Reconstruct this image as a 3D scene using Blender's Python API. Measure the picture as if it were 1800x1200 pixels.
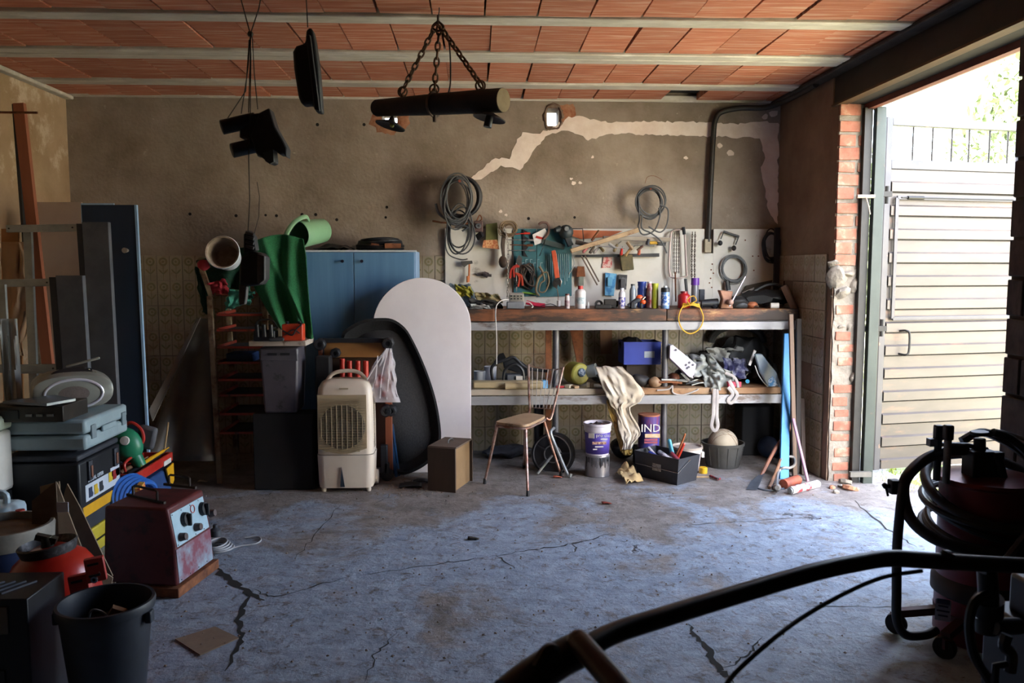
import bpy, bmesh, math, random
from math import sin, cos, pi, radians as R, atan2, sqrt
from mathutils import Vector as V, Matrix, Euler, noise
for o in list(bpy.data.objects): bpy.data.objects.remove(o)
SC = bpy.context.scene
COL = SC.collection
rnd = random.Random(7)

# ---------------------------------------------------------------- camera
F = 1450.0
H = 1.5
TH = math.atan(129 / F)
PSI = math.atan(68 * cos(TH) / F)
CF = V((sin(PSI) * cos(TH), cos(PSI) * cos(TH), -sin(TH)))
CR = V((cos(PSI), -sin(PSI), 0))
CU = CR.cross(CF)
CAM = V((0, 0, H))
cd = bpy.data.cameras.new('camera')
cam = bpy.data.objects.new('camera', cd); COL.objects.link(cam)
m3 = Matrix((CR, CU, -CF)).transposed()
cam.matrix_world = Matrix.Translation(CAM) @ m3.to_4x4()
cd.sensor_width = 22.3; cd.lens = F / 1800 * 22.3; cd.clip_start = .05
cd.dof.use_dof = True; cd.dof.focus_distance = 5.9; cd.dof.aperture_fstop = 4.0
SC.camera = cam

def ray(x, y): return (CF * F + CR * (x - 900) + CU * (600 - y))
def P(x, y, D):
    d = ray(x, y); return CAM + d * (D / d.y)
def G(x, y, z=0.0):
    d = ray(x, y); return CAM + d * ((z - H) / d.z)
def PX(x, y, X):
    d = ray(x, y); return CAM + d * (X / d.x)
def pl(pts, D): return [P(p[0], p[1], D if len(p) < 3 else p[2]) for p in pts]

# ---------------------------------------------------------------- light
SC.view_settings.view_transform = 'Standard'
SC.view_settings.look = 'None'
SC.view_settings.gamma = 1
SC.view_settings.use_curve_mapping = False
SC.view_settings.exposure = 2.85
w = bpy.data.worlds.new('sky'); SC.world = w; w.use_nodes = True
nt = w.node_tree
sky = nt.nodes.new('ShaderNodeTexSky'); sky.sky_type = 'NISHITA'; sky.sun_disc = False
sky.sun_elevation = R(42); sky.sun_rotation = R(200); sky.air_density = 1.0; sky.dust_density = 2.5; sky.ozone_density = 1.5
bg = nt.nodes['Background']; bg.inputs['Strength'].default_value = 0.65
hs0 = nt.nodes.new('ShaderNodeHueSaturation'); hs0.inputs['Saturation'].default_value = .62
nt.links.new(sky.outputs[0], hs0.inputs['Color']); nt.links.new(hs0.outputs[0], bg.inputs[0])
sd = bpy.data.lights.new('sun', 'SUN'); sd.energy = 12; sd.angle = R(1.0); sd.color = (1.0, .93, .84)
sun = bpy.data.objects.new('sun', sd); COL.objects.link(sun)
# light travels towards +X, slightly +Y and down: it clears the roof and never enters the doorway
sun.rotation_euler = V((0.62, 0.06, -1.0)).to_track_quat('-Z', 'Y').to_euler()
pd = bpy.data.lights.new('door_portal', 'AREA'); pd.shape = 'RECTANGLE'
po = bpy.data.objects.new('door_portal', pd); COL.objects.link(po)
pd.cycles.is_portal = True

# ---------------------------------------------------------------- materials
def lin(h):
    h = h.lstrip('#'); o = []
    for i in (0, 2, 4):
        c = int(h[i:i + 2], 16) / 255
        o.append(c / 12.92 if c <= .04045 else ((c + .055) / 1.055) ** 2.4)
    return (*o, 1)
MATS = {}
def mat(name, c1, c2=None, sc=8, rough=.6, metal=0, bump=.15, st=(1, 1, 1), c3=None, s3=25, t3=.62, alpha=1, trans=0, coat=0, emit=0, lo=.35, hi=.65, sheen=0, bs=None):
    if name in MATS: return MATS[name]
    m = bpy.data.materials.new(name); m.use_nodes = True; n = m.node_tree; N = n.nodes; L = n.links
    b = N['Principled BSDF']
    b.inputs['Roughness'].default_value = rough; b.inputs['Metallic'].default_value = metal
    b.inputs['Base Color'].default_value = lin(c1)
    if coat: b.inputs['Coat Weight'].default_value = coat
    if sheen: b.inputs['Sheen Weight'].default_value = sheen
    if trans: b.inputs['Transmission Weight'].default_value = trans
    if alpha < 1: b.inputs['Alpha'].default_value = alpha
    if c2 or bump or c3:
        tc = N.new('ShaderNodeTexCoord'); mp = N.new('ShaderNodeMapping'); mp.inputs['Scale'].default_value = st
        oi = N.new('ShaderNodeObjectInfo'); ad = N.new('ShaderNodeVectorMath'); ad.operation = 'ADD'
        ml = N.new('ShaderNodeMath'); ml.operation = 'MULTIPLY'; ml.inputs[1].default_value = 37.0
        L.new(oi.outputs['Random'], ml.inputs[0])
        L.new(tc.outputs['Object'], mp.inputs[0]); L.new(mp.outputs[0], ad.inputs[0]); L.new(ml.outputs[0], ad.inputs[1])
        nz = N.new('ShaderNodeTexNoise'); nz.inputs['Scale'].default_value = sc; nz.inputs['Detail'].default_value = 8; nz.inputs['Roughness'].default_value = .65
        L.new(ad.outputs[0], nz.inputs['Vector'])
        col = None
        if c2:
            cr = N.new('ShaderNodeValToRGB'); cr.color_ramp.elements[0].position = lo; cr.color_ramp.elements[1].position = hi
            cr.color_ramp.elements[0].color = lin(c1); cr.color_ramp.elements[1].color = lin(c2)
            L.new(nz.outputs['Fac'], cr.inputs[0]); col = cr.outputs[0]
        if c3:
            n3 = N.new('ShaderNodeTexNoise'); n3.inputs['Scale'].default_value = s3; n3.inputs['Detail'].default_value = 6; n3.inputs['Roughness'].default_value = .7
            L.new(ad.outputs[0], n3.inputs['Vector'])
            r3 = N.new('ShaderNodeValToRGB'); r3.color_ramp.elements[0].position = t3 - .05; r3.color_ramp.elements[1].position = t3 + .05
            L.new(n3.outputs['Fac'], r3.inputs[0])
            mx = N.new('ShaderNodeMix'); mx.data_type = 'RGBA'; mx.inputs[7].default_value = lin(c3)
            if col: L.new(col, mx.inputs[6])
            else: mx.inputs[6].default_value = lin(c1)
            L.new(r3.outputs[0], mx.inputs[0]); col = mx.outputs[2]
        if col: L.new(col, b.inputs['Base Color'])
        if bump:
            nb = nz
            if bs:
                nb = N.new('ShaderNodeTexNoise'); nb.inputs['Scale'].default_value = bs; nb.inputs['Detail'].default_value = 6
                L.new(ad.outputs[0], nb.inputs['Vector'])
            bp = N.new('ShaderNodeBump'); bp.inputs['Strength'].default_value = bump; bp.inputs['Distance'].default_value = .01
            L.new(nb.outputs['Fac'], bp.inputs['Height']); L.new(bp.outputs[0], b.inputs['Normal'])
    MATS[name] = m
    return m

# ---------------------------------------------------------------- mesh builder
class M:
    def __init__(s): s.v = []; s.f = []
    def add(s, vs, fs):
        k = len(s.v); s.v += [V(a) for a in vs]; s.f += [tuple(k + i for i in f) for f in fs]; return s
    def box(s, c, d, rot=None, taper=1.0):
        c = V(c); rm = Matrix.Identity(3)
        if rot is not None: rm = rot if isinstance(rot, Matrix) else Euler(rot).to_matrix()
        vs = []
        for z in (-1, 1):
            t = taper if z > 0 else 1
            for (x, y) in ((-1, -1), (1, -1), (1, 1), (-1, 1)):
                vs.append(c + rm @ V((x * d[0] / 2 * t, y * d[1] / 2 * t, z * d[2] / 2)))
        return s.add(vs, [(3, 2, 1, 0), (4, 5, 6, 7), (0, 1, 5, 4), (1, 2, 6, 5), (2, 3, 7, 6), (3, 0, 4, 7)])
    def beam(s, a, b, wd, th, up=(0, 0, 1)):
        a = V(a); b = V(b); d = (b - a); l = d.length; d.normalize(); up = V(up)
        x = d.cross(up)
        if x.length < 1e-4: x = d.cross(V((0, 1, 0)))
        x.normalize(); y = x.cross(d)
        return s.box((a + b) / 2, (wd, th, l), Matrix((x, y, d)).transposed() if Matrix((x, y, d)).determinant() > 0 else Matrix((-x, y, d)).transposed())
    def lathe(s, prof, c=(0, 0, 0), ax=(0, 0, 1), n=24, caps=True, sx=1, sy=1):
        c = V(c); q = V(ax).normalized().to_track_quat('Z', 'Y') if not isinstance(ax, Matrix) else None
        rm = q.to_matrix() if q else ax
        vs = []; fs = []
        for (r, z) in prof:
            for i in range(n):
                a = 2 * pi * i / n; vs.append(c + rm @ V((r * cos(a) * sx, r * sin(a) * sy, z)))
        for j in range(len(prof) - 1):
            for i in range(n):
                k = (i + 1) % n; fs.append((j * n + i, j * n + k, (j + 1) * n + k, (j + 1) * n + i))
        if caps:
            if prof[0][0] > 1e-5: fs.append(tuple(reversed(range(n))))
            if prof[-1][0] > 1e-5: fs.append(tuple((len(prof) - 1) * n + i for i in range(n)))
        return s.add(vs, fs)
    def cyl(s, a, b, r0, r1=None, n=16):
        a = V(a); b = V(b); r1 = r0 if r1 is None else r1
        return s.lathe([(r0, 0), (r1, (b - a).length)], a, b - a, n)
    def tube(s, pts, r, n=8, closed=False, flat=1.0):
        pts = [V(p) for p in pts]; K = len(pts)
        rr = r if isinstance(r, (list, tuple)) else [r] * K
        T = []
        for i in range(K):
            if closed: t = pts[(i + 1) % K] - pts[i - 1]
            else: t = pts[min(i + 1, K - 1)] - pts[max(i - 1, 0)]
            T.append(t.normalized() if t.length > 1e-9 else V((0, 0, 1)))
        u = T[0].cross(V((0, 1, 0)));
        if u.length < .1: u = T[0].cross(V((0, 0, 1)))
        u.normalize(); vs = []
        for i in range(K):
            u = (u - T[i] * u.dot(T[i])); u.normalize(); w_ = T[i].cross(u)
            for j in range(n):
                a = 2 * pi * j / n; vs.append(pts[i] + (u * cos(a) + w_ * sin(a) * flat) * rr[i])
        fs = []
        for i in range(K if closed else K - 1):
            for j in range(n):
                k = (j + 1) % n; i2 = (i + 1) % K; fs.append((i * n + j, i * n + k, i2 * n + k, i2 * n + j))
        if not closed: fs += [tuple(reversed(range(n))), tuple((K - 1) * n + j for j in range(n))]
        return s.add(vs, fs)
    def prism(s, pts, ext):
        pts = [V(p) for p in pts]; n = len(pts); e = V(ext)
        fs = [tuple(range(n)), tuple(reversed(range(n, 2 * n)))]
        for i in range(n):
            k = (i + 1) % n; fs.append((i, n + i, n + k, k))
        return s.add(pts + [p + e for p in pts], fs)
    def sph(s, c, r, n=16, rot=None):
        r = (r, r, r) if not isinstance(r, (tuple, list)) else r
        rm = Euler(rot).to_matrix() if rot else Matrix.Identity(3)
        m_ = n // 2; vs = [V(c) + rm @ V((0, 0, -r[2]))]; fs = []
        for j in range(1, m_):
            a = -pi / 2 + pi * j / m_
            for i in range(n):
                b = 2 * pi * i / n; vs.append(V(c) + rm @ V((r[0] * cos(a) * cos(b), r[1] * cos(a) * sin(b), r[2] * sin(a))))
        vs.append(V(c) + rm @ V((0, 0, r[2])))
        for i in range(n):
            k = (i + 1) % n; fs.append((0, 1 + k, 1 + i))
            for j in range(m_ - 2): fs.append((1 + j * n + i, 1 + j * n + k, 1 + (j + 1) * n + k, 1 + (j + 1) * n + i))
            fs.append((1 + (m_ - 2) * n + i, 1 + (m_ - 2) * n + k, len(vs) - 1))
        return s.add(vs, fs)
    def grid(s, fn, nu, nv):
        vs = [fn(i / nu, j / nv) for j in range(nv + 1) for i in range(nu + 1)]
        fs = [(j * (nu + 1) + i, j * (nu + 1) + i + 1, (j + 1) * (nu + 1) + i + 1, (j + 1) * (nu + 1) + i) for j in range(nv) for i in range(nu)]
        return s.add(vs, fs)

def props(o, label=None, cat=None, group=None, kind=None):
    if label: o['label'] = label
    if cat: o['category'] = cat
    if group: o['group'] = group
    if kind: o['kind'] = kind
    return o
def T(name, label, cat, loc, rz=0, group=None):
    o = bpy.data.objects.new(name, None); o.empty_display_size = .05; COL.objects.link(o)
    o.location = loc; o.rotation_euler = (0, 0, rz)
    return props(o, label, cat, group)
def root_of(o):
    while o.parent: o = o.parent
    return o
def obj(name, m, mt, parent=None, local=False, bev=0, solid=0, sub=0, sharp=40, label=None, at=None):
    """one mesh object; vertices given in world space unless local"""
    vs = m.v; org = V((0, 0, 0))
    if parent is not None:
        if not local:
            r = root_of(parent); inv = Matrix.LocRotScale(r.location, r.rotation_euler, None).inverted(); vs = [inv @ v for v in vs]
    else:
        if at is not None: org = V(at)
        else:
            z0 = min(v.z for v in vs); org = V((sum(v.x for v in vs) / len(vs), sum(v.y for v in vs) / len(vs), z0))
        if not local: vs = [v - org for v in vs]
    me = bpy.data.meshes.new(name); me.from_pydata([tuple(v) for v in vs], [], m.f); me.validate()
    bm = bmesh.new(); bm.from_mesh(me); bmesh.ops.recalc_face_normals(bm, faces=bm.faces); bm.to_mesh(me); bm.free()
    me.polygons.foreach_set('use_smooth', [True] * len(me.polygons)); me.set_sharp_from_angle(angle=R(sharp))
    me.materials.append(mt)
    o = bpy.data.objects.new(name, me); COL.objects.link(o)
    if parent is not None: o.parent = parent
    else: o.location = org
    if solid: x = o.modifiers.new('s', 'SOLIDIFY'); x.thickness = solid; x.offset = 0
    if bev: x = o.modifiers.new('b', 'BEVEL'); x.width = bev; x.segments = 2; x.limit_method = 'ANGLE'; x.angle_limit = R(50)
    if sub: x = o.modifiers.new('u', 'SUBSURF'); x.levels = sub; x.render_levels = sub
    if label: o['label'] = label
    return o
def one(name, m, mt, label, cat, group=None, **k):
    return props(obj(name, m, mt, None, **k), label, cat, group)
def inst(src, parent=None, loc=(0, 0, 0), rot=None, scale=None):
    o = src.copy(); COL.objects.link(o); o.parent = parent; o.location = loc
    if rot is not None: o.rotation_euler = rot
    if scale is not None: o.scale = scale
    return o
def text(s, size, origin, right, up, mt, parent, name='lettering', ext=.0008, off=0.0):
    c = bpy.data.curves.new('t', 'FONT'); c.body = s; c.size = size; c.extrude = ext; c.resolution_u = 2; c.align_x = 'CENTER'; c.align_y = 'CENTER'; c.offset = off
    t = bpy.data.objects.new('t', c); COL.objects.link(t)
    me = bpy.data.meshes.new_from_object(t.evaluated_get(bpy.context.evaluated_depsgraph_get()))
    bpy.data.objects.remove(t)
    x = V(right).normalized(); y = V(up).normalized(); z = x.cross(y)
    mw = Matrix.Translation(V(origin)) @ Matrix((x, y, z)).transposed().to_4x4()
    r = root_of(parent); me.transform(Matrix.LocRotScale(r.location, r.rotation_euler, None).inverted() @ mw)
    me.materials.clear(); me.materials.append(mt); me.name = name
    o = bpy.data.objects.new(name, me); COL.objects.link(o); o.parent = parent
    return o
def curve(pts, n=6, closed=False):
    """Catmull-Rom through points"""
    pts = [V(p) for p in pts]; K = len(pts); out = []
    for i in range(K if closed else K - 1):
        if closed: a, b, c, d = pts[i - 1], pts[i], pts[(i + 1) % K], pts[(i + 2) % K]
        else: a, b, c, d = pts[max(i - 1, 0)], pts[i], pts[i + 1], pts[min(i + 2, K - 1)]
        for k in range(n):
            t = k / n; out.append(.5 * ((2 * b) + (c - a) * t + (2 * a - 5 * b + 4 * c - d) * t * t + (3 * b - a - 3 * c + d) * t ** 3))
    if not closed: out.append(pts[-1])
    return out
def loops(cx, cy, rx, ry, D, k, r, m, jit=.12, tw=0, n=28, dd=.02, rr=None):
    """k irregular cable loops around pixel centre"""
    q = rr or rnd
    for i in range(k):
        ox = q.uniform(-jit, jit) * rx; oy = q.uniform(-jit, jit) * ry; sx = rx * q.uniform(1 - jit, 1 + jit); sy = ry * q.uniform(1 - jit, 1 + jit); ph = q.uniform(0, 6); an = q.uniform(-tw, tw)
        pts = []
        for j in range(n):
            a = 2 * pi * j / n; x = sx * cos(a); y = sy * sin(a); xr = x * cos(an) - y * sin(an); yr = x * sin(an) + y * cos(an)
            pts.append(P(cx + ox + xr, cy + oy + yr, D - dd * (i + .5) / k - .008 * sin(2 * a + ph)))
        m.tube(pts, r, 6, closed=True)
# ================================================================ the setting
XL, XR, YB, ZC = -3.16, 2.49, 6.71, 2.83
YD1, YD0 = 5.62, 3.72        # door opening in the right wall
XO = 2.71                    # outer face of the right wall
ZL = 2.575                   # underside of lintel
YN = -2.2
po.location = (XO + .02, (YD0 + YD1) / 2, ZL / 2); pd.size = YD1 - YD0; pd.size_y = ZL
po.rotation_euler = V((-1, 0, 0)).to_track_quat('-Z', 'Y').to_euler()
# floor ---------------------------------------------------------
def floor_mat():
    m = bpy.data.materials.new('worn_blue_concrete'); m.use_nodes = True; N = m.node_tree.nodes; L = m.node_tree.links; b = N['Principled BSDF']
    tc = N.new('ShaderNodeTexCoord')
    def nz(sc, det=8, ro=.65, dis=0, v=None):
        n = N.new('ShaderNodeTexNoise'); n.inputs['Scale'].default_value = sc; n.inputs['Detail'].default_value = det; n.inputs['Roughness'].default_value = ro; n.inputs['Distortion'].default_value = dis
        L.new(v or tc.outputs['Object'], n.inputs['Vector']); return n.outputs['Fac']
    def ramp(f, a, c, ca=(0, 0, 0, 1), cb=(1, 1, 1, 1)):
        r = N.new('ShaderNodeValToRGB'); r.color_ramp.elements[0].position = a; r.color_ramp.elements[1].position = c
        r.color_ramp.elements[0].color = ca; r.color_ramp.elements[1].color = cb; L.new(f, r.inputs[0]); return r.outputs[0]
    def mix(f, a, c, mode='MIX'):
        x = N.new('ShaderNodeMix'); x.data_type = 'RGBA'; x.blend_type = mode
        if isinstance(f, float): x.inputs[0].default_value = f
        else: L.new(f, x.inputs[0])
        for s, q in ((6, a), (7, c)):
            if isinstance(q, tuple): x.inputs[s].default_value = q
            else: L.new(q, x.inputs[s])
        return x.outputs[2]
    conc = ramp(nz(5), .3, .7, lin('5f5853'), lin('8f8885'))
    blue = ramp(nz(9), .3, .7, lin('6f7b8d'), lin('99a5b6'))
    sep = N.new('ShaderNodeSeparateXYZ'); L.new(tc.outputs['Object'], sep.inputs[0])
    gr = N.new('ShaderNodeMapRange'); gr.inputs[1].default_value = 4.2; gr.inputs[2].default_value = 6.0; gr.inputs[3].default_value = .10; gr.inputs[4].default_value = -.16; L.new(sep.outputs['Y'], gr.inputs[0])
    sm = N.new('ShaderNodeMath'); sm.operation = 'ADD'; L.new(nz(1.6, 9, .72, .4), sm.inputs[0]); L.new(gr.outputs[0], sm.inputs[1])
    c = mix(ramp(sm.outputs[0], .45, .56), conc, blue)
    c = mix(ramp(nz(14, 8, .75, .8), .53, .64), c, lin('5f5854')); c = mix(ramp(nz(4.5, 9, .78, 1.2), .56, .66), c, lin('746c6a'))
    mp = N.new('ShaderNodeMapping'); mp.inputs['Scale'].default_value = (1, 2.2, 1); mp.inputs['Rotation'].default_value = (0, 0, .5); L.new(tc.outputs['Object'], mp.inputs[0])
    c = mix(ramp(nz(38, 5, .6, 0, mp.outputs[0]), .63, .68), c, lin('34302e'))
    c = mix(ramp(nz(60, 3), .70, .74), c, lin('d8d4d0'))
    dv = N.new('ShaderNodeVectorMath'); dv.operation = 'ADD'
    nn = N.new('ShaderNodeTexNoise'); nn.inputs['Scale'].default_value = 3; nn.inputs['Detail'].default_value = 8; L.new(tc.outputs['Object'], nn.inputs['Vector'])
    sc = N.new('ShaderNodeVectorMath'); sc.operation = 'SCALE'; sc.inputs['Scale'].default_value = .5; L.new(nn.outputs['Color'], sc.inputs[0])
    L.new(tc.outputs['Object'], dv.inputs[0]); L.new(sc.outputs[0], dv.inputs[1])
    vo = N.new('ShaderNodeTexVoronoi'); vo.feature = 'DISTANCE_TO_EDGE'; vo.inputs['Scale'].default_value = .75; L.new(dv.outputs[0], vo.inputs['Vector'])
    cr = ramp(vo.outputs['Distance'], .002, .007, (1, 1, 1, 1), (0, 0, 0, 1))
    mk = mix(ramp(nz(1.3), .56, .64), (0, 0, 0, 1), cr)
    c = mix(mk, c, lin('2b2624'))
    L.new(c, b.inputs['Base Color'])
    r2 = ramp(nz(7), .3, .7, (.45, .45, .45, 1), (.75, .75, .75, 1)); L.new(r2, b.inputs['Roughness'])
    bp = N.new('ShaderNodeBump'); bp.inputs['Strength'].default_value = .8; bp.inputs['Distance'].default_value = .02
    hh = mix(mk, nz(11, 10, .7), (0, 0, 0, 1)); L.new(hh, bp.inputs['Height']); L.new(bp.outputs[0], b.inputs['Normal'])
    return m
def struct(name, m, mt, **k):
    o = obj(name, m, mt, None, at=(0, 0, 0), **k); o['kind'] = 'structure'; return o
fm = M(); fm.box(((XL + XO + .35) / 2 - .1, (YN + YB) / 2, -.06), (XO + .35 - XL + .2, YB - YN + .4, .12))
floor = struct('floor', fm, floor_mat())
crk = mat('crack_dark', '17120f', rough=1, bump=0)
def crack(pts, w0=.012, seed=1):
    q = random.Random(seed); pts = [G(*p) for p in pts]; fine = []
    for i in range(len(pts) - 1):
        for k in range(8):
            t = k / 8; p = pts[i].lerp(pts[i + 1], t); p += V((q.uniform(-1, 1), q.uniform(-1, 1), 0)) * .012; fine.append(p)
    fine.append(pts[-1]); m = M(); vs = []; n = len(fine)
    for i, p in enumerate(fine):
        d = (fine[min(i + 1, n - 1)] - fine[max(i - 1, 0)]).normalized(); s = V((-d.y, d.x, 0)); e = min(1, 4 * min(i, n - 1 - i) / n + .15) * w0 * q.uniform(.3, 1) / 2
        vs += [p + s * e + V((0, 0, .0015)), p - s * e + V((0, 0, .0015))]
    m.add(vs, [(2 * i, 2 * i + 1, 2 * i + 3, 2 * i + 2) for i in range(n - 1)])
    obj('crack', m, crk, floor)
crack([(372, 990), (410, 1025), (465, 1055)], .05, 1); crack([(440, 1040), (420, 1080), (425, 1115), (395, 1180)], .03, 2); crack([(620, 1012), (480, 1050), (440, 1035)], .012, 3)
crack([(860, 978), (780, 990), (620, 1012)], .012, 4); crack([(1085, 935), (1010, 955), (930, 968), (860, 978)], .014, 5)
crack([(1502, 880), (1560, 930), (1612, 962)], .016, 6); crack([(1210, 1095), (1235, 1130), (1265, 1175), (1290, 1200)], .035, 7); crack([(1265, 1178), (1320, 1150), (1340, 1120)], .012, 8)
crack([(1160, 925), (1330, 915), (1500, 905)], .008, 9); crack([(870, 975), (905, 1000)], .010, 10); crack([(1400, 1065), (1620, 1068)], .008, 11)
crack([(600, 885), (560, 935), (520, 980)], .008, 12); crack([(700, 1110), (660, 1150), (640, 1200)], .008, 13); crack([(1080, 880), (1180, 872), (1290, 865)], .006, 14)

# back wall with its holes -------------------------------------
plaster = mat('back_plaster', '786a5b', 'a3968a', sc=2.2, rough=.95, bump=.5, c3='b5a898', s3=14, t3=.70, bs=40, lo=.3, hi=.7)
plaster_l = mat('left_plaster', '9a7f5f', 'b59a7c', sc=1.8, rough=.95, bump=.3, c3='c9b49c', s3=3.5, t3=.60, bs=25)
plaster_r = mat('right_plaster', '6e5747', '85705e', sc=2.0, rough=.95, bump=.3, bs=25)
h1 = [P(a, b, YB) for a, b in ((672, 199), (698, 217))]; h2 = [P(a, b, YB) for a, b in ((961, 190), (982, 221))]
wb = M(); TW = .22
def wallbox(x0, x1, z0, z1): wb.box(((x0 + x1) / 2, YB + TW / 2, (z0 + z1) / 2), (x1 - x0, TW, z1 - z0))
zt = ZC + .25
xs = [XL - .2, h1[0].x, h1[1].x, h2[0].x, h2[1].x, XO]
for i in (0, 2, 4): wallbox(xs[i], xs[i + 1], 0, zt)
wallbox(xs[1], xs[2], 0, h1[1].z); wallbox(xs[1], xs[2], h1[0].z, zt)
wallbox(xs[3], xs[4], 0, h2[1].z); wallbox(xs[3], xs[4], h2[0].z, zt)
wall_back = struct('wall_back', wb, plaster)
# broken edges of the two holes: crumbled brick rims
brk = mat('hole_brick', '8a5238', 'a87a5e', sc=20, rough=.95, bump=.5)
def blob(pts, D, th, mt, name, parent, jit=2.0, n=5, seed=3, bev=0):
    q = random.Random(seed); K = len(pts); o = []
    for i in range(K):
        a = pts[i]; b = pts[(i + 1) % K]; L_ = sqrt((a[0] - b[0]) ** 2 + (a[1] - b[1]) ** 2); k = max(1, int(L_ / n))
        for j in range(k):
            t = j / k; o.append(P(a[0] + (b[0] - a[0]) * t + q.uniform(-jit, jit), a[1] + (b[1] - a[1]) * t + q.uniform(-jit, jit), D))
    m = M(); m.prism(o, (0, th, 0)); return obj(name, m, mt, parent)
def rim(cx, cy, pts, inner, D, mt, seed):
    q = random.Random(seed); m = M(); n = 24; vs = []
    for i in range(n):
        a = 2 * pi * i / n; ca, sa = cos(a), sin(a)
        io = 1 / max(abs(ca) / inner[0], abs(sa) / inner[1]); oo = q.uniform(.88, 1.12) * 1 / sqrt((ca / pts[0]) ** 2 + (sa / pts[1]) ** 2); oo = max(oo, io + 1)
        vs += [P(cx + ca * io, cy + sa * io, D + .002), P(cx + ca * (io + oo) / 2, cy + sa * (io + oo) / 2, D - .02 * q.uniform(.3, 1)), P(cx + ca * oo, cy + sa * oo, D + .003)]
    fs = []
    for i in range(n):
        k = (i + 1) % n; fs += [(3 * i, 3 * k, 3 * k + 1, 3 * i + 1), (3 * i + 1, 3 * k + 1, 3 * k + 2, 3 * i + 2)]
    m.add(vs, fs); obj('hole_rim', m, mt, wall_back)
rim(685, 208, (38, 30), (13, 9), YB, brk, 1); rim(972, 206, (20, 25), (10.5, 15.5), YB, mat('hole_mortar', '5d463a', '7b6a5c', sc=25, rough=1, bump=.5), 2)
blob([(985, 185), (1008, 183), (1012, 202), (1000, 222), (986, 219)], YB - .004, .01, brk, 'exposed_brick', wall_back, 1.5)
# pale fresh plaster bands
pale = mat('pale_plaster', 'dccbc0', 'ece0d8', sc=7, rough=.95, bump=.25, bs=30)
blob([(822, 318), (842, 302), (864, 280), (895, 278), (903, 258), (918, 233), (948, 233), (972, 223), (1000, 206), (1030, 205), (1052, 214), (1100, 214), (1200, 214), (1290, 218), (1340, 214), (1368, 214), (1368, 395), (1352, 372), (1344, 330), (1338, 300), (1345, 270), (1335, 243), (1250, 240), (1130, 236), (1070, 234), (1035, 246), (1000, 228), (965, 236), (940, 262), (915, 298), (880, 292), (845, 315)], YB - .005, .009, pale, 'plaster_patch', wall_back, 2.2, 6)
for i, (x, y, r) in enumerate([(1008, 322, 5), (1020, 321, 4), (1004, 314, 3), (1042, 276, 3), (1265, 256, 6), (1284, 268, 7), (1206, 277, 4), (1360, 200, 9), (880, 372, 4), (890, 378, 3), (1345, 205, 6)]):
    blob([(x + r * cos(a) * rnd.uniform(.7, 1.1), y + r * sin(a) * rnd.uniform(.5, 1)) for a in [2 * pi * j / 9 for j in range(9)]], YB - .003, .006, pale, 'plaster_patch', wall_back, .6, 3, i)
# drilled holes and nail marks
hm = M()
for x, y in [(334, 376), (415, 379), (467, 378), (486, 379), (531, 377), (555, 212 + 165), (592, 386), (680, 364), (678, 382), (929, 384), (1010, 382), (640, 219), (558, 219)]:
    p = P(x, y, YB); hm.cyl(p + V((0, .004, 0)), p + V((0, -.002, 0)), rnd.uniform(.010, .014), n=7)
k = obj('drill_holes', hm, crk, wall_back); k['kind'] = 'stuff'
# cables stapled on the plaster
# left wall
m = M(); m.box((XL - .1, (YN + YB) / 2, zt / 2), (.2, YB - YN + .4, zt)); wall_left = struct('wall_left', m, plaster_l)
#m = M(); m.prism([(XL + .004, 5.9, 2.4), (XL + .004, 6.35, 2.2), (XL + .004, 6.6, 2.0), (XL + .004, 6.6, 2.06), (XL + .004, 6.35, 2.28), (XL + .004, 5.95, 2.46)], (-.008, 0, 0)); obj('plaster_patch', m, pale, wall_left)
# near wall behind the camera
m = M(); m.box(((XL + XO) / 2, YN - .1, zt / 2), (XO - XL, .2, zt)); struct('wall_front', m, plaster_l)
# right wall: far piece, near piece, lintel strip
m = M(); m.box(((XR + XO) / 2, (YD1 + .01 + YB) / 2, (ZL + .04) / 2), (XO - XR - .004, YB - YD1 - .01, ZL + .04)); m.box(((XR + XO) / 2, (5.72 + YB) / 2, (ZL + zt) / 2), (XO - XR, YB - 5.72, zt - ZL))
wall_right = struct('wall_right', m, plaster_r)
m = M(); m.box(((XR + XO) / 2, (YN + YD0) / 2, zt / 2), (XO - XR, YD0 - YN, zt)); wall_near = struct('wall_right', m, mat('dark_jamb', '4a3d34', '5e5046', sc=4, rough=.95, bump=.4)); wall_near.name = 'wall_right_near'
# near jamb masonry of dark blocks with joints (seen at the right edge)
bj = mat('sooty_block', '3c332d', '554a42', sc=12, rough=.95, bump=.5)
src = None
z = .02; row = 0
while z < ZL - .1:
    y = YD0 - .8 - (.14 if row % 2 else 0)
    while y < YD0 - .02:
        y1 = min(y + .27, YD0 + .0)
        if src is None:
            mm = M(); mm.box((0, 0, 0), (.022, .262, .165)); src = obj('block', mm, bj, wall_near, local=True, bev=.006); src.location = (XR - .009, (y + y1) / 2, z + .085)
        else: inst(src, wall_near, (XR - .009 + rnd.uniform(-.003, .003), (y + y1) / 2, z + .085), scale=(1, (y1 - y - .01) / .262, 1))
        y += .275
    z += .18; row += 1
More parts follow.
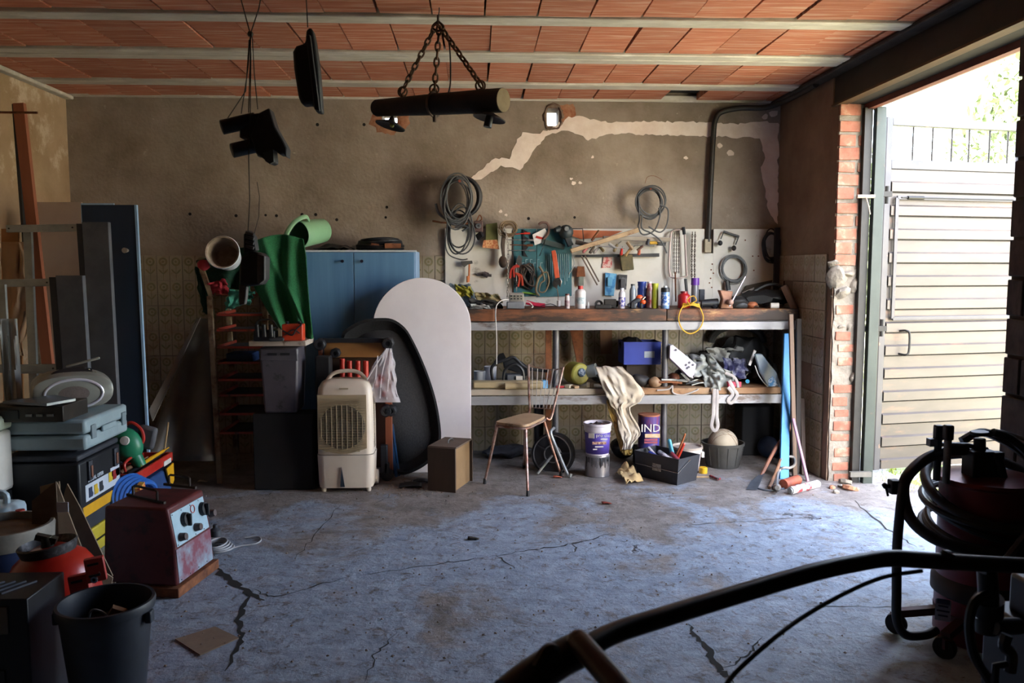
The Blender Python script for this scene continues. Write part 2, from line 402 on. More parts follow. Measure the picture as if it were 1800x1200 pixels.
# lintel: soot-black steel beam, its rusty flange, a peeling soffit and red outer lip
steel = mat('sooty_steel', '14110f', '231c17', sc=6, rough=.7, bump=.2, metal=.2)
lb = T('trim_1', None, None, (XR, 3, ZL)); lb['kind'] = 'structure'
y0, y1 = YN, 5.70
m = M(); m.box((XR + .012, (y0 + y1) / 2, 2.725), (.02, y1 - y0, .21)); m.box((XR - .03, (y0 + y1) / 2, ZC - .012), (.10, y1 - y0, .02)); obj('beam_web', m, steel, lb)
m = M(); m.box((XR + .015, (y0 + y1) / 2, 2.612), (.07, y1 - y0, .014)); obj('beam_flange', m, mat('rusty_flange', '35230f', '54391c', sc=9, rough=.7, metal=.2, bump=.3, st=(1, .2, 1)), lb)
m = M(); m.box(((XR + XO) / 2 + .03, (y0 + y1) / 2, 2.66), (XO - XR - .04, y1 - y0, .10)); obj('soffit', m, mat('peeling_soffit', '120e0c', '201915', sc=5, rough=.9, c3='5a534d', s3=5, t3=.66, st=(1, .5, 1), bump=.5), lb)
m = M(); m.box((XO - .02, (y0 + y1) / 2, 2.592), (.045, y1 - y0, .04)); obj('outer_lip', m, mat('red_lip', '5e2a20', '70382c', sc=10), lb)
m = M(); m.box((XO + .03, (y0 + y1 + 1) / 2, 2.95), (.12, y1 - y0 + 1.2, .7)); obj('facade_strip', m, mat('facade', '9c8f80', '8a7d6e', sc=4), lb)

# brick door pier --------------------------------------------------
bmat = mat('pier_brick', '824e3e', '9a6a58', sc=9, rough=.95, bump=.45, c3='96806f', s3=9, t3=.60)
mort = mat('pier_mortar', '6f675d', '857c71', sc=18, rough=1, bump=.8, bs=40)
pier = T('wall_right_pier', None, None, (XR, YD1, 0)); pier['kind'] = 'structure'; pier.name = 'trim_2'
m = M()
def roughface(u, v):
    x = XR + .01 + u * (XO - XR - .03); z_ = v * (ZL + .03)
    return V((x + (.012 * noise.noise(V((0, z_ * 9, 3))) if u < .5 else 0), YD1 - .002 + .012 * noise.noise(V((x * 14, z_ * 14, 0))), z_))
m.grid(roughface, 10, 90); obj('mortar_bed', m, mort, pier)
q = random.Random(5)
def Zat(y): return P(1490, y, YD1).z
rows = [(183, 203), (213, 232), (237, 257), (260, 281), (285, 303), (307, 326), (330, 350), (357, 375), (379, 398), (402, 421), (426, 446), (448, 466), (536, 552), (583, 598), (605, 618), (628, 642), (676, 690), (698, 713), (720, 732), (740, 756), (762, 774), (786, 802), (812, 826), (832, 846)]
first = None
for i, (a, b) in enumerate(rows):
    za, zb = Zat(b), Zat(a); hgt = zb - za; wd = .145 if i < 12 else q.uniform(.10, .14); x0 = XR + .004 if i < 12 else XR + .02 + q.uniform(0, .03)
    if i in (2, 4, 6, 8, 10): wd = .115
    mm = M(); mm.box((0, 0, 0), (wd, .05, hgt)); o = obj('brick', mm, bmat, pier, local=True, bev=.004); o.location = V((x0 + wd / 2 - XR, .010 + .006 * (i >= 12), (za + zb) / 2)); o.rotation_euler = (0, q.uniform(-.03, .03), q.uniform(-.04, .04))
    if wd == .115:
        mm = M(); mm.box((0, 0, 0), (.035, .04, hgt * .9)); o = obj('brick', mm, bmat, pier, local=True, bev=.003); o.location = V((x0 + .155 - XR, .012, (za + zb) / 2))
# crumbled plaster lumps mid pier
m = M()
for (x, y, r) in [(1470, 490, .09), (1478, 515, .07), (1490, 480, .06), (1500, 500, .06), (1465, 465, .05), (1490, 568, .045), (1500, 660, .05), (1478, 575, .03)]:
    p = P(x, y, YD1 + .01); 
    if p.x < XR: p.x = XR + .02
    m.sph(p, (r * .8, r * .45, r), 12, (q.uniform(0, 3), 0, q.uniform(0, 3)))
for i, v in enumerate(m.v): m.v[i] = v + V((noise.noise(v * 22), noise.noise(v * 22 + V((5, 0, 0))), noise.noise(v * 22 + V((0, 5, 0))))) * .02
obj('mortar_lumps', m, mort, pier)['kind'] = 'stuff'

# tiled wainscot ------------------------------------------------------
def tile_mat():
    m = bpy.data.materials.new('flower_tile'); m.use_nodes = True; N = m.node_tree.nodes; L = m.node_tree.links; b = N['Principled BSDF']
    tc = N.new('ShaderNodeTexCoord'); sp = N.new('ShaderNodeSeparateXYZ'); L.new(tc.outputs['Object'], sp.inputs[0])
    def mt(op, a, c=None, d=None):
        x = N.new('ShaderNodeMath'); x.operation = op
        for i, q_ in enumerate((a, c, d)):
            if q_ is None: continue
            if isinstance(q_, (int, float)): x.inputs[i].default_value = q_
            else: L.new(q_, x.inputs[i])
        return x.outputs[0]
    u = mt('SUBTRACT', mt('FRACT', mt('DIVIDE', mt('ADD', sp.outputs['X'], 1.0), .1)), .5)       # -.5 .. .5
    z = mt('DIVIDE', sp.outputs['Z'], .1)                                    # -1 .. 1
    zf = mt('SUBTRACT', z, .5)
    r = mt('SQRT', mt('ADD', mt('MULTIPLY', u, u), mt('MULTIPLY', zf, zf)))
    ring = mt('COMPARE', r, .27, .075); dot = mt('LESS_THAN', r, .1)
    au = mt('ABSOLUTE', u); low = mt('LESS_THAN', z, .22)
    stem = mt('MULTIPLY', mt('LESS_THAN', au, .025), low)
    lx = mt('SUBTRACT', au, .2); lz = mt('ADD', mt('ADD', z, .45), mt('MULTIPLY', au, -.9)); 
    leaf = mt('LESS_THAN', mt('ADD', mt('MULTIPLY', mt('MULTIPLY', lx, lx), 26), mt('MULTIPLY', mt('MULTIPLY', lz, lz), 90)), .8)
    line = mt('GREATER_THAN', au, .47)
    mask = mt('MAXIMUM', mt('MAXIMUM', ring, dot), mt('MAXIMUM', stem, leaf))
    nz = N.new('ShaderNodeTexNoise'); nz.inputs['Scale'].default_value = 30; nz.inputs['Detail'].default_value = 5
    oi = N.new('ShaderNodeObjectInfo'); ad = N.new('ShaderNodeVectorMath'); ad.operation = 'ADD'; L.new(tc.outputs['Object'], ad.inputs[0]); L.new(oi.outputs['Location'], ad.inputs[1])
    L.new(ad.outputs[0], nz.inputs['Vector'])
    n2 = N.new('ShaderNodeTexNoise'); n2.inputs['Scale'].default_value = 2.2; n2.inputs['Detail'].default_value = 7; n2.inputs['Roughness'].default_value = .7; L.new(ad.outputs[0], n2.inputs['Vector'])
    def rp(f, a, c, ca, cb):
        x = N.new('ShaderNodeValToRGB'); x.color_ramp.elements[0].position = a; x.color_ramp.elements[1].position = c; x.color_ramp.elements[0].color = ca; x.color_ramp.elements[1].color = cb; L.new(f, x.inputs[0]); return x.outputs[0]
    def mix(f, a, c):
        x = N.new('ShaderNodeMix'); x.data_type = 'RGBA'
        if isinstance(f, float): x.inputs[0].default_value = f
        else: L.new(f, x.inputs[0])
        for s_, q_ in ((6, a), (7, c)):
            if isinstance(q_, tuple): x.inputs[s_].default_value = q_
            else: L.new(q_, x.inputs[s_])
        return x.outputs[2]
    base = rp(n2.outputs['Fac'], .35, .65, lin('877c6a'), lin('aa9f8b'))
    c = mix(mt('MULTIPLY', mask, .75), base, rp(nz.outputs['Fac'], .4, .6, lin('5f6340'), lin('7c6f44')))
    c = mix(mt('MULTIPLY', line, .7), c, lin('5a4a38'))
    c = mix(rp(n2.outputs['Fac'], .50, .62, (0, 0, 0, 1), (.65, .65, .65, 1)), c, lin('6e4a30'))
    L.new(c, b.inputs['Base Color']); b.inputs['Roughness'].default_value = .4
    return m
tm = tile_mat(); ts = .2
mm = M(); mm.box((0, 0, 0), (ts - .004, .012, ts - .004)); src = obj('tile', mm, tm, wall_back, local=True, bev=.0015)
nx = int((XR - XL) / ts); got = False
for r_ in range(8):
    for i in range(nx + 1):
        x = XR - (i + .5) * ts; zz = (r_ + .5) * ts
        if x < XL: continue
        if r_ >= 5 and x > 0.05: continue       # pegboard covers
        if r_ == 7 and (x < XL + .25 or -1.2 < x < -.9): continue
        if q.random() < .02: continue
        loc = (x, YB - .006 - q.uniform(0, .002), zz)
        if not got: src.location = loc; got = True
        else: inst(src, wall_back, loc, rot=(q.uniform(-.008, .008), 0, q.uniform(-.008, .008)))
s2 = inst(src, wall_right, (0, 0, 0)); got = False
for r_ in range(8):
    y = YB - .1
    while y > YD1 + .1:
        if q.random() > .04 or r_ < 2:
            loc = (XR - .006, y, (r_ + .5) * ts)
            if not got: s2.location = loc; s2.rotation_euler = (0, 0, -pi / 2); got = True
            else: inst(s2, wall_right, loc, rot=(0, q.uniform(-.01, .01), -pi / 2 + q.uniform(-.01, .01)))
        y -= ts

# ceiling -------------------------------------------------------------
def CD(py, px=900):
    d = ray(px, py); return (ZC - H) / d.z * d.y
joists = [(CD(44), CD(31)), (CD(110), CD(94)), (CD(155), CD(147))]
joist_edges = [(CD(-75), CD(-105))] + [(b, a) if b > a else (a, b) for a, b in joists] + [(YB - .03, YB)]
joist_edges = [(min(a, b), max(a, b)) for a, b in joist_edges]
m = M(); m.box(((XL + XO) / 2, (YN + YB + .2) / 2, ZC + .2), (XO - XL + .3, YB - YN + .5, .12)); m.box(((XL + XR) / 2, (YN + joist_edges[0][0]) / 2, ZC + .07), (XR - XL, joist_edges[0][0] - YN, .1))
ceiling = struct('ceiling', m, mat('slab_terracotta', '8a5238', '9a6248', sc=3, rough=.95))
conc = mat('joist_concrete', 'b5aca0', 'd0c8bc', sc=14, rough=.95, bump=.5, st=(.3, 1, 1), c3='d6cfc5', s3=9, t3=.6)
for i, (a, b) in enumerate(joist_edges):
    if i == 2:
        h_ = (b - a) / 2
        for k_ in (0, 1):
            m = M(); m.box(((XL + XR) / 2, a + h_ * (k_ + .5), ZC + .02), (XR - XL, h_ - .008, .05)); obj('joist', m, conc, ceiling, bev=.008)
    else:
        m = M(); m.box(((XL + XR) / 2, (a + b) / 2, ZC + .02), (XR - XL, b - a - .004, .05)); obj('joist', m, conc, ceiling, bev=.006)
m = M(); m.box((XL + .03, (3.4 + YB) / 2, ZC - .012), (.07, YB - 3.4, .03)); obj('edge_fillet', m, conc, ceiling, bev=.01)
m = M(); m.box((XR - .03, (3.4 + YB) / 2, ZC - .01), (.12, YB - 3.4, .03)); obj('edge_fillet', m, mat('dark_fillet', '262320', '3c3834', sc=10, rough=.95, bump=.4), ceiling, bev=.01)
def brick_mat():
    m = bpy.data.materials.new('ceiling_terracotta'); m.use_nodes = True; N = m.node_tree.nodes; L = m.node_tree.links; b = N['Principled BSDF']
    tc = N.new('ShaderNodeTexCoord'); oi = N.new('ShaderNodeObjectInfo'); ml = N.new('ShaderNodeMath'); ml.operation = 'MULTIPLY'; ml.inputs[1].default_value = 50; L.new(oi.outputs['Random'], ml.inputs[0])
    mp = N.new('ShaderNodeMapping'); mp.inputs['Scale'].default_value = (1.0, 14, 4); ad = N.new('ShaderNodeVectorMath'); L.new(tc.outputs['Object'], mp.inputs[0]); L.new(mp.outputs[0], ad.inputs[0]); L.new(ml.outputs[0], ad.inputs[1])
    nz = N.new('ShaderNodeTexNoise'); nz.inputs['Scale'].default_value = 2.6; nz.inputs['Detail'].default_value = 7; nz.inputs['Roughness'].default_value = .6; L.new(ad.outputs[0], nz.inputs['Vector'])
    r = N.new('ShaderNodeValToRGB'); e = r.color_ramp.elements; e[0].position = .22; e[1].position = .82; e[0].color = lin('a35a42'); e[1].color = lin('d6bba6'); k = e.new(.5); k.color = lin('bb7256')
    L.new(nz.outputs['Fac'], r.inputs[0])
    hs = N.new('ShaderNodeHueSaturation'); L.new(r.outputs[0], hs.inputs['Color'])
    mr = N.new('ShaderNodeMapRange'); mr.inputs[3].default_value = .8; mr.inputs[4].default_value = 1.15; L.new(oi.outputs['Random'], mr.inputs[0]); L.new(mr.outputs[0], hs.inputs['Value'])
    L.new(hs.outputs[0], b.inputs['Base Color']); b.inputs['Roughness'].default_value = .9
    bp = N.new('ShaderNodeBump'); bp.inputs['Strength'].default_value = .3; bp.inputs['Distance'].default_value = .01; L.new(nz.outputs['Fac'], bp.inputs['Height']); L.new(bp.outputs[0], b.inputs['Normal'])
    return m
cb = brick_mat(); bl = .28
for bay in range(4):
    ya = joist_edges[bay][1]; yb = joist_edges[bay + 1][0]; wd = yb - ya; n_ = 9; vs = []; half = (bl - .01) / 2
    prof = []
    for i in range(n_):
        y_ = -wd / 2 + wd * i / n_; s_ = wd / n_
        prof += [(y_ + s_ * .06, 0), (y_ + s_ * .12, -.0018), (y_ + s_ * .88, -.0018), (y_ + s_ * .94, 0)]
    for x_ in (-half, half): vs += [V((x_, a, b_)) for a, b_ in prof] + [V((x_, wd / 2, .05)), V((x_, -wd / 2, .05))]
    n2 = len(prof) + 2; fs = [(i, (i + 1) % n2, n2 + (i + 1) % n2, n2 + i) for i in range(n2)] + [tuple(range(n2)), tuple(range(n2, 2 * n2))]
    mm = M(); mm.add(vs, fs); src = obj('hollow_brick', mm, cb, ceiling, local=True, sharp=20); first = True
    off = [.345, .385, .39, .39][bay]
    i = -13
    while i < 9:
        x = off + (i + .5) * bl; i += 1
        if x < XL - .1 or x > XR + .1: continue
        if bay == 3 and abs(x - P(1212, 168, 6.35).x) < .14: 
            mm = M(); mm.box((x, (ya + yb) / 2, ZC + .075), (bl + .04, wd, .02)); obj('dark_cavity', mm, crk, ceiling); continue
        loc = (x + q.uniform(-.004, .004), (ya + yb) / 2, ZC + .012 + q.uniform(-.004, .004)); rot = (q.uniform(-.006, .006), q.uniform(-.012, .012), q.uniform(-.012, .012))
        if first: src.location = loc; src.rotation_euler = rot; first = False
        else: inst(src, ceiling, loc, rot)
# ================================================================ outside
m = M(); m.box((XO + 15, 6, -.10), (30.5, 60, .12))
ground = struct('ground', m, mat('yard_ground', 'b0a494', '8f8a74', sc=1.4, rough=1, bump=.6, c3='6f7d3e', s3=3, t3=.52, bs=20))
m = M(); q = random.Random(9)
for i in range(1500):
    x = q.uniform(XO + .1, 6); y = q.uniform(3.5, 9)
    if q.random() < .5: x = XO + .1 + abs(q.gauss(0, .25)); y = q.uniform(4.2, 6.2)
    h_ = q.uniform(.02, .07); a = q.uniform(0, 6); d = V((cos(a), sin(a), 0)) * .008; l = V((q.uniform(-.03, .03), q.uniform(-.03, .03), h_)); p = V((x, y, -.045))
    m.add([p - d, p + d, p + l], [(0, 1, 2)])
k = one('grass', m, mat('grass_blade', '7f9a3a', 'a9a650', sc=3, bump=0), 'sparse grass blades on the ground outside the open gate', 'grass'); k['kind'] = 'stuff'
# sunlit stone bank and shrubs beyond
leaf = mat('leaf', '46562e', '76825a', sc=4, rough=.7, bump=0)
def leaves(n, rx, ry, rz, sz, seed):
    q = random.Random(seed); m = M()
    for i in range(n):
        while 1:
            p = V((q.uniform(-1, 1), q.uniform(-1, 1), q.uniform(-1, 1)))
            if .25 < p.length < 1: break
        k = 1 + .25 * noise.noise(p * 2.5 + V((seed, 0, 0))); c = V((p.x * rx * k, p.y * ry * k, p.z * rz * k + rz))
        a = V((q.gauss(0, 1), q.gauss(0, 1), q.gauss(0, 1))).normalized(); b = a.cross(V((q.gauss(0, 1), q.gauss(0, 1), q.gauss(0, 1)))).normalized(); s = sz * q.uniform(.6, 1.3)
        m.add([c - a * s, c - b * s * .45, c + a * s, c + b * s * .45], [(0, 1, 2, 3)])
    return m
bark = mat('bark', '7d6a52', '5f4e3c', sc=8, bump=.5, rough=1)
fol = obj('foliage', leaves(9000, 1.3, 1.2, 1.5, .07, 1), leaf, None, at=(0, 0, 0)); fol.location = (0, 0, .2)
trk = M(); trk.tube([(0, 0, 0), (.1, .05, .8), (.05, .1, 1.8)], [.09, .07, .04]); trk.tube([(.1, .05, .8), (.5, .2, 1.5)], [.05, .02]); trk.tube([(.08, .05, .7), (-.4, -.2, 1.5)], [.05, .02])
trk = obj('trunk', trk, bark, None, at=(0, 0, 0))
names = ['pale shrub nearest behind the open gate leaf', 'pale shrub seen in the gap left of the gate', 'pale shrub behind the right end of the gate', 'tall pale tree behind the middle gate bars', 'tall pale tree at the top right corner of the doorway']
for i, (x, y, s, zz) in enumerate([(6.2, 9.6, .8, 1.15), (4.2, 11.2, .85, 1.2), (8.5, 10.6, .85, 1.3), (6.0, 14.0, 1.05, 1.15), (10.6, 14.6, 1.35, 1.45)]):
    kd = 'shrub' if i < 3 else 'tree'
    t = T(kd, names[i], kd, (x, y, -.04), i * 1.3, 'shrubs and trees beyond the gate')
    for so in (fol, trk):
        if i == 0: so.parent = t; c = so
        else: c = inst(so, t, so.location)
        c.scale = (s, s, s * zz)
gw = T('bounce_wall', 'added unseen pale wall across the yard, bouncing sunlight through the doorway', 'wall', (8.0, -2.5, -.04))  # out-of-view wall added to reflect sunlight onto the back wall
m = M(); m.box((8.1, -2.75, 1.5), (.2, 11.5, 3.1)); obj('wall_body', m, mat('pale_render', 'd8cfc0', 'c8bfb0', sc=2, rough=.9), gw)
m = M(); m.box((8.1, -2.75, 3.08), (.28, 11.6, .07)); obj('coping', m, mat('coping', 'a8a094', '989084', sc=4), gw)
# gate leaf ----------------------------------------------------------
ga = V((2.90, 5.75, 0)); gb = V((4.05, 5.97, 0)); gd = (gb - ga).normalized(); gl = (gb - ga).length
gate = T('metal_gate', 'tall open metal gate leaf of horizontal ribbed slats with bars on top', 'gate', ga, atan2(gd.y, gd.x))
gm = mat('gate_paint', '47413d', '393431', sc=3, rough=.38, metal=.15, bump=.12, c3='55443a', s3=5, t3=.62, st=(.5, 1, 2))
gdark = mat('gate_edge', '0f0e0e', '1a1816', sc=8, rough=.5, metal=.3)
gf = mat('gate_frame', '35353a', '3e3d40', sc=6, rough=.4, metal=.3, bump=.1, c3='8a6a55', s3=9, t3=.68)
def Zg(y, x=1570): d = ray(x, y); t = ga.y / d.y; return H + d.z * t
zt_, zr, zb_ = Zg(205), Zg(288), .04
m = M(); m.box((.02, .025, (zt_ + zb_) / 2), (.05, .05, zt_ - zb_)); obj('stile', m, gf, gate, local=True, bev=.004)
m = M(); m.box((-.012, .03, (zt_ + zb_) / 2), (.012, .06, zt_ - zb_)); obj('stile_edge', m, gdark, gate, local=True)
m = M(); m.box((gl - .02, .025, (zt_ + zb_) / 2), (.05, .05, zt_ - zb_)); obj('stile', m, gf, gate, local=True, bev=.004)
for z_, h_ in ((zt_ - .03, .055), (zr, .065), (zb_ + .03, .05)):
    m = M(); m.box((gl / 2, .025, z_), (gl - .09, .045, h_)); obj('rail', m, gf, gate, local=True, bev=.004)
m = M(); m.tube([(0, 0, 0), (0, 0, zt_ - zr - .09)], .007, 6); src = obj('bar', m, gdark, gate, local=True)
for i, x in enumerate((1608, 1648, 1688, 1724, 1767, 1806)):
    p = P(x, 250, 5.8); lx = (V((p.x, p.y, 0)) - ga).dot(gd); loc = (lx, .025, zr + .03)
    if i == 0: src.location = loc
    else: inst(src, gate, loc)
zs = zr - .035; per = .166; first = None; i = 0
while zs > zb_ + .08:
    h_ = per - .012
    if zs - h_ < zb_: h_ = zs - zb_
    prof = [(.012, 0), (.012, -h_ * .52), (-.006, -h_ * .60), (-.006, -h_), (.03, -h_), (.03, 0)]
    mm = M(); mm.prism([V((.05, a, b)) for a, b in prof], (gl - .1, 0, 0))
    if first is None: first = o = obj('slat', mm, gm, gate, local=True)
    else: o = inst(first, gate)
    o.location = (0, 0, zs); zs -= per; i += 1
m = M(); m.box((gl / 2, .035, (zr + zb_) / 2), (gl - .06, .006, zr - zb_)); obj('back_sheet', m, gdark, gate, local=True)
m = M(); zA, zB = Zg(347), Zg(560)
for z_ in (zA, zB): m.box((gl / 2 + .03, -.012, z_), (gl - .12, .012, .028))
m.box((.09, -.012, (zA + zB) / 2), (.028, .012, zA - zB)); obj('wicket_frame', m, gf, gate, local=True, bev=.003)
m = M(); m.tube([(.12, -.02, zA), (gl - .1, -.02, zA)], .005, 6); m.cyl((.17, -.022, zA), (.3, -.022, zA), .012, n=8); obj('latch_bolt', m, gdark, gate, local=True)
m = M(); hx = .16; z1_, z2_ = Zg(582), Zg(622)
m.tube(curve([(hx, .0, z1_), (hx + .02, -.05, z1_ + .005), (hx + .04, -.06, z1_ - .02), (hx + .04, -.06, z2_ + .02), (hx + .02, -.05, z2_ - .005), (hx, 0, z2_)], 4), .008, 8); obj('handle', m, gdark, gate, local=True)
# green steel post with hinges
post = T('gate_post', 'tall green-grey steel post beside the brick door pier', 'post', P(1526, 862, 5.56))
x1 = P(1536, 520, 5.55).x
gp = mat('green_post', '222a27', '2c3430', sc=5, rough=.5, metal=.3, bump=.1, c3='4a3a2e', s3=8, t3=.66)
m = M(); m.box((x1, 5.56, 1.28), (.07, .05, 2.6)); obj('post_body', m, gp, post, bev=.004)
m = M(); m.box((x1 - .07, 5.59, 1.28), (.055, .04, 2.6)); obj('post_channel', m, gdark, post)
for yy in (340, 578):
    z_ = P(1540, yy, 5.56).z; m = M(); m.box((x1 + .04, 5.60, z_), (.16, .03, .035)); m.cyl((x1 + .12, 5.66, z_ - .06), (x1 + .12, 5.66, z_ + .06), .014, n=8); obj('hinge', m, gdark, post)
m = M(); z_ = P(1520, 345, 5.5).z; p = P(1522, 345, 5.52); m.cyl(p - V((.06, 0, 0)), p + V((.06, 0, 0)), .012, n=7); m.tube(curve([p, p + V((.01, -.02, -.06)), p + V((.03, -.01, -.12))], 4), .004, 5); obj('wire_tie', m, mat('old_wire', '8a7a6c', 'b0a090', sc=20), post)
m = M(); p = P(1512, 833, 5.50); m.box(p, (.15, .03, .035)); obj('clamp', m, mat('pale_clamp', '57534c', '4b4843', sc=12), post)
# rubble at foot of the pier
q = random.Random(4)
for i, (x, y) in enumerate([(1462, 858), (1478, 856), (1492, 861), (1470, 866), (1505, 862), (1486, 850)]):
    p = G(x, y); r_ = q.uniform(.018, .04); m = M(); m.sph(p + V((0, 0, r_ * .4)), (r_ * 1.4, r_, r_ * .6), 7, (q.uniform(0, .5), 0, q.uniform(0, 3)))
    for k_, v in enumerate(m.v): m.v[k_] = v + V((noise.noise(v * 40), noise.noise(v * 41), 0)) * .012
    one('rubble', m, mort if i % 2 else brk, 'small rubble piece at the foot of the brick door pier', 'rubble', 'rubble pieces at the foot of the door pier', sharp=20)
# ================================================================ left side
BLK = mat('black_plastic', '15161a', '1e1f24', sc=12, rough=.5, bump=.08)
DUSTY = mat('dusty_black', '2a2c33', '3a3c44', sc=10, rough=.6, bump=.12, c3='55565c', s3=40, t3=.66)
ALU = mat('aluminium', '8e918f', 'a5a7a5', sc=9, rough=.45, metal=.5, bump=.08)
GREYM = mat('grey_metal', '6d6f70', '8a8c8c', sc=12, rough=.5, metal=.5, bump=.12, c3='6b4e3a', s3=12, t3=.66)
RUST = mat('rust', '5b3320', '8a5432', sc=14, rough=.85, metal=.2, bump=.4)
WHT = mat('off_white', 'd8d2cc', 'c8c2ba', sc=6, rough=.5, bump=.05)
RED = mat('red_paint', 'a8201c', 'b83a2c', sc=9, rough=.4, bump=.05)
CHR = mat('chrome', 'c8c8c8', 'a8a8a8', sc=20, rough=.22, metal=1, bump=.05)
BRN = mat('brown_wood', '6b4a32', '83603f', sc=7, rough=.7, bump=.2, st=(1, 1, .15))
TAN = mat('tan_wood', 'a98a62', 'bfa078', sc=7, rough=.7, bump=.2, st=(1, 1, .15))
BLUEW = mat('blue_cupboard', '5680a8', '648eb4', sc=5, rough=.45, bump=.05, st=(3, 3, .2))
CLEAR = mat('clear_film', 'e8e8ee', rough=.25, alpha=.32, bump=0)

# peach board and white board behind the frames, against the left wall
m = M(); m.prism([P(2, 402, 5.5), P(32, 402, 5.5), P(44, 860, 5.5), P(8, 860, 5.5)], (0, .02, 0))
for v in m.v:
    pass
one('board', m, mat('peach_board', 'c58f5e', 'b8804f', sc=3, rough=.6), 'peach coloured board at the far left behind the plastic bag', 'board')
def slab(pts, D0, D1, th):
    """upright sheet: pixel corners TL TR BR BL; top at depth D1, foot at D0"""
    m = M(); f = [P(*pts[0], D1), P(*pts[1], D1), P(*pts[2], D0), P(*pts[3], D0)]; m.prism(f, (0, th, 0)); return m
def foot(x, D): d = ray(x, 900); p = P(x, 471, D); return p
def slabz(xt0, xt1, yt, Dt, xb0, xb1, Db, th):
    tl = P(xt0, yt, Dt); tr = P(xt1, yt, Dt)
    def g(x):
        # ground point at depth Db and pixel column x
        lo = 471; hi = 1600
        for _ in range(40):
            mid = (lo + hi) / 2
            if P(x, mid, Db).z > 0: lo = mid
            else: hi = mid
        return P(x, lo, Db)
    m = M(); a, b = g(xb0), g(xb1); a.z = b.z = .001; m.prism([tl, tr, b, a], (0, th, 0)); return m
one('panel', slabz(62, 143, 355, 6.05, 84, 165, 5.9, .02), mat('pinkish_white_panel', 'b7a394', 'a89486', sc=2, rough=.6, c3='6a5648', s3=14, t3=.72), 'large pinkish white panel leaning in the left corner behind a reddish beam', 'panel')
t = T('loose_door', 'dark blue cupboard door standing upright in front of the left corner', 'door', (P(190, 900, 5.5).x, 5.5, 0))
m = slabz(143, 236, 360, 5.62, 170, 262, 5.42, .02); obj('door_panel', m, mat('navy_laminate', '16263a', '1b2e46', sc=4, rough=.5, bump=.04, st=(2, 2, .2)), t)
m = slabz(236, 240, 360, 5.615, 262, 266, 5.415, .022); obj('edge_band', m, mat('pale_blue_edge', '8fb4d8', 'a4c4e2', sc=4, rough=.5), t)
p = P(222, 440, 5.57); m = M(); m.cyl(p + V((0, .02, 0)), p - V((0, .03, 0)), .010, .018, 12); obj('knob', m, mat('brass_knob', 'b8a898', rough=.3, metal=.5, bump=0), t)
one('panel', slabz(142, 200, 357, 5.72, 160, 215, 5.50, .012), mat('pale_blue_edge', '8fb4d8'), 'pale blue cupboard side standing behind the dark blue door', 'panel')
# reddish wooden beam leaning
m = M(); a = P(34, 182, 5.42); b = P(112, 900, 5.36); b.z = .02; m.beam(a, b, .065, .035, (0, -1, 0)); one('wooden_beam', m, mat('reddish_timber', '8a4c34', '9c5c40', sc=6, rough=.65, bump=.2, st=(1, 1, .1)), 'long reddish wooden beam leaning upright at the left', 'beam')
m = M(); m.beam(P(27, 184, 5.50), V((P(58, 471, 5.46).x, 5.46, .02)), .018, .05, (0, -1, 0)); one('dark_plank', m, BLK, 'narrow black plank standing edge-on beside the reddish beam', 'plank')
# thin iron rod in the left wall
m = M(); a = P(66, 198, 5.1); m.cyl(V((XL - .02, a.y, a.z)), a, .007, n=8); one('iron_rod', m, RUST, 'thin iron rod sticking out of the left wall near the ceiling', 'rod')
# two black boards on aluminium frames
def framed_board(label, xb0, xb1, yt, Dt, Db, xl, ybars, xe0):
    t = T('framed_board', label, 'board', (P(xb0, 900, Db).x, Db, 0))
    m = slabz(xb0, xb1, yt, Dt, xb0 + 34, xb1 + 28, Db, .04); obj('black_board', m, mat('dark_grey_board', '4a4c52', '5e6066', sc=5, rough=.6, bump=.15, c3='5d5e62', s3=8, t3=.64), t, bev=.004)
    m = slabz(xe0, xb0, yt + 3, Dt - .002, xe0 + 35, xb0 + 34, Db - .002, .05); obj('board_side', m, BLK, t)
    for i, yb in enumerate(ybars):
        k = (yb - yt) / (900 - yt); D = Dt + (Db - Dt) * k
        a = P(xl + 28 * k, yb, D + .03); b = P(xb0 + 30 * k - 2, yb - 2, D + .03); m = M(); m.beam(a, b, .045, .03, (0, -1, 0)); obj('crossbar', m, ALU, t, bev=.003)
        for e in (a.lerp(b, .06), a.lerp(b, .92)): m = M(); m.cyl(e - V((0, .028, 0)), e - V((0, .034, 0)), .005, n=6); obj('rivet', m, BLK, t)
    return t
framed_board('taller dark grey board with grey metal crossbars, standing before the blue door', 143, 190, 390, 5.25, 5.05, 12, (402, 650), 134)
framed_board('shorter dark grey board on grey metal crossbars, in front of the taller one', 97, 145, 484, 4.95, 4.75, -15, (498, 648), 86)
m = slabz(40, 54, 400, 5.32, 60, 74, 5.14, .025); one('metal_upright', m, ALU, 'grey metal upright bar behind the left crossbars', 'bar')
# blue and yellow strip behind
m = M(); m.prism([P(70, 620, 5.35), P(86, 620, 5.35), P(94, 705, 5.35), P(78, 705, 5.35)], (0, .03, 0)); a = min(m.v, key=lambda v: v.z).z
m = M(); m.box((P(80, 700, 5.35).x, 5.4, .4), (.07, .05, .8)); one('blue_box', m, mat('blue_card', '3c63b0', '4f74be', sc=8), 'upright blue carton behind the stacked cases at the left', 'carton', bev=.004)
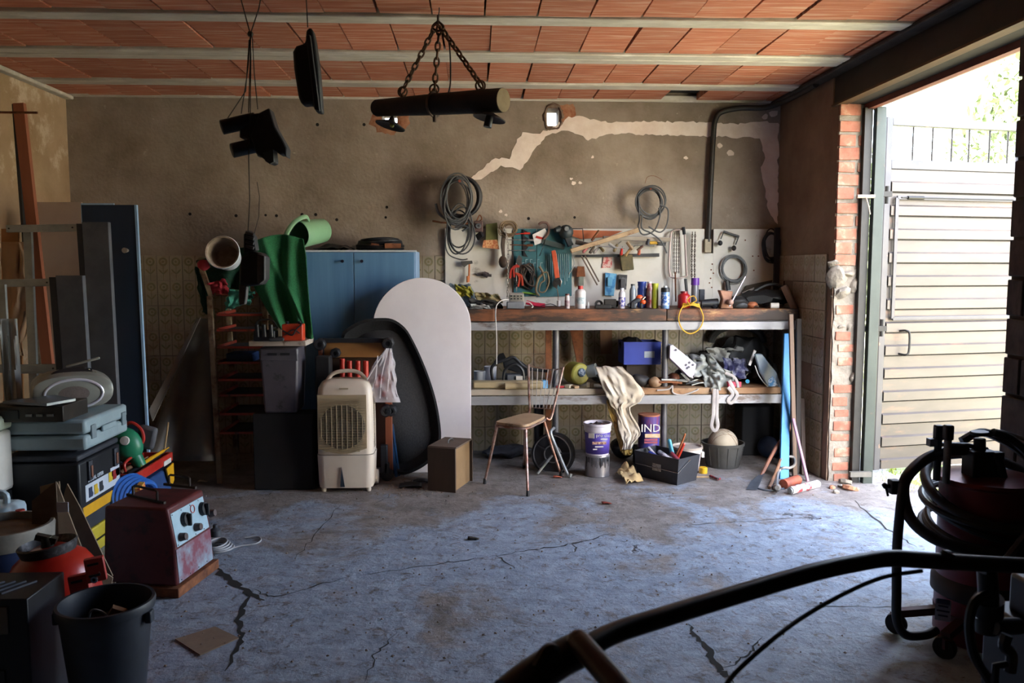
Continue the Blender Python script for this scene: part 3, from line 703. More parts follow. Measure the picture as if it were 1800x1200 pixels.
# transparent bag hanging at the far left
q = random.Random(12)
def bagf(u, v):
    x = 2 + u * (46 + 8 * sin(v * 4)); y = 425 + v * 200; r_ = .08 * sin(pi * u) * (.4 + .6 * sin(pi * v)) + .03 * noise.noise(V((u * 6, v * 6, 2)))
    return P(x + 8 * noise.noise(V((u * 3, v * 5, 9))), y, 5.46 - r_)
m = M(); m.grid(bagf, 20, 28)
one('plastic_bag', m, mat('peach_bag', 'a98464', 'c09a78', sc=3, rough=.45, alpha=.8, bump=.5), 'crumpled peach tinted plastic bag hanging at the far left edge', 'bag', solid=.002)
def sheetf(u, v):
    x0, x1 = -5 + 20 * v, 30 + 14 * v; return P(x0 + (x1 - x0) * u, 560 + v * 200, 4.5 - .04 * sin(u * 9 + v * 3) - .03 * noise.noise(V((u * 5, v * 5, 0))))
m = M(); m.grid(sheetf, 12, 20); one('plastic_sheet', m, mat('grey_film', '8f8f8c', 'a5a5a2', sc=5, rough=.35, alpha=.6, bump=.4), 'grey translucent plastic sheet draped at the left edge', 'sheet', solid=.002)
m = M(); p = P(8, 606, 4.4); m.cyl(p, p + V((.05, 0, 0)), .02, n=12); m.box(p - V((.06, 0, 0)), (.12, .03, .03)); 
one('metal_upright', slabz(-4, 8, 500, 4.6, 22, 34, 4.45, .02), ALU, 'pale aluminium strip leaning at the far left edge', 'bar')
m = M(); a = P(-60, 460, 5.0)
# translucent sheets leaning on the back wall beside the blue door
def tarp(u, v):
    xl = 345 - 95 * v; xr = 372 + 5 * v; x = xl + (xr - xl) * u; y = 560 + v * 250
    return P(x, y, 6.25 - .55 * v - .06 * sin(u * 8 + 1) * v)
m = M(); m.grid(tarp, 16, 20); one('plastic_sheet', m, mat('grey_sheet', '55534f', '69665f', sc=3, rough=.4, bump=.15), 'large dark grey plastic sheet leaning on the tiles behind the rusty rack', 'sheet', solid=.004)
m = M(); pts = [P(352, 558, 6.18), P(340, 572, 6.18), P(262, 720, 5.7), P(268, 740, 5.7)]; m.prism(pts, (0, .02, 0)); one('plastic_strip', m, mat('pale_strip', '8f8a84', '9d9890', sc=4), 'pale folded edge strip leaning beside the dark blue door', 'strip')
m = M(); m.cyl(V((P(262, 471, 5.40).x, 5.40, 0)), P(296, 742, 5.38), .006, .005, 6); one('wooden_stick', m, TAN, 'short pale wooden stick poking up behind the red tool tray', 'stick')

# white cool box, jerrycan and paint tub at the very left
t = T('cool_box', 'pale cream cool box cut by the left picture edge', 'box', P(-40, 870, 3.9))
m = M(); c = P(-50, 820, 3.95); c.x = P(24, 820, 4.12).x - .2; m.box(c, (.4, .35, .30)); obj('body', m, WHT, t, bev=.02)
m = M(); m.box(c + V((0, 0, .19)), (.41, .36, .075)); obj('lid', m, mat('greenish_white', 'c5cfc0', 'b5bfb0', sc=5), t, bev=.02)
m = M(); m.box(c + V((.2, -.06, .14)), (.03, .05, .04)); obj('catch', m, BLK, t, bev=.004)
z0 = c.z - .15
m = M(); m.box((c.x, c.y, z0 / 2 - .001), (.38, .34, z0 - .002)); one('dark_crate', m, BLK, 'black crate under the cream cool box at the left edge', 'crate', bev=.01)
t = T('jerrycan', 'small white plastic jerrycan in front of the cream cool box', 'can', G(10, 1010))
c = P(-12, 925, 3.45); m = M(); m.box((c.x, 3.45, c.z / 2 + .05), (.22, .16, c.z + .1)); obj('body', m, mat('milky_plastic', 'b5c8d4', 'a2b8c6', sc=5, rough=.35), t, bev=.03)
m = M(); m.tube(curve([(c.x - .06, 3.45, c.z + .1), (c.x - .05, 3.45, c.z + .14), (c.x + .05, 3.45, c.z + .14), (c.x + .06, 3.45, c.z + .1)], 4), .014, 8); obj('handle', m, MATS['milky_plastic'], t)
p = P(36, 908, 3.4); m = M(); m.cyl(V((p.x, 3.4, p.z - .06)), V((p.x, 3.4, p.z + .03)), .017, n=12); obj('spout_cap', m, RED, t)
m = M(); m.cyl(V((c.x + .07, 3.45, c.z + .06)), V((p.x, 3.4, p.z - .05)), .02, n=10); obj('neck', m, MATS['milky_plastic'], t)
t = T('paint_tub', 'dirty open paint tub with a brown lid ring behind the red gas cylinder', 'tub', (P(4, 950, 3.22).x, 3.22, 0))
c = P(4, 925, 3.22); m = M(); m.lathe([(.15, 0), (.175, c.z - .03)], (c.x, 3.22, 0), n=28); obj('body', m, mat('dark_blue_tub', '1c2a48', '24345a', sc=6, rough=.5), t)
m = M(); m.lathe([(.178, -.06), (.182, 0), (.178, .01), (.165, .01), (.165, -.03)], (c.x, 3.22, c.z), n=28, caps=False); obj('rim', m, mat('grimy_white', '6e6a64', '8a857c', sc=9), t)
m = M(); m.lathe([(.165, -.02), (.0, -.012)], (c.x, 3.22, c.z), n=28, caps=False); obj('contents', m, mat('brown_sludge', '4a3626', '6a4e36', sc=14, bump=.5), t)

# red gas cylinder, leaning
t = T('gas_cylinder', 'leaning red gas cylinder with slotted red bracket at the lower left', 'cylinder', (P(110, 1000, 2.98).x, 2.98, 0))
base = V((P(120, 1090, 2.98).x, 2.98, .012)); top = P(84, 960, 2.98); ax = (top - base).normalized(); Lh = (top - base).length
m = M(); m.lathe([(.06, 0), (.125, .008), (.15, .05), (.152, Lh * .72), (.145, Lh * .82), (.12, Lh * .91), (.08, Lh * .97), (.05, Lh)], base, ax, 36); obj('shell', m, mat('glossy_red', '9c1812', 'aa2a1c', sc=5, rough=.3, c3='6a1510', s3=18, t3=.68), t)
m = M(); m.lathe([(.085, -.02), (.1, .03), (.095, .035), (.08, -.01)], top - ax * .02, ax, 24, caps=False); obj('collar', m, mat('scuffed_black', '2e2e30', '77777a', sc=22, rough=.5, lo=.5, hi=.7), t)
m = M(); m.cyl(top, top + ax * .035, .022, .02, 12); m.box(top + ax * .03, (.07, .03, .02), (0, .3, .2)); obj('valve', m, mat('brass_dark', '2a2824', '4a463c', sc=20, metal=.5, rough=.4), t)
sd_ = ax.cross(V((0, 1, 0))).normalized()
for (x, y) in ((140, 1030), (168, 1000)):
    c = P(x, y, 2.98 - .12); m = M(); rt = Matrix((V((ax.z, -.0, -ax.x)).normalized(), V((0, 1, 0)), ax)).transposed(); rz = Matrix.Rotation(R(18), 3, 'Z')
    m.box(c, (.062, .025, .085), rz @ rt); b = obj('bracket', m, mat('bracket_red', 'b8423c', 'a8322c', sc=9, rough=.45, c3='d8c8c0', s3=30, t3=.7), t, bev=.003)
    for dz in (-.018, .022): m = M(); m.box(c + ax * dz + V((0, -.014, 0)), (.036, .004, .008), rz @ rt); obj('slot', m, BLK, b)
    m = M(); m.lathe([(.012, 0), (.012, .006), (.006, .006), (.006, 0)], c - ax * .03 + V((.0, -.018, 0)), (0, -1, 0), 12); obj('rivet', m, CHR, b)

# brown cardboard with torn points
t = T('cardboard_box', 'torn brown cardboard box flaps standing behind the red gas cylinder', 'box', (P(120, 1000, 3.35).x, 3.35, 0))
cm = mat('cardboard', '7d6a55', '94806a', sc=6, rough=.9, bump=.15); cmd = mat('cardboard_dirty', '55483c', '6d5c4c', sc=8, rough=.9)
def flap(pts, D, mt_, nm='flap'):
    m = M(); m.prism([P(a, b, D if len(r_) == 0 else r_[0]) for a, b, *r_ in pts], (0, .006, 0)); return obj(nm, m, mt_, t)
flap([(56, 940, 3.3), (56, 880, 3.3), (98, 846, 3.3), (103, 940, 3.3)], 3.3, cmd); flap([(100, 848, 3.31), (152, 985, 3.31), (198, 1015, 3.4), (190, 1060, 3.4), (120, 1060, 3.3), (103, 935, 3.3)], 3.3, cm)
flap([(70, 855, 3.45), (104, 846, 3.45), (110, 940, 3.45), (75, 940, 3.45)], 3.4, cm); flap([(112, 870, 3.5), (118, 850, 3.5), (140, 890, 3.5), (198, 1012, 3.5), (150, 1020, 3.5), (112, 900, 3.5)], 3.5, cm)
m = M(); m.box(P(110, 891, 3.29), (.045, .004, .04)); obj('sticker', m, mat('pale_sticker', 'a8adb8'), t)
m = M(); cc = P(150, 1060, 3.4); m.box((cc.x, 3.46, .08), (.16, .10, .158)); obj('carton_base', m, cmd, t)

# black tool chest, grey case, video recorder, radio
ang = 0
tc = T('tool_chest', 'tall black tool chest with yellow stripe and yellow drawer, left stack', 'toolbox', (-2.2, 4.36, 0))
x1, x0, ya, yb = -1.96, -2.34, 4.12, 4.60
m = M(); m.box(((x0 + x1) / 2, (ya + yb) / 2, .40), (x1 - x0, yb - ya, .27)); obj('upper_case', m, BLK, tc, bev=.012)
m = M(); m.box(((x0 + x1) / 2, (ya + yb) / 2, .555), (x1 - x0 - .01, yb - ya - .01, .03)); obj('lid', m, DUSTY, tc, bev=.01)
m = M(); m.box(((x0 + x1) / 2, (ya + yb) / 2, .215), (x1 - x0 + .004, yb - ya + .004, .085)); obj('stripe_body', m, mat('slate', '23252c', '2d3038', sc=7), tc, bev=.008)
YEL = mat('tool_yellow', 'd8a018', 'c99214', sc=7, rough=.5, bump=.08)
m = M(); m.box((x1 - .003, (ya + yb) / 2, .275), (.012, yb - ya - .04, .055)); obj('yellow_stripe', m, YEL, tc, bev=.003)
m = M(); m.prism([V((x1 + .01, ya + .01, .17)), V((x1 - .04, ya + .03, .0)), V((x1 - .04, yb - .03, .0)), V((x1 + .01, yb - .01, .17))], (-.3, 0, 0)); obj('drawer', m, mat('dusty_yellow', 'c9b53a', 'b8a22e', sc=5, rough=.55, c3='8a7c3a', s3=6, t3=.6), tc, bev=.01)
m = M(); m.prism([V((x1 - .012, ya + .03, .09)), V((x1 - .016, ya + .03, .08)), V((x1 - .016, yb - .03, .08)), V((x1 - .012, yb - .03, .09))], (.006, 0, 0)); obj('drawer_groove', m, BLK, tc)
lab = mat('label_white', 'c4ccd8', 'b4bcc8', sc=5, rough=.5)
m = M(); m.box((x1 + .002, ya + .25, .365), (.003, .40, .085)); lb_ = obj('label', m, lab, tc)
m = M(); m.box((x1 + .002, ya + .395, .395), (.003, .11, .06)); obj('label_tab', m, lab, tc)
for k_, (dy, cc_) in enumerate([(.1, '2a3550'), (.16, 'c9a52a'), (.22, '2a2c33'), (.33, 'd0b030'), (.38, '8a1c1c')]):
    m = M(); m.box((x1 + .005, ya + dy, .362 + (.02 if k_ > 2 else 0)), (.003, .035, .05)); m.cyl((x1 + .004, ya + dy + .012, .35 + (.02 if k_ > 2 else 0)), (x1 + .007, ya + dy + .012, .35 + (.02 if k_ > 2 else 0)), .014, n=10); obj('printed_picture', m, mat('pic' + str(k_), cc_), lb_)
text('SPECIAL OFFER', .026, (x1 + .003, ya + .17, .425), (0, 1, 0), (0, 0, 1), lab, tc, 'lettering', off=.0008)
for dy in (.1, .4):
    m = M(); m.box((x1 + .006, ya + dy, .475), (.016, .04, .10)); k_ = obj('latch', m, DUSTY, tc, bev=.004)
    m = M(); m.box((x1 + .016, ya + dy, .47), (.01, .018, .06)); obj('latch_tongue', m, mat('copper_brown', '6b4030', '7d5040', sc=9), k_, bev=.003)
m = M(); m.box(((x0 + x1) / 2 + .1, (ya + yb) / 2, .575), (.07, .24, .025)); obj('top_handle', m, DUSTY, tc, bev=.008)
gc = T('power_tool_case', 'pale grey power tool case lying on the black tool chest', 'case', (-2.15, 4.36, .59))
GC = mat('pale_grey_case', '9aabb0', '8b9ca2', sc=6, rough=.45, bump=.05)
for z_ in (.635, .715): m = M(); m.box((-2.13, 4.37, z_), (.42, .50, .074)); obj('case_half', m, GC, gc, bev=.016)
m = M(); m.box((-1.915, 4.37, .675), (.014, .16, .03)); obj('handle', m, GC, gc, bev=.005)
for dy in (-.17, .19): m = M(); m.box((-1.918, 4.37 + dy, .68), (.012, .05, .07)); obj('clasp', m, mat('grey_clasp', '7c8a90', '707e84', sc=8), gc, bev=.004)
vr = T('video_recorder', 'dark flat video recorder lying on the grey power tool case', 'recorder', (-2.17, 4.2, .754))
m = M(); m.box((-2.17, 4.18, .795), (.36, .26, .078)); obj('casing', m, mat('dark_brown_metal', '2b2622', '38322c', sc=9, rough=.45, metal=.3), vr, bev=.004)
m = M(); m.box((-2.26, 4.048, .795), (.12, .006, .04)); obj('cassette_slot', m, BLK, vr)
for dx in (-.05, .0, .05): m = M(); m.box((-2.1 + dx, 4.047, .79), (.03, .006, .012)); obj('button', m, GREYM, vr)
m = M(); m.prism([(-2.3, 4.1, .84), (-2.05, 4.02, .84), (-1.97, 4.14, .845), (-2.12, 4.24, .85)], (0, 0, .012)); one('metal_plate', m, mat('shiny_plate', '5a5f6a', '7b828e', sc=6, rough=.25, metal=.8), 'shiny folded metal plate lying on the video recorder', 'plate')
ra = T('radio', 'rounded silver-grey portable radio with oval speaker on the grey case', 'radio', (-2.12, 4.45, .754))
SIL = mat('silver_plastic', '9b9a92', '88877f', sc=5, rough=.35, bump=.03, metal=.2)
def body_prof(t_, w_, h_, p_=2.6):
    c_, s_ = cos(t_), sin(t_); return (w_ * math.copysign(abs(c_) ** (2 / p_), c_), h_ * math.copysign(abs(s_) ** (2 / p_), s_))
rc = V((-2.13, 4.44, .86)); rr_ = Matrix.Rotation(R(30), 3, 'Z')
def rloc(x, y, z): return rc + rr_ @ V((x, y, z))
m = M(); n_ = 28; vs = []; sec = [(-.12, .5), (-.115, .8), (-.09, .95), (0, 1), (.09, .95), (.115, .8), (.12, .5)]
for y_, s_ in sec:
    for i in range(n_):
        a = 2 * pi * i / n_; X_, Z_ = body_prof(a, .19, .105); vs.append(rloc(X_ * (.9 + .1 * s_), y_, Z_ * s_))
fs = [(j * n_ + i, j * n_ + (i + 1) % n_, (j + 1) * n_ + (i + 1) % n_, (j + 1) * n_ + i) for j in range(len(sec) - 1) for i in range(n_)] + [tuple(range(n_)), tuple((len(sec) - 1) * n_ + i for i in range(n_))]
m.add(vs, fs); obj('shell', m, SIL, ra)
m = M(); m.tube([rloc(.135 * cos(a), -.118, .075 * sin(a) - .01) for a in [2 * pi * i / 28 for i in range(28)]], .008, 8, closed=True); obj('speaker_ring', m, mat('bright_ring', 'd8d4e0', rough=.2, metal=.3, bump=0), ra)
m = M(); m.lathe([(1, 0), (.5, .008), (0, .010)], rloc(0, -.113, -.01), Matrix((rr_ @ V((.13, 0, 0)), rr_ @ V((0, 0, .072)), rr_ @ V((0, -1, 0)))).transposed(), 24, caps=False); obj('speaker_cloth', m, mat('speaker_brown', '5f5350', '6e605a', sc=60, rough=.9, bump=.3), ra)
m = M(); m.lathe([(.075, 0), (.075, .012), (.03, .02), (0, .02)], rloc(.03, .0, .095), (0, 0, 1), 24, sy=.6); obj('disc_lid', m, mat('smoke_lid', '1c1c1e', rough=.15, bump=0), ra)
m = M(); m.beam(rloc(-.02, .03, .118), rloc(.14, .0, .16), .02, .012); obj('handle', m, SIL, ra, bev=.004)
for i in range(5): m = M(); m.sph(rloc(-.04 + i * .02, -.075, .096), .005, 6); obj('button', m, WHT, ra)
m = M(); m.lathe([(.1, 0), (.095, .004), (0, .005)], rloc(.0, -.075, .088), Matrix((rr_ @ V((1, 0, 0)), rr_ @ V((0, .32, .30)), rr_ @ V((0, -.6, .8)))).transposed(), 24, caps=False); obj('display_panel', m, BLK, ra)
m = M(); m.box(rloc(.13, -.06, .07), (.06, .02, .01), (0, .7, .5)); obj('dial_window', m, mat('amber', '9a7c2a', rough=.3, bump=0), ra)
m = M(); m.box(rloc(.188, .0, .0), (.012, .07, .03), (0, 0, R(30))); obj('socket_panel', m, BLK, ra)

# blue toolbox with red tray
bt = T('toolbox', 'blue plastic toolbox with open red tray of tools behind the welder', 'toolbox', (-2.08, 5.05, 0))
BL = mat('tool_blue', '27406e', '2f4c80', sc=7, rough=.5, bump=.05)
x1, x0, ya, yb = -1.93, -2.12, 4.72, 5.30
m = M(); m.box(((x0 + x1) / 2, (ya + yb) / 2, .12), (x1 - x0 - .03, yb - ya - .02, .24), taper=1.06); obj('bin', m, BL, bt, bev=.012)
for a_, b_, c_, d_ in ((x0, x1, ya, ya + .015), (x0, x1, yb - .015, yb), (x0, x0 + .015, ya, yb), (x1 - .015, x1, ya, yb)):
    m = M(); m.box(((a_ + b_) / 2, (c_ + d_) / 2, .30), (b_ - a_, d_ - c_, .055)); obj('tray_side', m, RED, bt, bev=.004)
m = M(); m.box(((x0 + x1) / 2, (ya + yb) / 2, .275), (x1 - x0 - .01, yb - ya - .01, .01)); obj('tray_floor', m, RED, bt)
m = M(); m.tube(curve([(x1 - .1, ya + .1, .32), (x1 - .1, ya + .1, .37), (x1 - .1, ya + .26, .38), (x1 - .1, ya + .26, .32)], 4), .008, 6); obj('tray_handle', m, RED, bt)
m = M(); m.prism([(x1 + .003, yb - .14, .25), (x1 + .003, yb - .02, .26), (x1 + .003, yb - .02, .15), (x1 + .003, yb - .06, .12), (x1 + .003, yb - .12, .2)], (.008, 0, 0)); obj('yellow_flap', m, YEL, bt)
m = M(); m.box((x1 + .002, yb - .1, .285), (.003, .12, .03)); obj('sticker', m, WHT, bt)
for i, (a_, b_, r_, mt_, nm, lb_) in enumerate([((x1 - .06, ya + .2, .33), (x1 - .04, yb - .05, .345), .013, YEL, 'screwdriver', 'yellow handled screwdriver lying in the red tray'), ((x0 + .05, ya + .12, .30), (x1 - .08, ya + .3, .34), .018, BRN, 'hammer_handle', 'brown wooden handle lying in the red tray'), ((x0 + .1, ya + .1, .3), (x0 + .14, yb - .1, .325), .016, BLK, 'black_pliers', 'black pliers lying in the red tray')]):
    m = M(); m.cyl(a_, b_, r_, r_ * .8, 10); m.cyl(b_, V(b_) + (V(b_) - V(a_)) * .25, r_ * .3, n=6); one(nm, m, mt_, lb_, 'tool')
# blue hose coil in front
hc = M(); c = V((-1.86, 4.62, .17))
for i in range(5): hc.tube([c + V((-.02 * i + .02 * sin(a * 2), .17 * cos(a), .13 * sin(a) + .01 * i)) for a in [2 * pi * k_ / 30 for k_ in range(30)]], .014, 7, closed=True)
hcoil = one('hose_coil', hc, mat('blue_hose', '2a5aa8', '356ab8', sc=8, rough=.35), 'coiled bright blue hose standing in front of the blue toolbox', 'hose')
m = M(); m.box((-1.87, 4.62, .018), (.12, .2, .034)); one('blue_tray', m, BL, 'small blue tray under the coiled blue hose', 'tray', bev=.006)
m = M(); m.box((-1.845, 4.56, .29), (.03, .07, .035), (.3, 0, 0)); obj('printed_tag', m, mat('red_yellow_tag', 'c8503a', 'd8b84a', sc=60, lo=.45, hi=.55), hcoil, label='red and yellow printed tag')
# green grinder with red handle
gg = T('green_blower', 'green round-bodied power tool with a red loop handle behind the tool chest', 'power tool', (P(222, 800, 4.95).x, 4.95, .305))
GRN = mat('tool_green', '1d6b4c', '27805c', sc=7, rough=.4, bump=.05)
c = P(222, 782, 4.95); m = M(); m.sph(c, (.095, .07, .11), 20, (0, -.4, 0)); obj('housing', m, GRN, gg)
m = M(); m.lathe([(.028, 0), (.024, .01), (0, .012)], c + V((.02, -.066, .04)), (0.1, -1, .2), 16, caps=False); obj('badge', m, WHT, gg)
m = M(); m.cyl(c + V((.03, 0, -.03)), c + V((.08, 0, -.13)), .045, .035, 14); obj('nozzle', m, GRN, gg)
m = M(); m.tube(curve([P(215, 748, 4.97), P(232, 743, 4.97), P(248, 755, 4.97), P(252, 772, 4.97), P(245, 784, 4.97)], 5), .011, 8); obj('handle', m, RED, gg)
m = M(); m.box(P(258, 768, 5.0), (.11, .05, .14), (0, .25, 0)); obj('guard', m, mat('grey_guard', '4a4a4e', '5a5a60', sc=9), gg, bev=.02)
m = M(); c2 = P(222, 782, 4.95); m.box((c2.x - .1, 5.03, .22), (.16, .2, .18)); 
# welder ---------------------------------------------------------------
wl = T('welder', 'old dark red welding machine with dials on its pale control face', 'welder', (-1.35, 3.72, 0), 0)
g0 = G(312, 1050); g1 = G(378, 1000); fx = (g1 - g0).normalized(); sx_ = V((-fx.y, fx.x, 0)); Lf = (g1 - g0).length; Ls = .36
def wp(u, v, z): return V((g0.x, g0.y, 0)) + fx * u + sx_ * v + V((0, 0, z))
WR = mat('welder_red', '4c1a1c', '5d2426', sc=7, rough=.5, bump=.15, metal=.2, c3='3a1616', s3=9, t3=.58)
m = M(); hT = .41
m.add([wp(0, 0, .05), wp(Lf, 0, .05), wp(Lf, Ls, .05), wp(0, Ls, .05), wp(.015, .012, .24), wp(Lf - .01, .012, .24), wp(Lf - .01, Ls, .24), wp(.015, Ls, .24), wp(.015, .045, hT), wp(Lf - .01, .045, hT), wp(Lf - .01, Ls - .01, hT), wp(.015, Ls - .01, hT)],
      [(0, 1, 5, 4), (1, 2, 6, 5), (2, 3, 7, 6), (3, 0, 4, 7), (4, 5, 9, 8), (5, 6, 10, 9), (6, 7, 11, 10), (7, 4, 8, 11), (8, 9, 10, 11), (3, 2, 1, 0)]); obj('casing', m, WR, wl, bev=.012)
m = M(); m.add([wp(-.01, -.012, .0), wp(Lf + .02, -.012, 0), wp(Lf + .02, Ls, 0), wp(-.01, Ls, 0), wp(-.01, -.012, .045), wp(Lf + .02, -.012, .045), wp(Lf + .02, Ls, .045), wp(-.01, Ls, .045)], [(0, 1, 5, 4), (1, 2, 6, 5), (2, 3, 7, 6), (3, 0, 4, 7), (4, 5, 6, 7), (3, 2, 1, 0)]); obj('base_frame', m, RUST, wl, bev=.004)
pn = lambda u, z, o=.0: wp(u, (.012 + (.045 - .012) * max(0, (z - .24)) / (hT - .24)) * (1 if z > .24 else 0) + (.012 * (z - .05) / .19 if z <= .24 else 0) - o, z)
nrm = (-sx_ + V((0, 0, .18))).normalized()
PAN = mat('panel_pale_blue', '9db8c6', 'adc6d2', sc=9, rough=.4, metal=.2, c3='6d7a84', s3=30, t3=.68)
m = M(); m.add([pn(.03, .225, .003), pn(Lf - .03, .225, .003), pn(Lf - .03, hT - .03, .003), pn(.03, hT - .03, .003), pn(.03, .225, -.004), pn(Lf - .03, .225, -.004), pn(Lf - .03, hT - .03, -.004), pn(.03, hT - .03, -.004)], [(0, 1, 2, 3), (4, 5, 6, 7), (0, 1, 5, 4), (1, 2, 6, 5), (2, 3, 7, 6), (3, 0, 4, 7)]); obj('control_panel', m, PAN, wl)
m = M(); m.add([pn(.02, .06, .002), pn(Lf - .02, .06, .002), pn(Lf - .02, .215, .002), pn(.02, .215, .002), pn(.02, .06, -.004), pn(Lf - .02, .06, -.004), pn(Lf - .02, .215, -.004), pn(.02, .215, -.004)], [(0, 1, 2, 3), (4, 5, 6, 7), (0, 1, 5, 4), (1, 2, 6, 5), (2, 3, 7, 6), (3, 0, 4, 7)]); obj('lower_panel', m, mat('worn_red_blue', '7c4450', '8fa6b4', sc=3.5, rough=.45, bump=.1, lo=.45, hi=.6), wl)
for u, z_ in ((.13, .325), (.3, .325)):
    m = M(); m.lathe([(.034, 0), (.03, .02), (.0, .022)], pn(u, z_, .002), nrm, 20); k_ = obj('dial', m, BLK, wl)
    m = M(); m.box(pn(u, z_, .03), (.012, .02, .058), Matrix((fx, -sx_, V((0, 0, 1)))).transposed()); obj('dial_grip', m, BLK, k_, bev=.003)
for u, z_ in ((.07, .26), (.21, .262), (.36, .285)): m = M(); m.lathe([(.02, 0), (.016, .03), (0, .03)], pn(u, z_, .002), nrm, 14); obj('socket', m, mat('socket_brown', '5a4a48', '3a2e2e', sc=20), wl)
m = M(); m.lathe([(.02, 0), (.02, .002), (.017, .002), (.017, 0)], pn(.215, .35, .004), nrm, 20, caps=False); obj('round_logo', m, RED, wl)
for u in (.04, .12, .2, .28, .36):
    for z_ in (.232, hT - .038, .07): m = M(); m.sph(pn(u, z_, .003), .0035, 6); obj('screw', m, GREYM, wl)
for v_ in (.09, .29):
    for_ = curve([wp(.09, v_, hT), wp(.09, v_, hT + .05), wp(.11, v_, hT + .06), wp(.27, v_, hT + .06), wp(.29, v_, hT + .05), wp(.29, v_, hT)], 4)
for k_, (a_, b_) in enumerate(((P(235, 893, 3.95), P(277, 890, 3.85)), (P(298, 866, 4.15), P(334, 870, 4.1)))):
    up = V((0, 0, .055)); a_.z = b_.z = hT; m = M(); m.tube([a_, a_ + up * .9, a_ + up + (b_ - a_) * .08, b_ + up - (b_ - a_) * .08, b_ + up * .9, b_], .006, 8); obj('lift_handle', m, mat('dark_rod', '2a2220', '3c302c', sc=10, metal=.5, rough=.5), wl)
    m = M(); m.beam(a_.lerp(b_, -.25) + V((0, 0, .004)), a_.lerp(b_, 1.3) + V((0, 0, .004)), .012, .012); obj('lift_bar', m, MATS['dark_rod'], wl)
# cable on floor right of the welder
m = M(); c = G(382, 965)
for i in range(4): m.tube([V((c.x + (.085 - .012 * i) * cos(a), c.y + .08 * sin(a), .008 + .009 * i)) for a in [2 * pi * k_ / 24 for k_ in range(24)]], .005, 6, closed=True)
m.tube(curve([G(395, 968, .01), G(420, 960, .008), G(450, 955, .006), G(459, 948, .006), G(452, 943, .006), G(430, 945, .006)], 6), .004, 6)
one('cable_coil', m, mat('grey_cable', 'a5a5a8', '8f8f92', sc=9), 'coil of pale grey cable on the floor right of the welder', 'cable')
m = M(); c = G(376, 958); m.lathe([(.035, 0), (.03, .03), (.012, .045), (.012, .06), (0, .062)], c + V((.0, .03, .045)), (0, 0, 1), 14); one('plug', m, DUSTY, 'dark round plug resting on the pale cable coil', 'plug')
m = M(); m.prism([G(308, 1124, .002), G(378, 1102, .002), G(420, 1122, .002), G(352, 1152, .002)], (0, 0, .004)); one('cardboard_piece', m, mat('brown_card', '6e5c4c', '7f6c5a', sc=9, rough=.95, bump=.1), 'flat piece of brown cardboard lying on the blue floor', 'cardboard')
# black bucket
bk = T('bucket', 'large black rubber bucket with scraps inside at the lower left', 'bucket', (P(186, 1065, 2.72).x, 2.72, 0))
c = V((P(186, 1065, 2.72).x, 2.72, 0)); hz = .40
BK = mat('rubber_black', '1b1e26', '262a34', sc=7, rough=.5, bump=.08, c3='4a4d55', s3=50, t3=.7)
m = M(); m.lathe([(.0, .0), (.098, .0), (.108, .02), (.143, hz - .03), (.152, hz - .03), (.155, hz - .01), (.152, hz), (.142, hz), (.137, hz - .03), (.103, .02), (0, .018)], c, (0, 0, 1), 48, caps=False); obj('shell', m, BK, bk)
for s_ in (-1, 1): m = M(); m.box(c + V((.15 * s_, -.02, hz - .05)), (.02, .035, .04)); obj('lug', m, BK, bk, bev=.004)
m = M(); m.lathe([(.13, hz - .09), (.1, hz - .08), (0, hz - .085)], c, (0, 0, 1), 24, caps=False); obj('dirt_fill', m, crk, bk)
m = M(); m.tube(curve([c + V((-.06, 0, hz - .08)), c + V((-.04, -.01, hz - .03)), c + V((.0, .0, hz - .05)), c + V((.01, -.02, hz - .08))], 6), .004, 6); one('wire_scrap', m, GREYM, 'bent grey wire scrap inside the black bucket', 'wire')
m = M(); m.box(c + V((.03, .01, hz - .055)), (.05, .02, .05), (.3, .5, .4)); one('wood_scrap', m, BRN, 'small brown wooden scrap inside the black bucket', 'scrap')
# black equipment box in the corner
eb = T('equipment_box', 'black metal equipment box with beige front panel, bottom left corner', 'box', (-1.55, 2.72, 0))
m = M(); m.box((-1.575, 2.725, .23), (.31, .24, .448)); obj('casing', m, mat('black_metal', '121318', '1a1b22', sc=8, rough=.45, metal=.2, bump=.05), eb, bev=.004)
m = M(); m.box((-1.6, 2.602, .385), (.24, .006, .09)); obj('front_panel', m, mat('beige_panel', '4e4a44', '5a554d', sc=9), eb, bev=.002)
for i in range(4): m = M(); m.box((-1.60 + .035 * i, 2.70 + .0, .4565), (.008, .12, .006), (0, 0, -.5)); obj('top_rib', m, mat('dull_rib', '3b3d48', '4a4c58', sc=9), eb)
m = M(); m.box((-1.6, 2.602, .12), (.2, .006, .2)); obj('vent_plate', m, BLK, eb)
for i in range(5): m = M(); m.box((-1.6 + rnd.uniform(-.06, .06), 2.598, .1 + .04 * i), (.012, .004, .008)); obj('stud', m, CHR, eb)
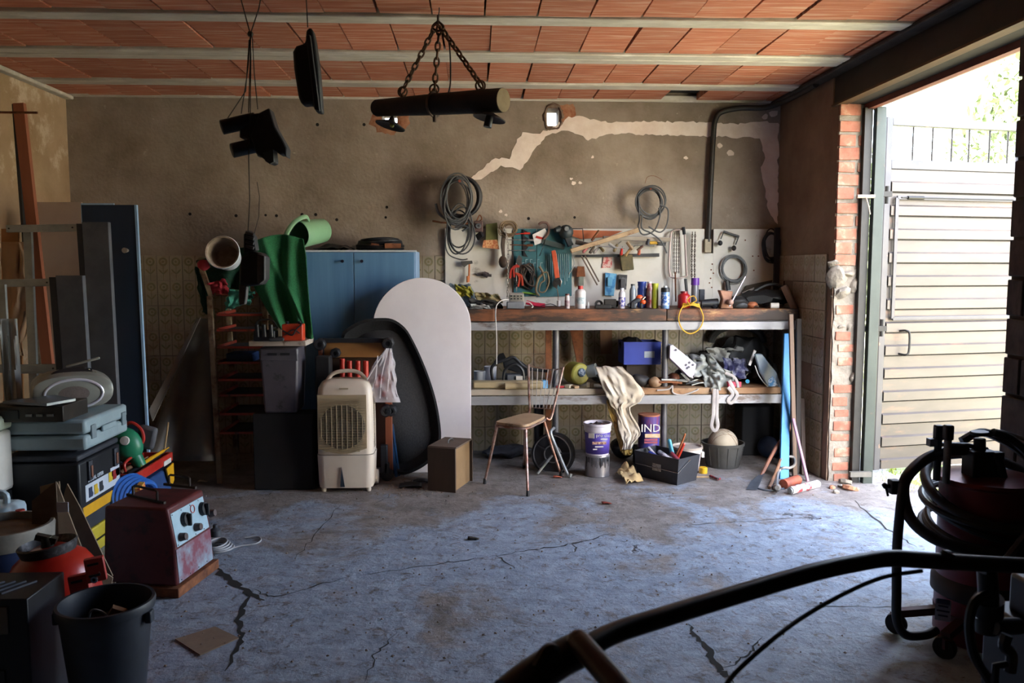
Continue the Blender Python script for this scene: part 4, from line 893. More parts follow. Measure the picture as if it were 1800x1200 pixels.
# ================================================================ middle group
# blue two-door cupboard
cy0, cy1 = 6.22, 6.66
cxL, cxR = P(524, 471, cy0).x, P(731, 471, cy0).x; cz = P(630, 441, cy0).z
cp = T('cupboard', 'tall blue two-door wooden cupboard with tiny dark knobs', 'cupboard', ((cxL + cxR) / 2, (cy0 + cy1) / 2, 0))
m = M(); m.box(((cxL + cxR) / 2, (cy0 + cy1) / 2 + .012, cz / 2), (cxR - cxL, cy1 - cy0 - .02, cz - .002)); obj('carcass', m, mat('pale_blue_carcass', '86a4c8', '7594ba', sc=4, rough=.5), cp, bev=.002)
xm = P(622, 471, cy0).x
for a, b, kx in ((cxL + .004, xm - .003, 603), (xm + .003, cxR - .012, 637)):
    m = M(); m.box(((a + b) / 2, cy0, (.08 + cz - .012) / 2), (b - a, .018, cz - .09)); d_ = obj('door', m, BLUEW, cp, bev=.002)
    p = P(kx, 459, cy0); m = M(); m.cyl((p.x, cy0 - .008, p.z), (p.x, cy0 - .035, p.z), .007, .012, 10); obj('knob', m, mat('dark_knob', '2a2838', rough=.3, bump=0), d_)
m = M(); m.box(((cxL + cxR) / 2, cy0 + .02, cz - .0), (cxR - cxL + .01, .03, .012)); obj('top_edge', m, mat('white_edge', 'cfd4dc'), cp)
# clutter on the cupboard
q = random.Random(21)
m = M()
for i in range(7):
    zc_ = cz + .022 + .017 * (i % 5); rr0 = .17 - .012 * (i // 2)
    m.tube([V((P(668, 420, 6.42).x + rr0 * cos(a) + .006 * sin(3 * a + i), 6.43 + rr0 * .95 * sin(a), zc_ + .006 * sin(2 * a + i))) for a in [2 * pi * k / 36 for k in range(36)]], .011, 7, closed=True)
one('cable_ring', m, BLK, 'thick coil of black hose lying on top of the blue cupboard', 'hose')
m = M(); m.grid(lambda u, v: V((P(588, 430, 6.4).x + (u - .5) * .28, 6.4 + (v - .5) * .22, cz + .012 + .045 * (noise.noise(V((u * 4, v * 4, 1))) + .5) * sin(pi * min(max(u, .02), .98)) ** .5)), 16, 12)
one('dark_cloth', m, mat('dark_cloth', '2c2824', '3f3832', sc=10, rough=1, bump=.4), 'crumpled dark cloth on top of the blue cupboard beside the pale green pot', 'cloth', solid=.006)
m = M(); c = P(690, 432, 6.28); m.box(c, (.12, .06, .035), (0, 0, .2)); m.cyl(c + V((-.1, 0, 0)), c + V((-.16, 0, .01)), .015, n=8); one('metal_bracket', m, RUST, 'small rusty metal part at the front edge of the blue cupboard top', 'part')
# wall spots behind: pale green pot with a looped lip
gpot = T('plastic_pot', 'pale green plastic jug lying on its side with a looped handle', 'jug', P(545, 438, 6.32))
PG = mat('pale_green_plastic', '7fae86', '8dba93', sc=4, rough=.4, bump=.02)
a = P(524, 412, 6.12); b = P(566, 405, 6.36); ax = (b - a)
m = M(); m.lathe([(.098, 0), (.101, .01), (.09, ax.length), (.08, ax.length + .012), (0, ax.length + .012)], a, ax, 28, caps=False); m.lathe([(.094, .002), (.08, ax.length), (0, ax.length)], a, ax, 28, caps=False); obj('pot_body', m, PG, gpot)
m = M(); m.tube(curve([P(500, 424, 6.08), P(505, 408, 6.05), P(516, 392, 6.05), P(529, 383, 6.07), P(539, 381, 6.1), P(543, 387, 6.14)], 6), .017, 10, flat=.45); obj('handle', m, PG, gpot)
# rusty tray rack
DR = 5.75
rk = T('tray_rack', 'tall rusty metal tray rack with red-edged shelves beside the green net', 'rack', (P(410, 840, DR).x, DR, 0))
RP = mat('rusty_cream_post', '9c8a6c', '5c3a24', sc=7, rough=.7, bump=.3, lo=.42, hi=.6)
xl, xr = P(382, 700, DR).x, P(470, 700, DR).x
ztop = P(370, 520, DR).z
for dy in (0, .42):
    for x_ in (xl, xr): m = M(); m.beam((x_, DR + dy, 0), (x_ - (.03 if x_ == xl else 0), DR + dy, ztop), .035, .03, (0, -1, 0)); obj('post', m, RP, rk, bev=.003)
m = M(); m.beam(P(372, 522, DR), P(352, 464, DR), .03, .025, (0, -1, 0)); m.sph(P(351, 463, DR), .022, 8); obj('bent_post_top', m, RP, rk)
RE = mat('red_shelf', '9a2a1a', '7a3a22', sc=9, rough=.6, c3='3c2018', s3=9, t3=.6)
DK = mat('dark_tray', '1f1c1b', '2b2624', sc=9, rough=.8)
for i, y in enumerate((517, 553, 580, 610, 637, 667, 694, 727, 760)):
    z = P(420, y, DR).z; m = M(); m.box(((xl + xr) / 2, DR - .012, z), (xr - xl - .03, .018, .016)); s_ = obj('shelf_edge', m, RE, rk, bev=.003)
    m = M(); m.box(((xl + xr) / 2, DR + .21, z - .008), (xr - xl - .03, .42, .004)); obj('tray', m, DK, s_)
    m = M(); m.box((xl + .02, DR + .21, z + .005), (.01, .42, .02)); obj('tray_side', m, RE, s_)
one('blue_bin', M().box((P(425, 628, 5.9).x, DR + .18, P(425, 628, 5.9).z - .0), (.18, .2, .07)), mat('dark_blue_bin', '1f3358', '27406a', sc=6), 'small dark blue bin inside the rusty tray rack', 'bin', bev=.006)
# red and teal rags on the rack
def rag(name, label, pts, D, mt_, seed, amp=.05, cat='cloth', nu=18, nv=18, solid=.006, D2=None, fold=6, group=None):
    """cloth patch between 4 pixel corners TL TR BR BL with folds"""
    tl, tr, br, bl = pts; D2 = D if D2 is None else D2
    def f(u, v):
        w_ = [(1 - u) * (1 - v), u * (1 - v), u * v, (1 - u) * v]
        x = sum(a * p[0] for a, p in zip(w_, (tl, tr, br, bl))); y = sum(a * p[1] for a, p in zip(w_, (tl, tr, br, bl)))
        n1 = noise.noise(V((u * 3 + seed, v * 3, seed * 1.7))); n2 = noise.noise(V((u * 7, v * 5 + seed, 4)))
        e = 4 * min(u, 1 - u, v, 1 - v); ey = (noise.noise(V((u * 5 + seed, v * 5, 8)))) * 6 * (1 - min(1, e))
        return P(x + ey, y + ey, D + (D2 - D) * v + amp * (sin(u * fold + n1 * 3 + v * 2) * .5 + n1 + .4 * n2))
    m = M(); m.grid(f, nu, nv); return one(name, m, mt_, label, cat, group, solid=solid)
m = M(); m.sph(P(358, 466, 5.72), (.04, .035, .04), 10); 
for k_, v in enumerate(m.v): m.v[k_] = v + V((noise.noise(v * 30), 0, noise.noise(v * 31))) * .01
one('red_knot', m, mat('red_rag', 'b02c38', '8c1f2c', sc=9, rough=.9, bump=.3), 'small knotted red rag on the bent top of the rusty rack', 'rag')
rag('red_rag', 'crumpled red rag on the top tray of the rusty rack', [(364, 498), (395, 490), (405, 516), (368, 516)], 5.74, MATS['red_rag'], 2, .03)
rag('teal_rag', 'teal rag hanging over the second tray of the rusty rack', [(402, 508), (447, 512), (440, 532), (396, 545)], 5.70, mat('teal_cloth', '2f7868', '3f8c7a', sc=8, rough=.9, bump=.3), 3, .03)
NET = mat('green_net', '2a7a4a', '195432', sc=260, rough=.9, bump=.6, lo=.45, hi=.55)
DNET = mat('dark_green_net', '143a2a', '1c4a36', sc=200, rough=.9, bump=.5, lo=.45, hi=.55)
rag('dark_green_cloth', 'dark green cloth bundled over the rack under the white pot', [(345, 458), (440, 430), (440, 512), (356, 500)], 5.92, DNET, 5, .06, fold=9)
rag('dark_green_cloth', 'dark green cloth tail hanging behind the left post of the rusty rack', [(343, 470), (366, 470), (378, 560), (356, 548)], 6.0, DNET, 15, .04, fold=5)
# the green net: hangs from the cupboard top to the bin
def netf(u, v):
    # left edge, right edge curves in pixels
    L_ = [(446, 424), (442, 462), (447, 505), (470, 545), (488, 572)]; R_ = [(533, 420), (538, 450), (541, 500), (545, 545), (551, 592)]
    def at(c_, t):
        t *= 4; i = min(int(t), 3); t -= i; return (c_[i][0] + (c_[i + 1][0] - c_[i][0]) * t, c_[i][1] + (c_[i + 1][1] - c_[i][1]) * t)
    a_ = at(L_, v); b_ = at(R_, v); x = a_[0] + (b_[0] - a_[0]) * u; y = a_[1] + (b_[1] - a_[1]) * u - 10 * sin(pi * u) * (1 - v) + 6 * sin(u * 9) * v
    fold_ = .035 * sin(u * 15 + v * 2.5 + 1.5 * noise.noise(V((u * 2, v * 2, 3)))) * (.4 + .9 * v) + .05 * noise.noise(V((u * 3, v * 3, 11)))
    dg = -.05 * math.exp(-((u - .15 - v * .75) ** 2) / .004) + .03 * math.exp(-((u - .6 + .1 * v) ** 2) / .003)
    return P(x, y, 5.74 - .06 * v + .6 * fold_ + .5 * dg)
m = M(); m.grid(netf, 60, 44); one('green_net', m, NET, 'bright green mesh netting draped from the cupboard down to the rack', 'netting', solid=.005)
# white pot tilted
wp_ = T('plastic_bucket', 'white plastic pot lying tilted with its dirty inside facing out', 'pot', P(393, 470, 5.75))
c = P(391, 443, 5.56); axp = V((-.08, .97, -.2)).normalized()
m = M(); m.lathe([(.108, 0), (.112, .006), (.108, .014), (.085, .19), (0, .19)], c, axp, 36, caps=False); obj('outer_shell', m, mat('white_blue_plastic', 'c3cdd8', 'd4d8dc', sc=5, rough=.4), wp_)
m = M(); m.lathe([(.108, -.002), (.098, .002), (.076, .17), (0, .17)], c, axp, 36, caps=False); obj('inner_dirt', m, mat('soil_inside', 'b7a494', '7a6a54', sc=9, rough=.9, bump=.3), wp_)
# grey bin on black box, plank on top
DB = 5.55
gb_ = T('grey_bin', 'dark grey plastic bin with two slots under the white plank', 'bin', (P(490, 800, DB).x, DB, P(490, 726, DB).z))
x0, x1 = P(457, 640, DB).x, P(526, 640, DB).x; z0, z1 = P(490, 726, DB).z, P(490, 610, DB).z
m = M(); m.box(((x0 + x1) / 2, DB + .12, (z0 + z1) / 2), (x1 - x0 - .04, .24, z1 - z0), taper=1.18); obj('body', m, mat('warm_grey_plastic', '47434a', '524e55', sc=5, rough=.45, bump=.04, c3='2c2a2c', s3=7, t3=.64), gb_, bev=.015)
m = M(); m.box(((x0 + x1) / 2, DB - .004, z1 - .055), (x1 - x0 - .01, .03, .075)); tp = obj('top_flap', m, mat('grey_flap', '55525a', '4a474e', sc=8, rough=.45), gb_, bev=.008)
for dx in (-.042, .042): m = M(); m.box(((x0 + x1) / 2 + dx, DB - .02, z1 - .045), (.062, .006, .016)); obj('slot', m, BLK, tp)
m = M(); m.box(((x0 + x1) / 2 + .0, DB - .008, z1 - .125), (.05, .004, .010)); obj('maker_plate', m, GREYM, gb_)
m = M(); m.box(((x0 + x1) / 2 + .01, DB + .085, z0 / 2 - .001), (.40, .17, z0 - .004)); one('black_box', m, mat('matt_black', '0d0d0f', '131316', sc=8, rough=.8), 'large matt black box under the grey plastic bin', 'box', bev=.008)
m = M(); m.box(((x0 + x1) / 2 + .268, DB + .14, .45), (.10, .11, .9)); one('black_case', m, MATS['matt_black'], 'upright matt black case between the grey bin and the folded workbench', 'case', bev=.01)
m = M(); zp = P(490, 606, DB - .05).z; xa, xb = P(438, 606, DB - .05).x, P(538, 606, DB - .05).x
m.box(((xa + xb) / 2, DB + .08, (z1 + zp) / 2 + .02), (xb - xa, .28, .035)); zpt = (z1 + zp) / 2 + .0375
z1b = (z1 + zp) / 2 + .0025
one('white_plank', m, mat('dirty_white_plank', 'b8aca0', 'a3968a', sc=5, rough=.6, c3='6a5a4e', s3=9, t3=.66), 'dirty white plank lying across the grey plastic bin', 'plank', bev=.003)
t = T('engine_part', 'black oily mechanical part lying on the white plank', 'machine part', P(468, 597, 5.5))
c = V((P(466, 585, 5.5).x, 5.52, zpt)); m = M(); m.box(c + V((0, 0, .035)), (.14, .1, .07)); m.box(c + V((.07, -.02, .012)), (.1, .1, .024), (0, 0, .3)); obj('block', m, BLK, t, bev=.008)
for dx in (-.045, .0, .045): m = M(); m.cyl(c + V((dx, -.04, .03)), c + V((dx, -.05, .11)), .018, .014, 10); obj('cylinder', m, mat('glossy_black', '101114', rough=.45, bump=0), t)
m = M(); m.tube(curve([c + V((-.06, 0, .07)), c + V((-.05, 0, .13)), c + V((.04, 0, .135)), c + V((.08, 0, .08))], 5), .006, 6); obj('pipe', m, MATS['glossy_black'], t)
t = T('battery_charger', 'small red box with wires and clamps on the white plank', 'charger', P(515, 592, 5.5))
c = V((P(515, 580, 5.5).x, 5.52, zpt)); m = M(); m.box(c + V((0, 0, .055)), (.135, .09, .11)); obj('case', m, mat('orange_red', 'b8341c', 'c44426', sc=8, rough=.4), t, bev=.006)
m = M(); m.tube(curve([c + V((-.06, -.05, .07)), c + V((0, -.055, .04)), c + V((.03, -.055, .08)), c + V((.06, -.04, .11)), c + V((.02, 0, .12))], 5), .005, 6); m.tube(curve([c + V((-.05, -.05, .04)), c + V((.01, -.056, .075)), c + V((.05, -.05, .05))], 5), .004, 6); obj('wires', m, BLK, t)
for dx in (-.04, .04): m = M(); m.cyl(c + V((dx, 0, .108)), c + V((dx, 0, .128)), .01, n=8); obj('terminal', m, BLK, t)

# folded workbench / trolley of brown boards with black joints
DW = 5.80
fw = T('folded_workbench', 'folded brown wooden workbench with black plastic joints and castors', 'workbench', (P(625, 840, DW).x, DW, 0))
OB = mat('orange_brown_board', '7a4028', '8a4c30', sc=5, rough=.5, bump=.1, st=(1, 1, .15))
DBN = mat('dark_brown_board', '3a281c', '4a3424', sc=5, rough=.6, bump=.1, st=(1, 1, .15))
for xa, xb in ((562, 569), (677, 689)):
    a, b = P(xa, 700, DW), P(xb, 700, DW); m = M(); zt2 = P(620, 600, DW).z; m.box(((a.x + b.x) / 2, DW, zt2 / 2 + .03), (b.x - a.x, .04, zt2 - .06)); obj('side_board', m, OB, fw, bev=.003)
a, b = P(570, 640, DW), P(677, 640, DW)
m = M(); za, zb = P(620, 628, DW).z, P(620, 598, DW).z; m.box(((a.x + b.x) / 2, DW + .01, (za + zb) / 2), (b.x - a.x, .025, zb - za)); obj('top_board', m, mat('tan_board', '8c6238', '9c7040', sc=5, rough=.5), fw, bev=.003)
m = M(); m.box(((a.x + b.x) / 2, DW + .03, (za + .08) / 2), (b.x - a.x, .02, za - .09)); obj('inner_board', m, DBN, fw)
def octa(c, r, nm='joint'):
    m = M(); m.lathe([(r, 0), (r, .05), (r * .8, .06), (r * .45, .06), (r * .4, .05), (0, .05)], c + V((0, .02, 0)), (0, -1, 0), 8); obj(nm, m, BLK, fw)
for x_, y_, r_ in ((563, 605, .042), (590, 620, .036), (682, 603, .045), (679, 721, .045), (688, 721, .04)): octa(P(x_, y_, DW - .04), r_)
m = M(); m.beam(P(560, 598, DW), P(690, 598, DW), .03, .05, (0, -1, 0)); obj('top_bar', m, BLK, fw)
for x_, y_ in ((681, 836), (572, 836)):
    c = P(x_, y_, DW - .03); c.z = .045; m = M(); m.lathe([(.043, -.02), (.045, 0), (.043, .02)], c, (0, 1, 0), 20); o_ = obj('castor', m, BLK, fw); m = M(); m.box(c + V((0, 0, .05)), (.03, .05, .07)); obj('castor_fork', m, BLK, fw)
m = M(); m.box((P(676, 790, DW).x, DW - .03, .16), (.05, .05, .2)); obj('lower_joint', m, BLK, fw, bev=.006)
for i, x_ in enumerate((602, 614.5, 629.5, 643)):
    zz = P(x_, 630 + (4 if i else 0), DW - .03).z; xx = P(x_, 650, DW - .03).x; m = M(); m.lathe([(.019, 0), (.019, zz), (.015, zz), (.015, zz - .05), (0, zz - .05)], (xx, DW - .03, 0), n=16)
    one('red_tube', m, mat('tube_red', 'a8241c', 'b8342a', sc=9, rough=.35), ['leftmost and tallest red tube standing behind the air cooler', 'second red tube from the left behind the air cooler', 'third red tube from the left behind the air cooler', 'rightmost red tube behind the air cooler beside the clear bag'][i], 'tube', 'red tubes behind the air cooler')
# blue strips standing behind the cooler on the right
m = M(); m.beam(G(697, 838) + V((0, .0, 0)), P(684, 745, 5.9), .02, .006, (0, -1, 0)); m.beam(G(702, 836), P(690, 745, 5.9), .012, .006, (0, -1, 0)); one('blue_strip', m, mat('dim_blue', '27527c', '346390', sc=8), 'two narrow blue strips standing inside the black boot liner', 'strip')
# clear plastic bag hung on the joint
bg_ = T('clear_bag', 'clear plastic bag with red contents hanging from the workbench joint', 'bag', P(668, 705, 5.6))
CLR = mat('clear_bag_film', 'efe9ee', 'd8d0d6', sc=5, rough=.2, alpha=.42, bump=.3, lo=.4, hi=.6)
def cbag(u, v):
    cx = 683 - 22 * min(1, v * 1.4) + 6 * v * v * 3; w_ = 6 + 20 * sin(min(1, v * 1.25) * pi * .6); a = 2 * pi * u
    return P(cx + w_ * cos(a) + 3 * noise.noise(V((cos(a) * 2, v * 6, 1))), 612 + v * 95, 5.58 + .05 * sin(a) * min(1, v * 2) + .02 * noise.noise(V((cos(a) * 3, sin(a) * 3, v * 7))))
m = M(); m.grid(cbag, 28, 20); obj('film', m, CLR, bg_)
for pts_ in ([(664, 625), (660, 665), (652, 690)], [(683, 612), (672, 655), (668, 700)], [(686, 612), (684, 650), (680, 702)], [(680, 612), (662, 640), (645, 668)]):
    m = M(); m.tube(curve(pl(pts_, 5.53), 6), .004, 5, flat=.4); obj('crease', m, mat('crease_white', 'f0ecf0', rough=.3, alpha=.7, bump=0), bg_)
for x_, y_, s_ in ((668, 667, .05), (662, 676, .035), (674, 692, .03)): m = M(); m.box(P(x_, y_, 5.58), (s_, .03, s_ * 1.2), (0, .5, .2)); obj('red_content', m, RED, bg_, bev=.006)

# black boot liner standing on edge, with a raised rim
outer = [(600, 590), (618, 572), (640, 562), (665, 559), (690, 561), (712, 576), (727, 600), (742, 632), (756, 668), (767, 705), (774, 745), (775, 775), (766, 800), (745, 820), (718, 833), (700, 834), (680, 826), (660, 800), (645, 760), (620, 700), (604, 640)]
def DL(y): return 6.02 - .12 * (835 - y) / 270 + .12 * 0 + .0
def linerpt(x, y, off=0): k = (835 - y) / 275; return P(x, y, 5.93 + .05 * k - off)
ocx, ocy = 690, 700
o2 = curve([V((x, y, 0)) for x, y in outer], 4, closed=True); n_ = len(o2); rings = []
for s_, off in ((1.0, -.0), (1.0, .05), (.95, .055), (.88, .02), (.80, .01)):
    rings.append([linerpt(ocx + (p.x - ocx) * s_, ocy + (p.y - ocy) * (1 - (1 - s_) * .75), off) for p in o2])
m = M(); vs = [p for r_ in rings for p in r_]; fs = [(j * n_ + i, j * n_ + (i + 1) % n_, (j + 1) * n_ + (i + 1) % n_, (j + 1) * n_ + i) for j in range(len(rings) - 1) for i in range(n_)]
m2 = M(); m2.add(rings[-1] , [tuple(range(n_))]); fs.append(tuple(range(n_))); m.add(vs, fs)
zmin = min(v.z for v in m.v)
for mm in (m, m2):
    for v in mm.v: v.z -= zmin * ((2 - v.z) / 2)
bl_ = T('boot_liner', 'large black moulded car boot liner standing on edge against the white panel', 'boot liner', (P(690, 835, 5.93).x, 5.9, 0))
obj('rim', m, mat('felt_black', '161618', '202023', sc=90, rough=1, bump=.3), bl_); obj('liner_floor', m2, mat('felt_grey', '2a2a2d', '363639', sc=90, rough=1, bump=.3, c3='4a4a4e', s3=60, t3=.70), bl_, solid=.003)
# round-topped white panel
pts = []
for k in range(25):
    a = pi * k / 24; pts.append((741.5 - 86.5 * cos(a), 575 - 87 * sin(a)))
def wpt(x, y): k = (845 - y) / 357; return P(x, y, 5.99 + .07 * k)
f = [wpt(x, y) for x, y in pts] + [wpt(828, 835), wpt(655, 835)]
for v in f[-2:]: v.z = .0
m = M(); m.prism(f, (0, .022, .0)); zm = min(v.z for v in m.v)
one('round_top_panel', m, mat('pale_lilac_white', 'e6e1e6', 'dcd6dc', sc=2.5, rough=.45, bump=.03, c3='b9a494', s3=1.6, t3=.66), 'large white panel with a rounded top leaning beside the blue cupboard', 'panel', bev=.003)
# dead leaves / debris near the cooler
q = random.Random(31)
for i, (x, y, s_, nm) in enumerate([(722, 853, .07, 'dark rubber flap lying on the floor in front of the boot liner'), (740, 846, .05, 'curved dark strip on the floor near the wooden speaker box')]):
    m = M(); c = G(x, y, .01); m.grid(lambda u, v: c + V(((u - .5) * s_ * 2.2, (v - .5) * s_ * 1.6, .012 * sin(u * 3))), 8, 5); one('rubber_scrap', m, BLK, nm, 'scrap', solid=.006)
q = random.Random(33); m = M()
for i in range(420):
    x = q.gauss(700, 45); y = q.gauss(856, 9)
    if q.random() < .55: x = q.uniform(250, 1500); y = q.uniform(850, 1180)
    p = G(x, y, .002); s_ = q.uniform(.003, .009); a = q.uniform(0, 6); m.add([p + V((s_ * cos(a + k), s_ * sin(a + k), q.uniform(0, .004))) for k in (0, 1.7, 3.3, 4.8)] + [p + V((0, 0, .008))], [(0, 1, 4), (1, 2, 4), (2, 3, 4), (3, 0, 4)])
k = one('crumbs', m, mat('crumb', '6b5a4e', '8a7868', sc=20, rough=1, bump=0), 'scattered plaster crumbs and dirt specks over the whole concrete floor', 'debris'); k['kind'] = 'stuff'
for i, (x, y, cc, lb_) in enumerate([(1066, 884, '7c2f22', 'small dry red leaf on the floor below the paint tins'), (980, 838, 'a8543c', 'broken red brick chip on the floor by the chair leg'), (832, 946, '2c241e', 'dark crumb on the floor in front of the chair'), (356, 846, 'c8b8a8', 'pale cigarette-sized stub on the floor behind the welder')]):
    m = M(); c = G(x, y, .006); m.grid(lambda u, v: c + V(((u - .5) * .06, (v - .5) * .035, .006 * sin(u * 3.1 + v))), 5, 3); one('floor_scrap', m, mat('scrap' + str(i), cc, rough=.9), lb_, 'scrap', solid=.004)

# ---------------------------------------------------------------- air cooler
g0 = G(561, 866); g1 = G(655, 868); ac = T('air_cooler', 'cream evaporative air cooler on wheels with round grille', 'air cooler', ((g0.x + g1.x) / 2, g0.y + .15, 0))
DA = g0.y; xa, xb = g0.x - .01, g1.x - .0; cw = xb - xa; ch = P(600, 665, DA + .1).z
CRM = mat('cream_plastic', 'dccfc0', 'd0c2b2', sc=3, rough=.4, bump=.03, c3='a89a8a', s3=3, t3=.68)
CR2 = mat('beige_grille', 'b3a184', 'a6957a', sc=4, rough=.5, bump=.03)
dp = .24; cx_ = (xa + xb) / 2
def rbox(z_list, mt_, nm, parent, y0=DA, depth=dp, rad=.05):
    m = M(); n_ = 6; vs = []; cnt = 0
    for z_, sx_s, oy in z_list:
        w2, d2 = cw / 2 * sx_s, depth / 2 * sx_s; ring = []
        for (sx2, sy2, a0) in ((1, -1, -pi / 2), (1, 1, 0), (-1, 1, pi / 2), (-1, -1, pi)):
            for k in range(n_ + 1):
                a = a0 + pi / 2 * k / n_; ring.append(V((cx_ + sx2 * (w2 - rad) + rad * cos(a), y0 + depth / 2 + oy + sy2 * (d2 - rad) + rad * sin(a), z_)))
        vs += ring; cnt = len(ring)
    fs = [(j * cnt + i, j * cnt + (i + 1) % cnt, (j + 1) * cnt + (i + 1) % cnt, (j + 1) * cnt + i) for j in range(len(z_list) - 1) for i in range(cnt)] + [tuple(range(cnt)), tuple((len(z_list) - 1) * cnt + i for i in range(cnt))]
    m.add(vs, fs); return obj(nm, m, mt_, parent, sharp=50)
zw = P(600, 800, DA).z
rbox([(.03, .96, 0), (.05, .98, 0), (zw, 1.02, 0)], CRM, 'water_tank', ac)
rbox([(zw + .004, 1.0, 0), (ch * .6, 1.0, 0), (ch * .86, .985, 0), (ch * .93, .95, 0), (ch * .975, .85, .01), (ch * .995, .6, .01), (ch, .3, .01)], CRM, 'body', ac)
zg0, zg1 = P(600, 797, DA).z, P(600, 694, DA).z
m = M()
# curved lower edge frame
fr = [V((cx_ - cw / 2 + .012, DA - .006, zg1))] + [V((cx_ - cw / 2 + .012 + (cw - .05) * k / 12, DA - .006, zg0 + .035 - .035 * sin(pi * k / 12))) for k in range(13)] + [V((cx_ + cw / 2 - .038, DA - .006, zg1))]
m.prism(fr, (0, .012, 0)); gf_ = obj('grille_frame', m, CR2, ac)
rad = .150; gcx = P(602, 750, DA).x; gcz = P(606, 750, DA).z
m = M(); m.lathe([(rad, 0), (rad - .01, .004), (0, .005)], (gcx, DA - .008, gcz), (0, -1, 0), 40, caps=False, sx=1, sy=1); obj('fan_opening', m, mat('deep_grey', '1c1a1e', '29272b', sc=9, rough=.7), ac)
m = M(); m.lathe([(.05, 0), (.045, .004), (0, .006)], (gcx + .01, DA - .013, gcz), (0, -1, 0), 24, caps=False); obj('fan_hub', m, mat('hub_grey', '45434a', rough=.5), ac)
z_ = zg0 + .02; i = 0; sl = None
for i in range(34):
    z_ = zg0 + .018 + i * (zg1 - zg0 - .03) / 34
    lo_ = zg0 + .035
    hw = (cw - .06) / 2
    if z_ < lo_: hw *= .75
    m = M(); m.box((cx_ - .013, DA - .019, z_), (hw * 2, .008, .0032)); obj('vent_slat', m, CR2, ac)
for k in range(-4, 5):
    m = M(); hh = sqrt(max(0, rad ** 2 - (k * .034) ** 2)); m.box((gcx + k * .034, DA - .024, gcz), (.0035, .005, hh * 2)); obj('grille_bar', m, CR2, ac)
for i in range(30):
    z_ = zg0 + .03 + i * (zg1 - zg0 - .04) / 30; m = M(); m.box((cx_ + cw / 2 + .001, DA + .10, z_), (.004, .07, .005)); obj('side_slit', m, mat('slit_shadow', '8c7e6c', rough=.7), ac)
m = M(); a = P(601, 822, DA); m.prism([V((a.x - .002, DA - .008, P(600, 820, DA).z)), V((a.x + .018, DA - .008, .04)), V((a.x - .012, DA - .008, .04))], (0, .006, 0)); obj('water_gauge', m, mat('gauge', '2c343e', rough=.2, bump=0), ac)
for dx in (-.05, .03): m = M(); m.lathe([(.016, 0), (.014, .018), (0, .02)], (cx_ + dx, DA + .06, ch * .965), (0, -.5, 1), 14); obj('knob', m, mat('shiny_knob', 'c8c0c0', rough=.25, metal=.4, bump=0), ac)
m = M(); m.tube(curve([(cx_ - .14, DA + .12, ch * .955), (cx_ - .09, DA + .12, ch + .03), (cx_, DA + .12, ch + .05), (cx_ + .09, DA + .12, ch + .035), (cx_ + .15, DA + .12, ch * .955)], 6), .013, 10, flat=.6); obj('carry_handle', m, CRM, ac)
for dx in (-.15, .15): m = M(); m.lathe([(.014, 0), (.017, .015), (.012, .04)], (cx_ + dx, DA + .04, 0), (0, 0, 1), 12); obj('foot', m, CRM, ac)
for dx in (-.165, .178): m = M(); m.lathe([(.05, -.016), (.052, 0), (.05, .016), (.03, .02), (0, .02)], (cx_ + dx, DA + .22, .052), (1, 0, 0), 22); obj('wheel', m, CRM, ac)
m = M(); m.box((cx_, DA - .003, P(600, 683, DA).z), (.06, .003, .01)); obj('name_plate', m, CR2, ac)
# ---------------------------------------------------------------- wooden speaker box
bx = T('wooden_box', 'brown wooden box with a small wire handle standing by the white panel', 'box', G(802, 865), atan2(.30, .106))
L1, L2, hb = .31, .20, P(802, 789, G(802, 865).y).z
m = M(); m.box((L1 / 2, L2 / 2, hb / 2), (L1, L2 - .03, hb)); obj('body', m, mat('pale_plywood', '7d6242', '8c6f4c', sc=6, rough=.7, bump=.1), bx, local=True, bev=.002)
DWN = mat('dark_veneer', '3c2e24', '4c3a2c', sc=6, rough=.6, bump=.15, st=(1, 1, .2))
m = M(); m.box((-.006, L2 / 2, hb / 2), (.016, L2, hb + .008)); obj('front_board', m, DWN, bx, local=True, bev=.002)
m = M(); m.box((L1 + .006, L2 / 2, hb / 2), (.014, L2 + .01, hb + .01)); obj('back_board', m, DWN, bx, local=True, bev=.002)
m = M(); m.box((L1 / 2, L2 / 2, hb + .004), (L1, L2 + .004, .012)); obj('lid', m, mat('grey_brown', '55453a', '655448', sc=7, rough=.8), bx, local=True, bev=.002)
m = M(); m.tube(curve([(L1 / 2 - .04, L2 / 2, hb + .01), (L1 / 2 - .03, L2 / 2, hb + .03), (L1 / 2 + .03, L2 / 2, hb + .03), (L1 / 2 + .05, L2 / 2, hb + .015)], 5), .004, 6); obj('wire_handle', m, GREYM, bx, local=True)
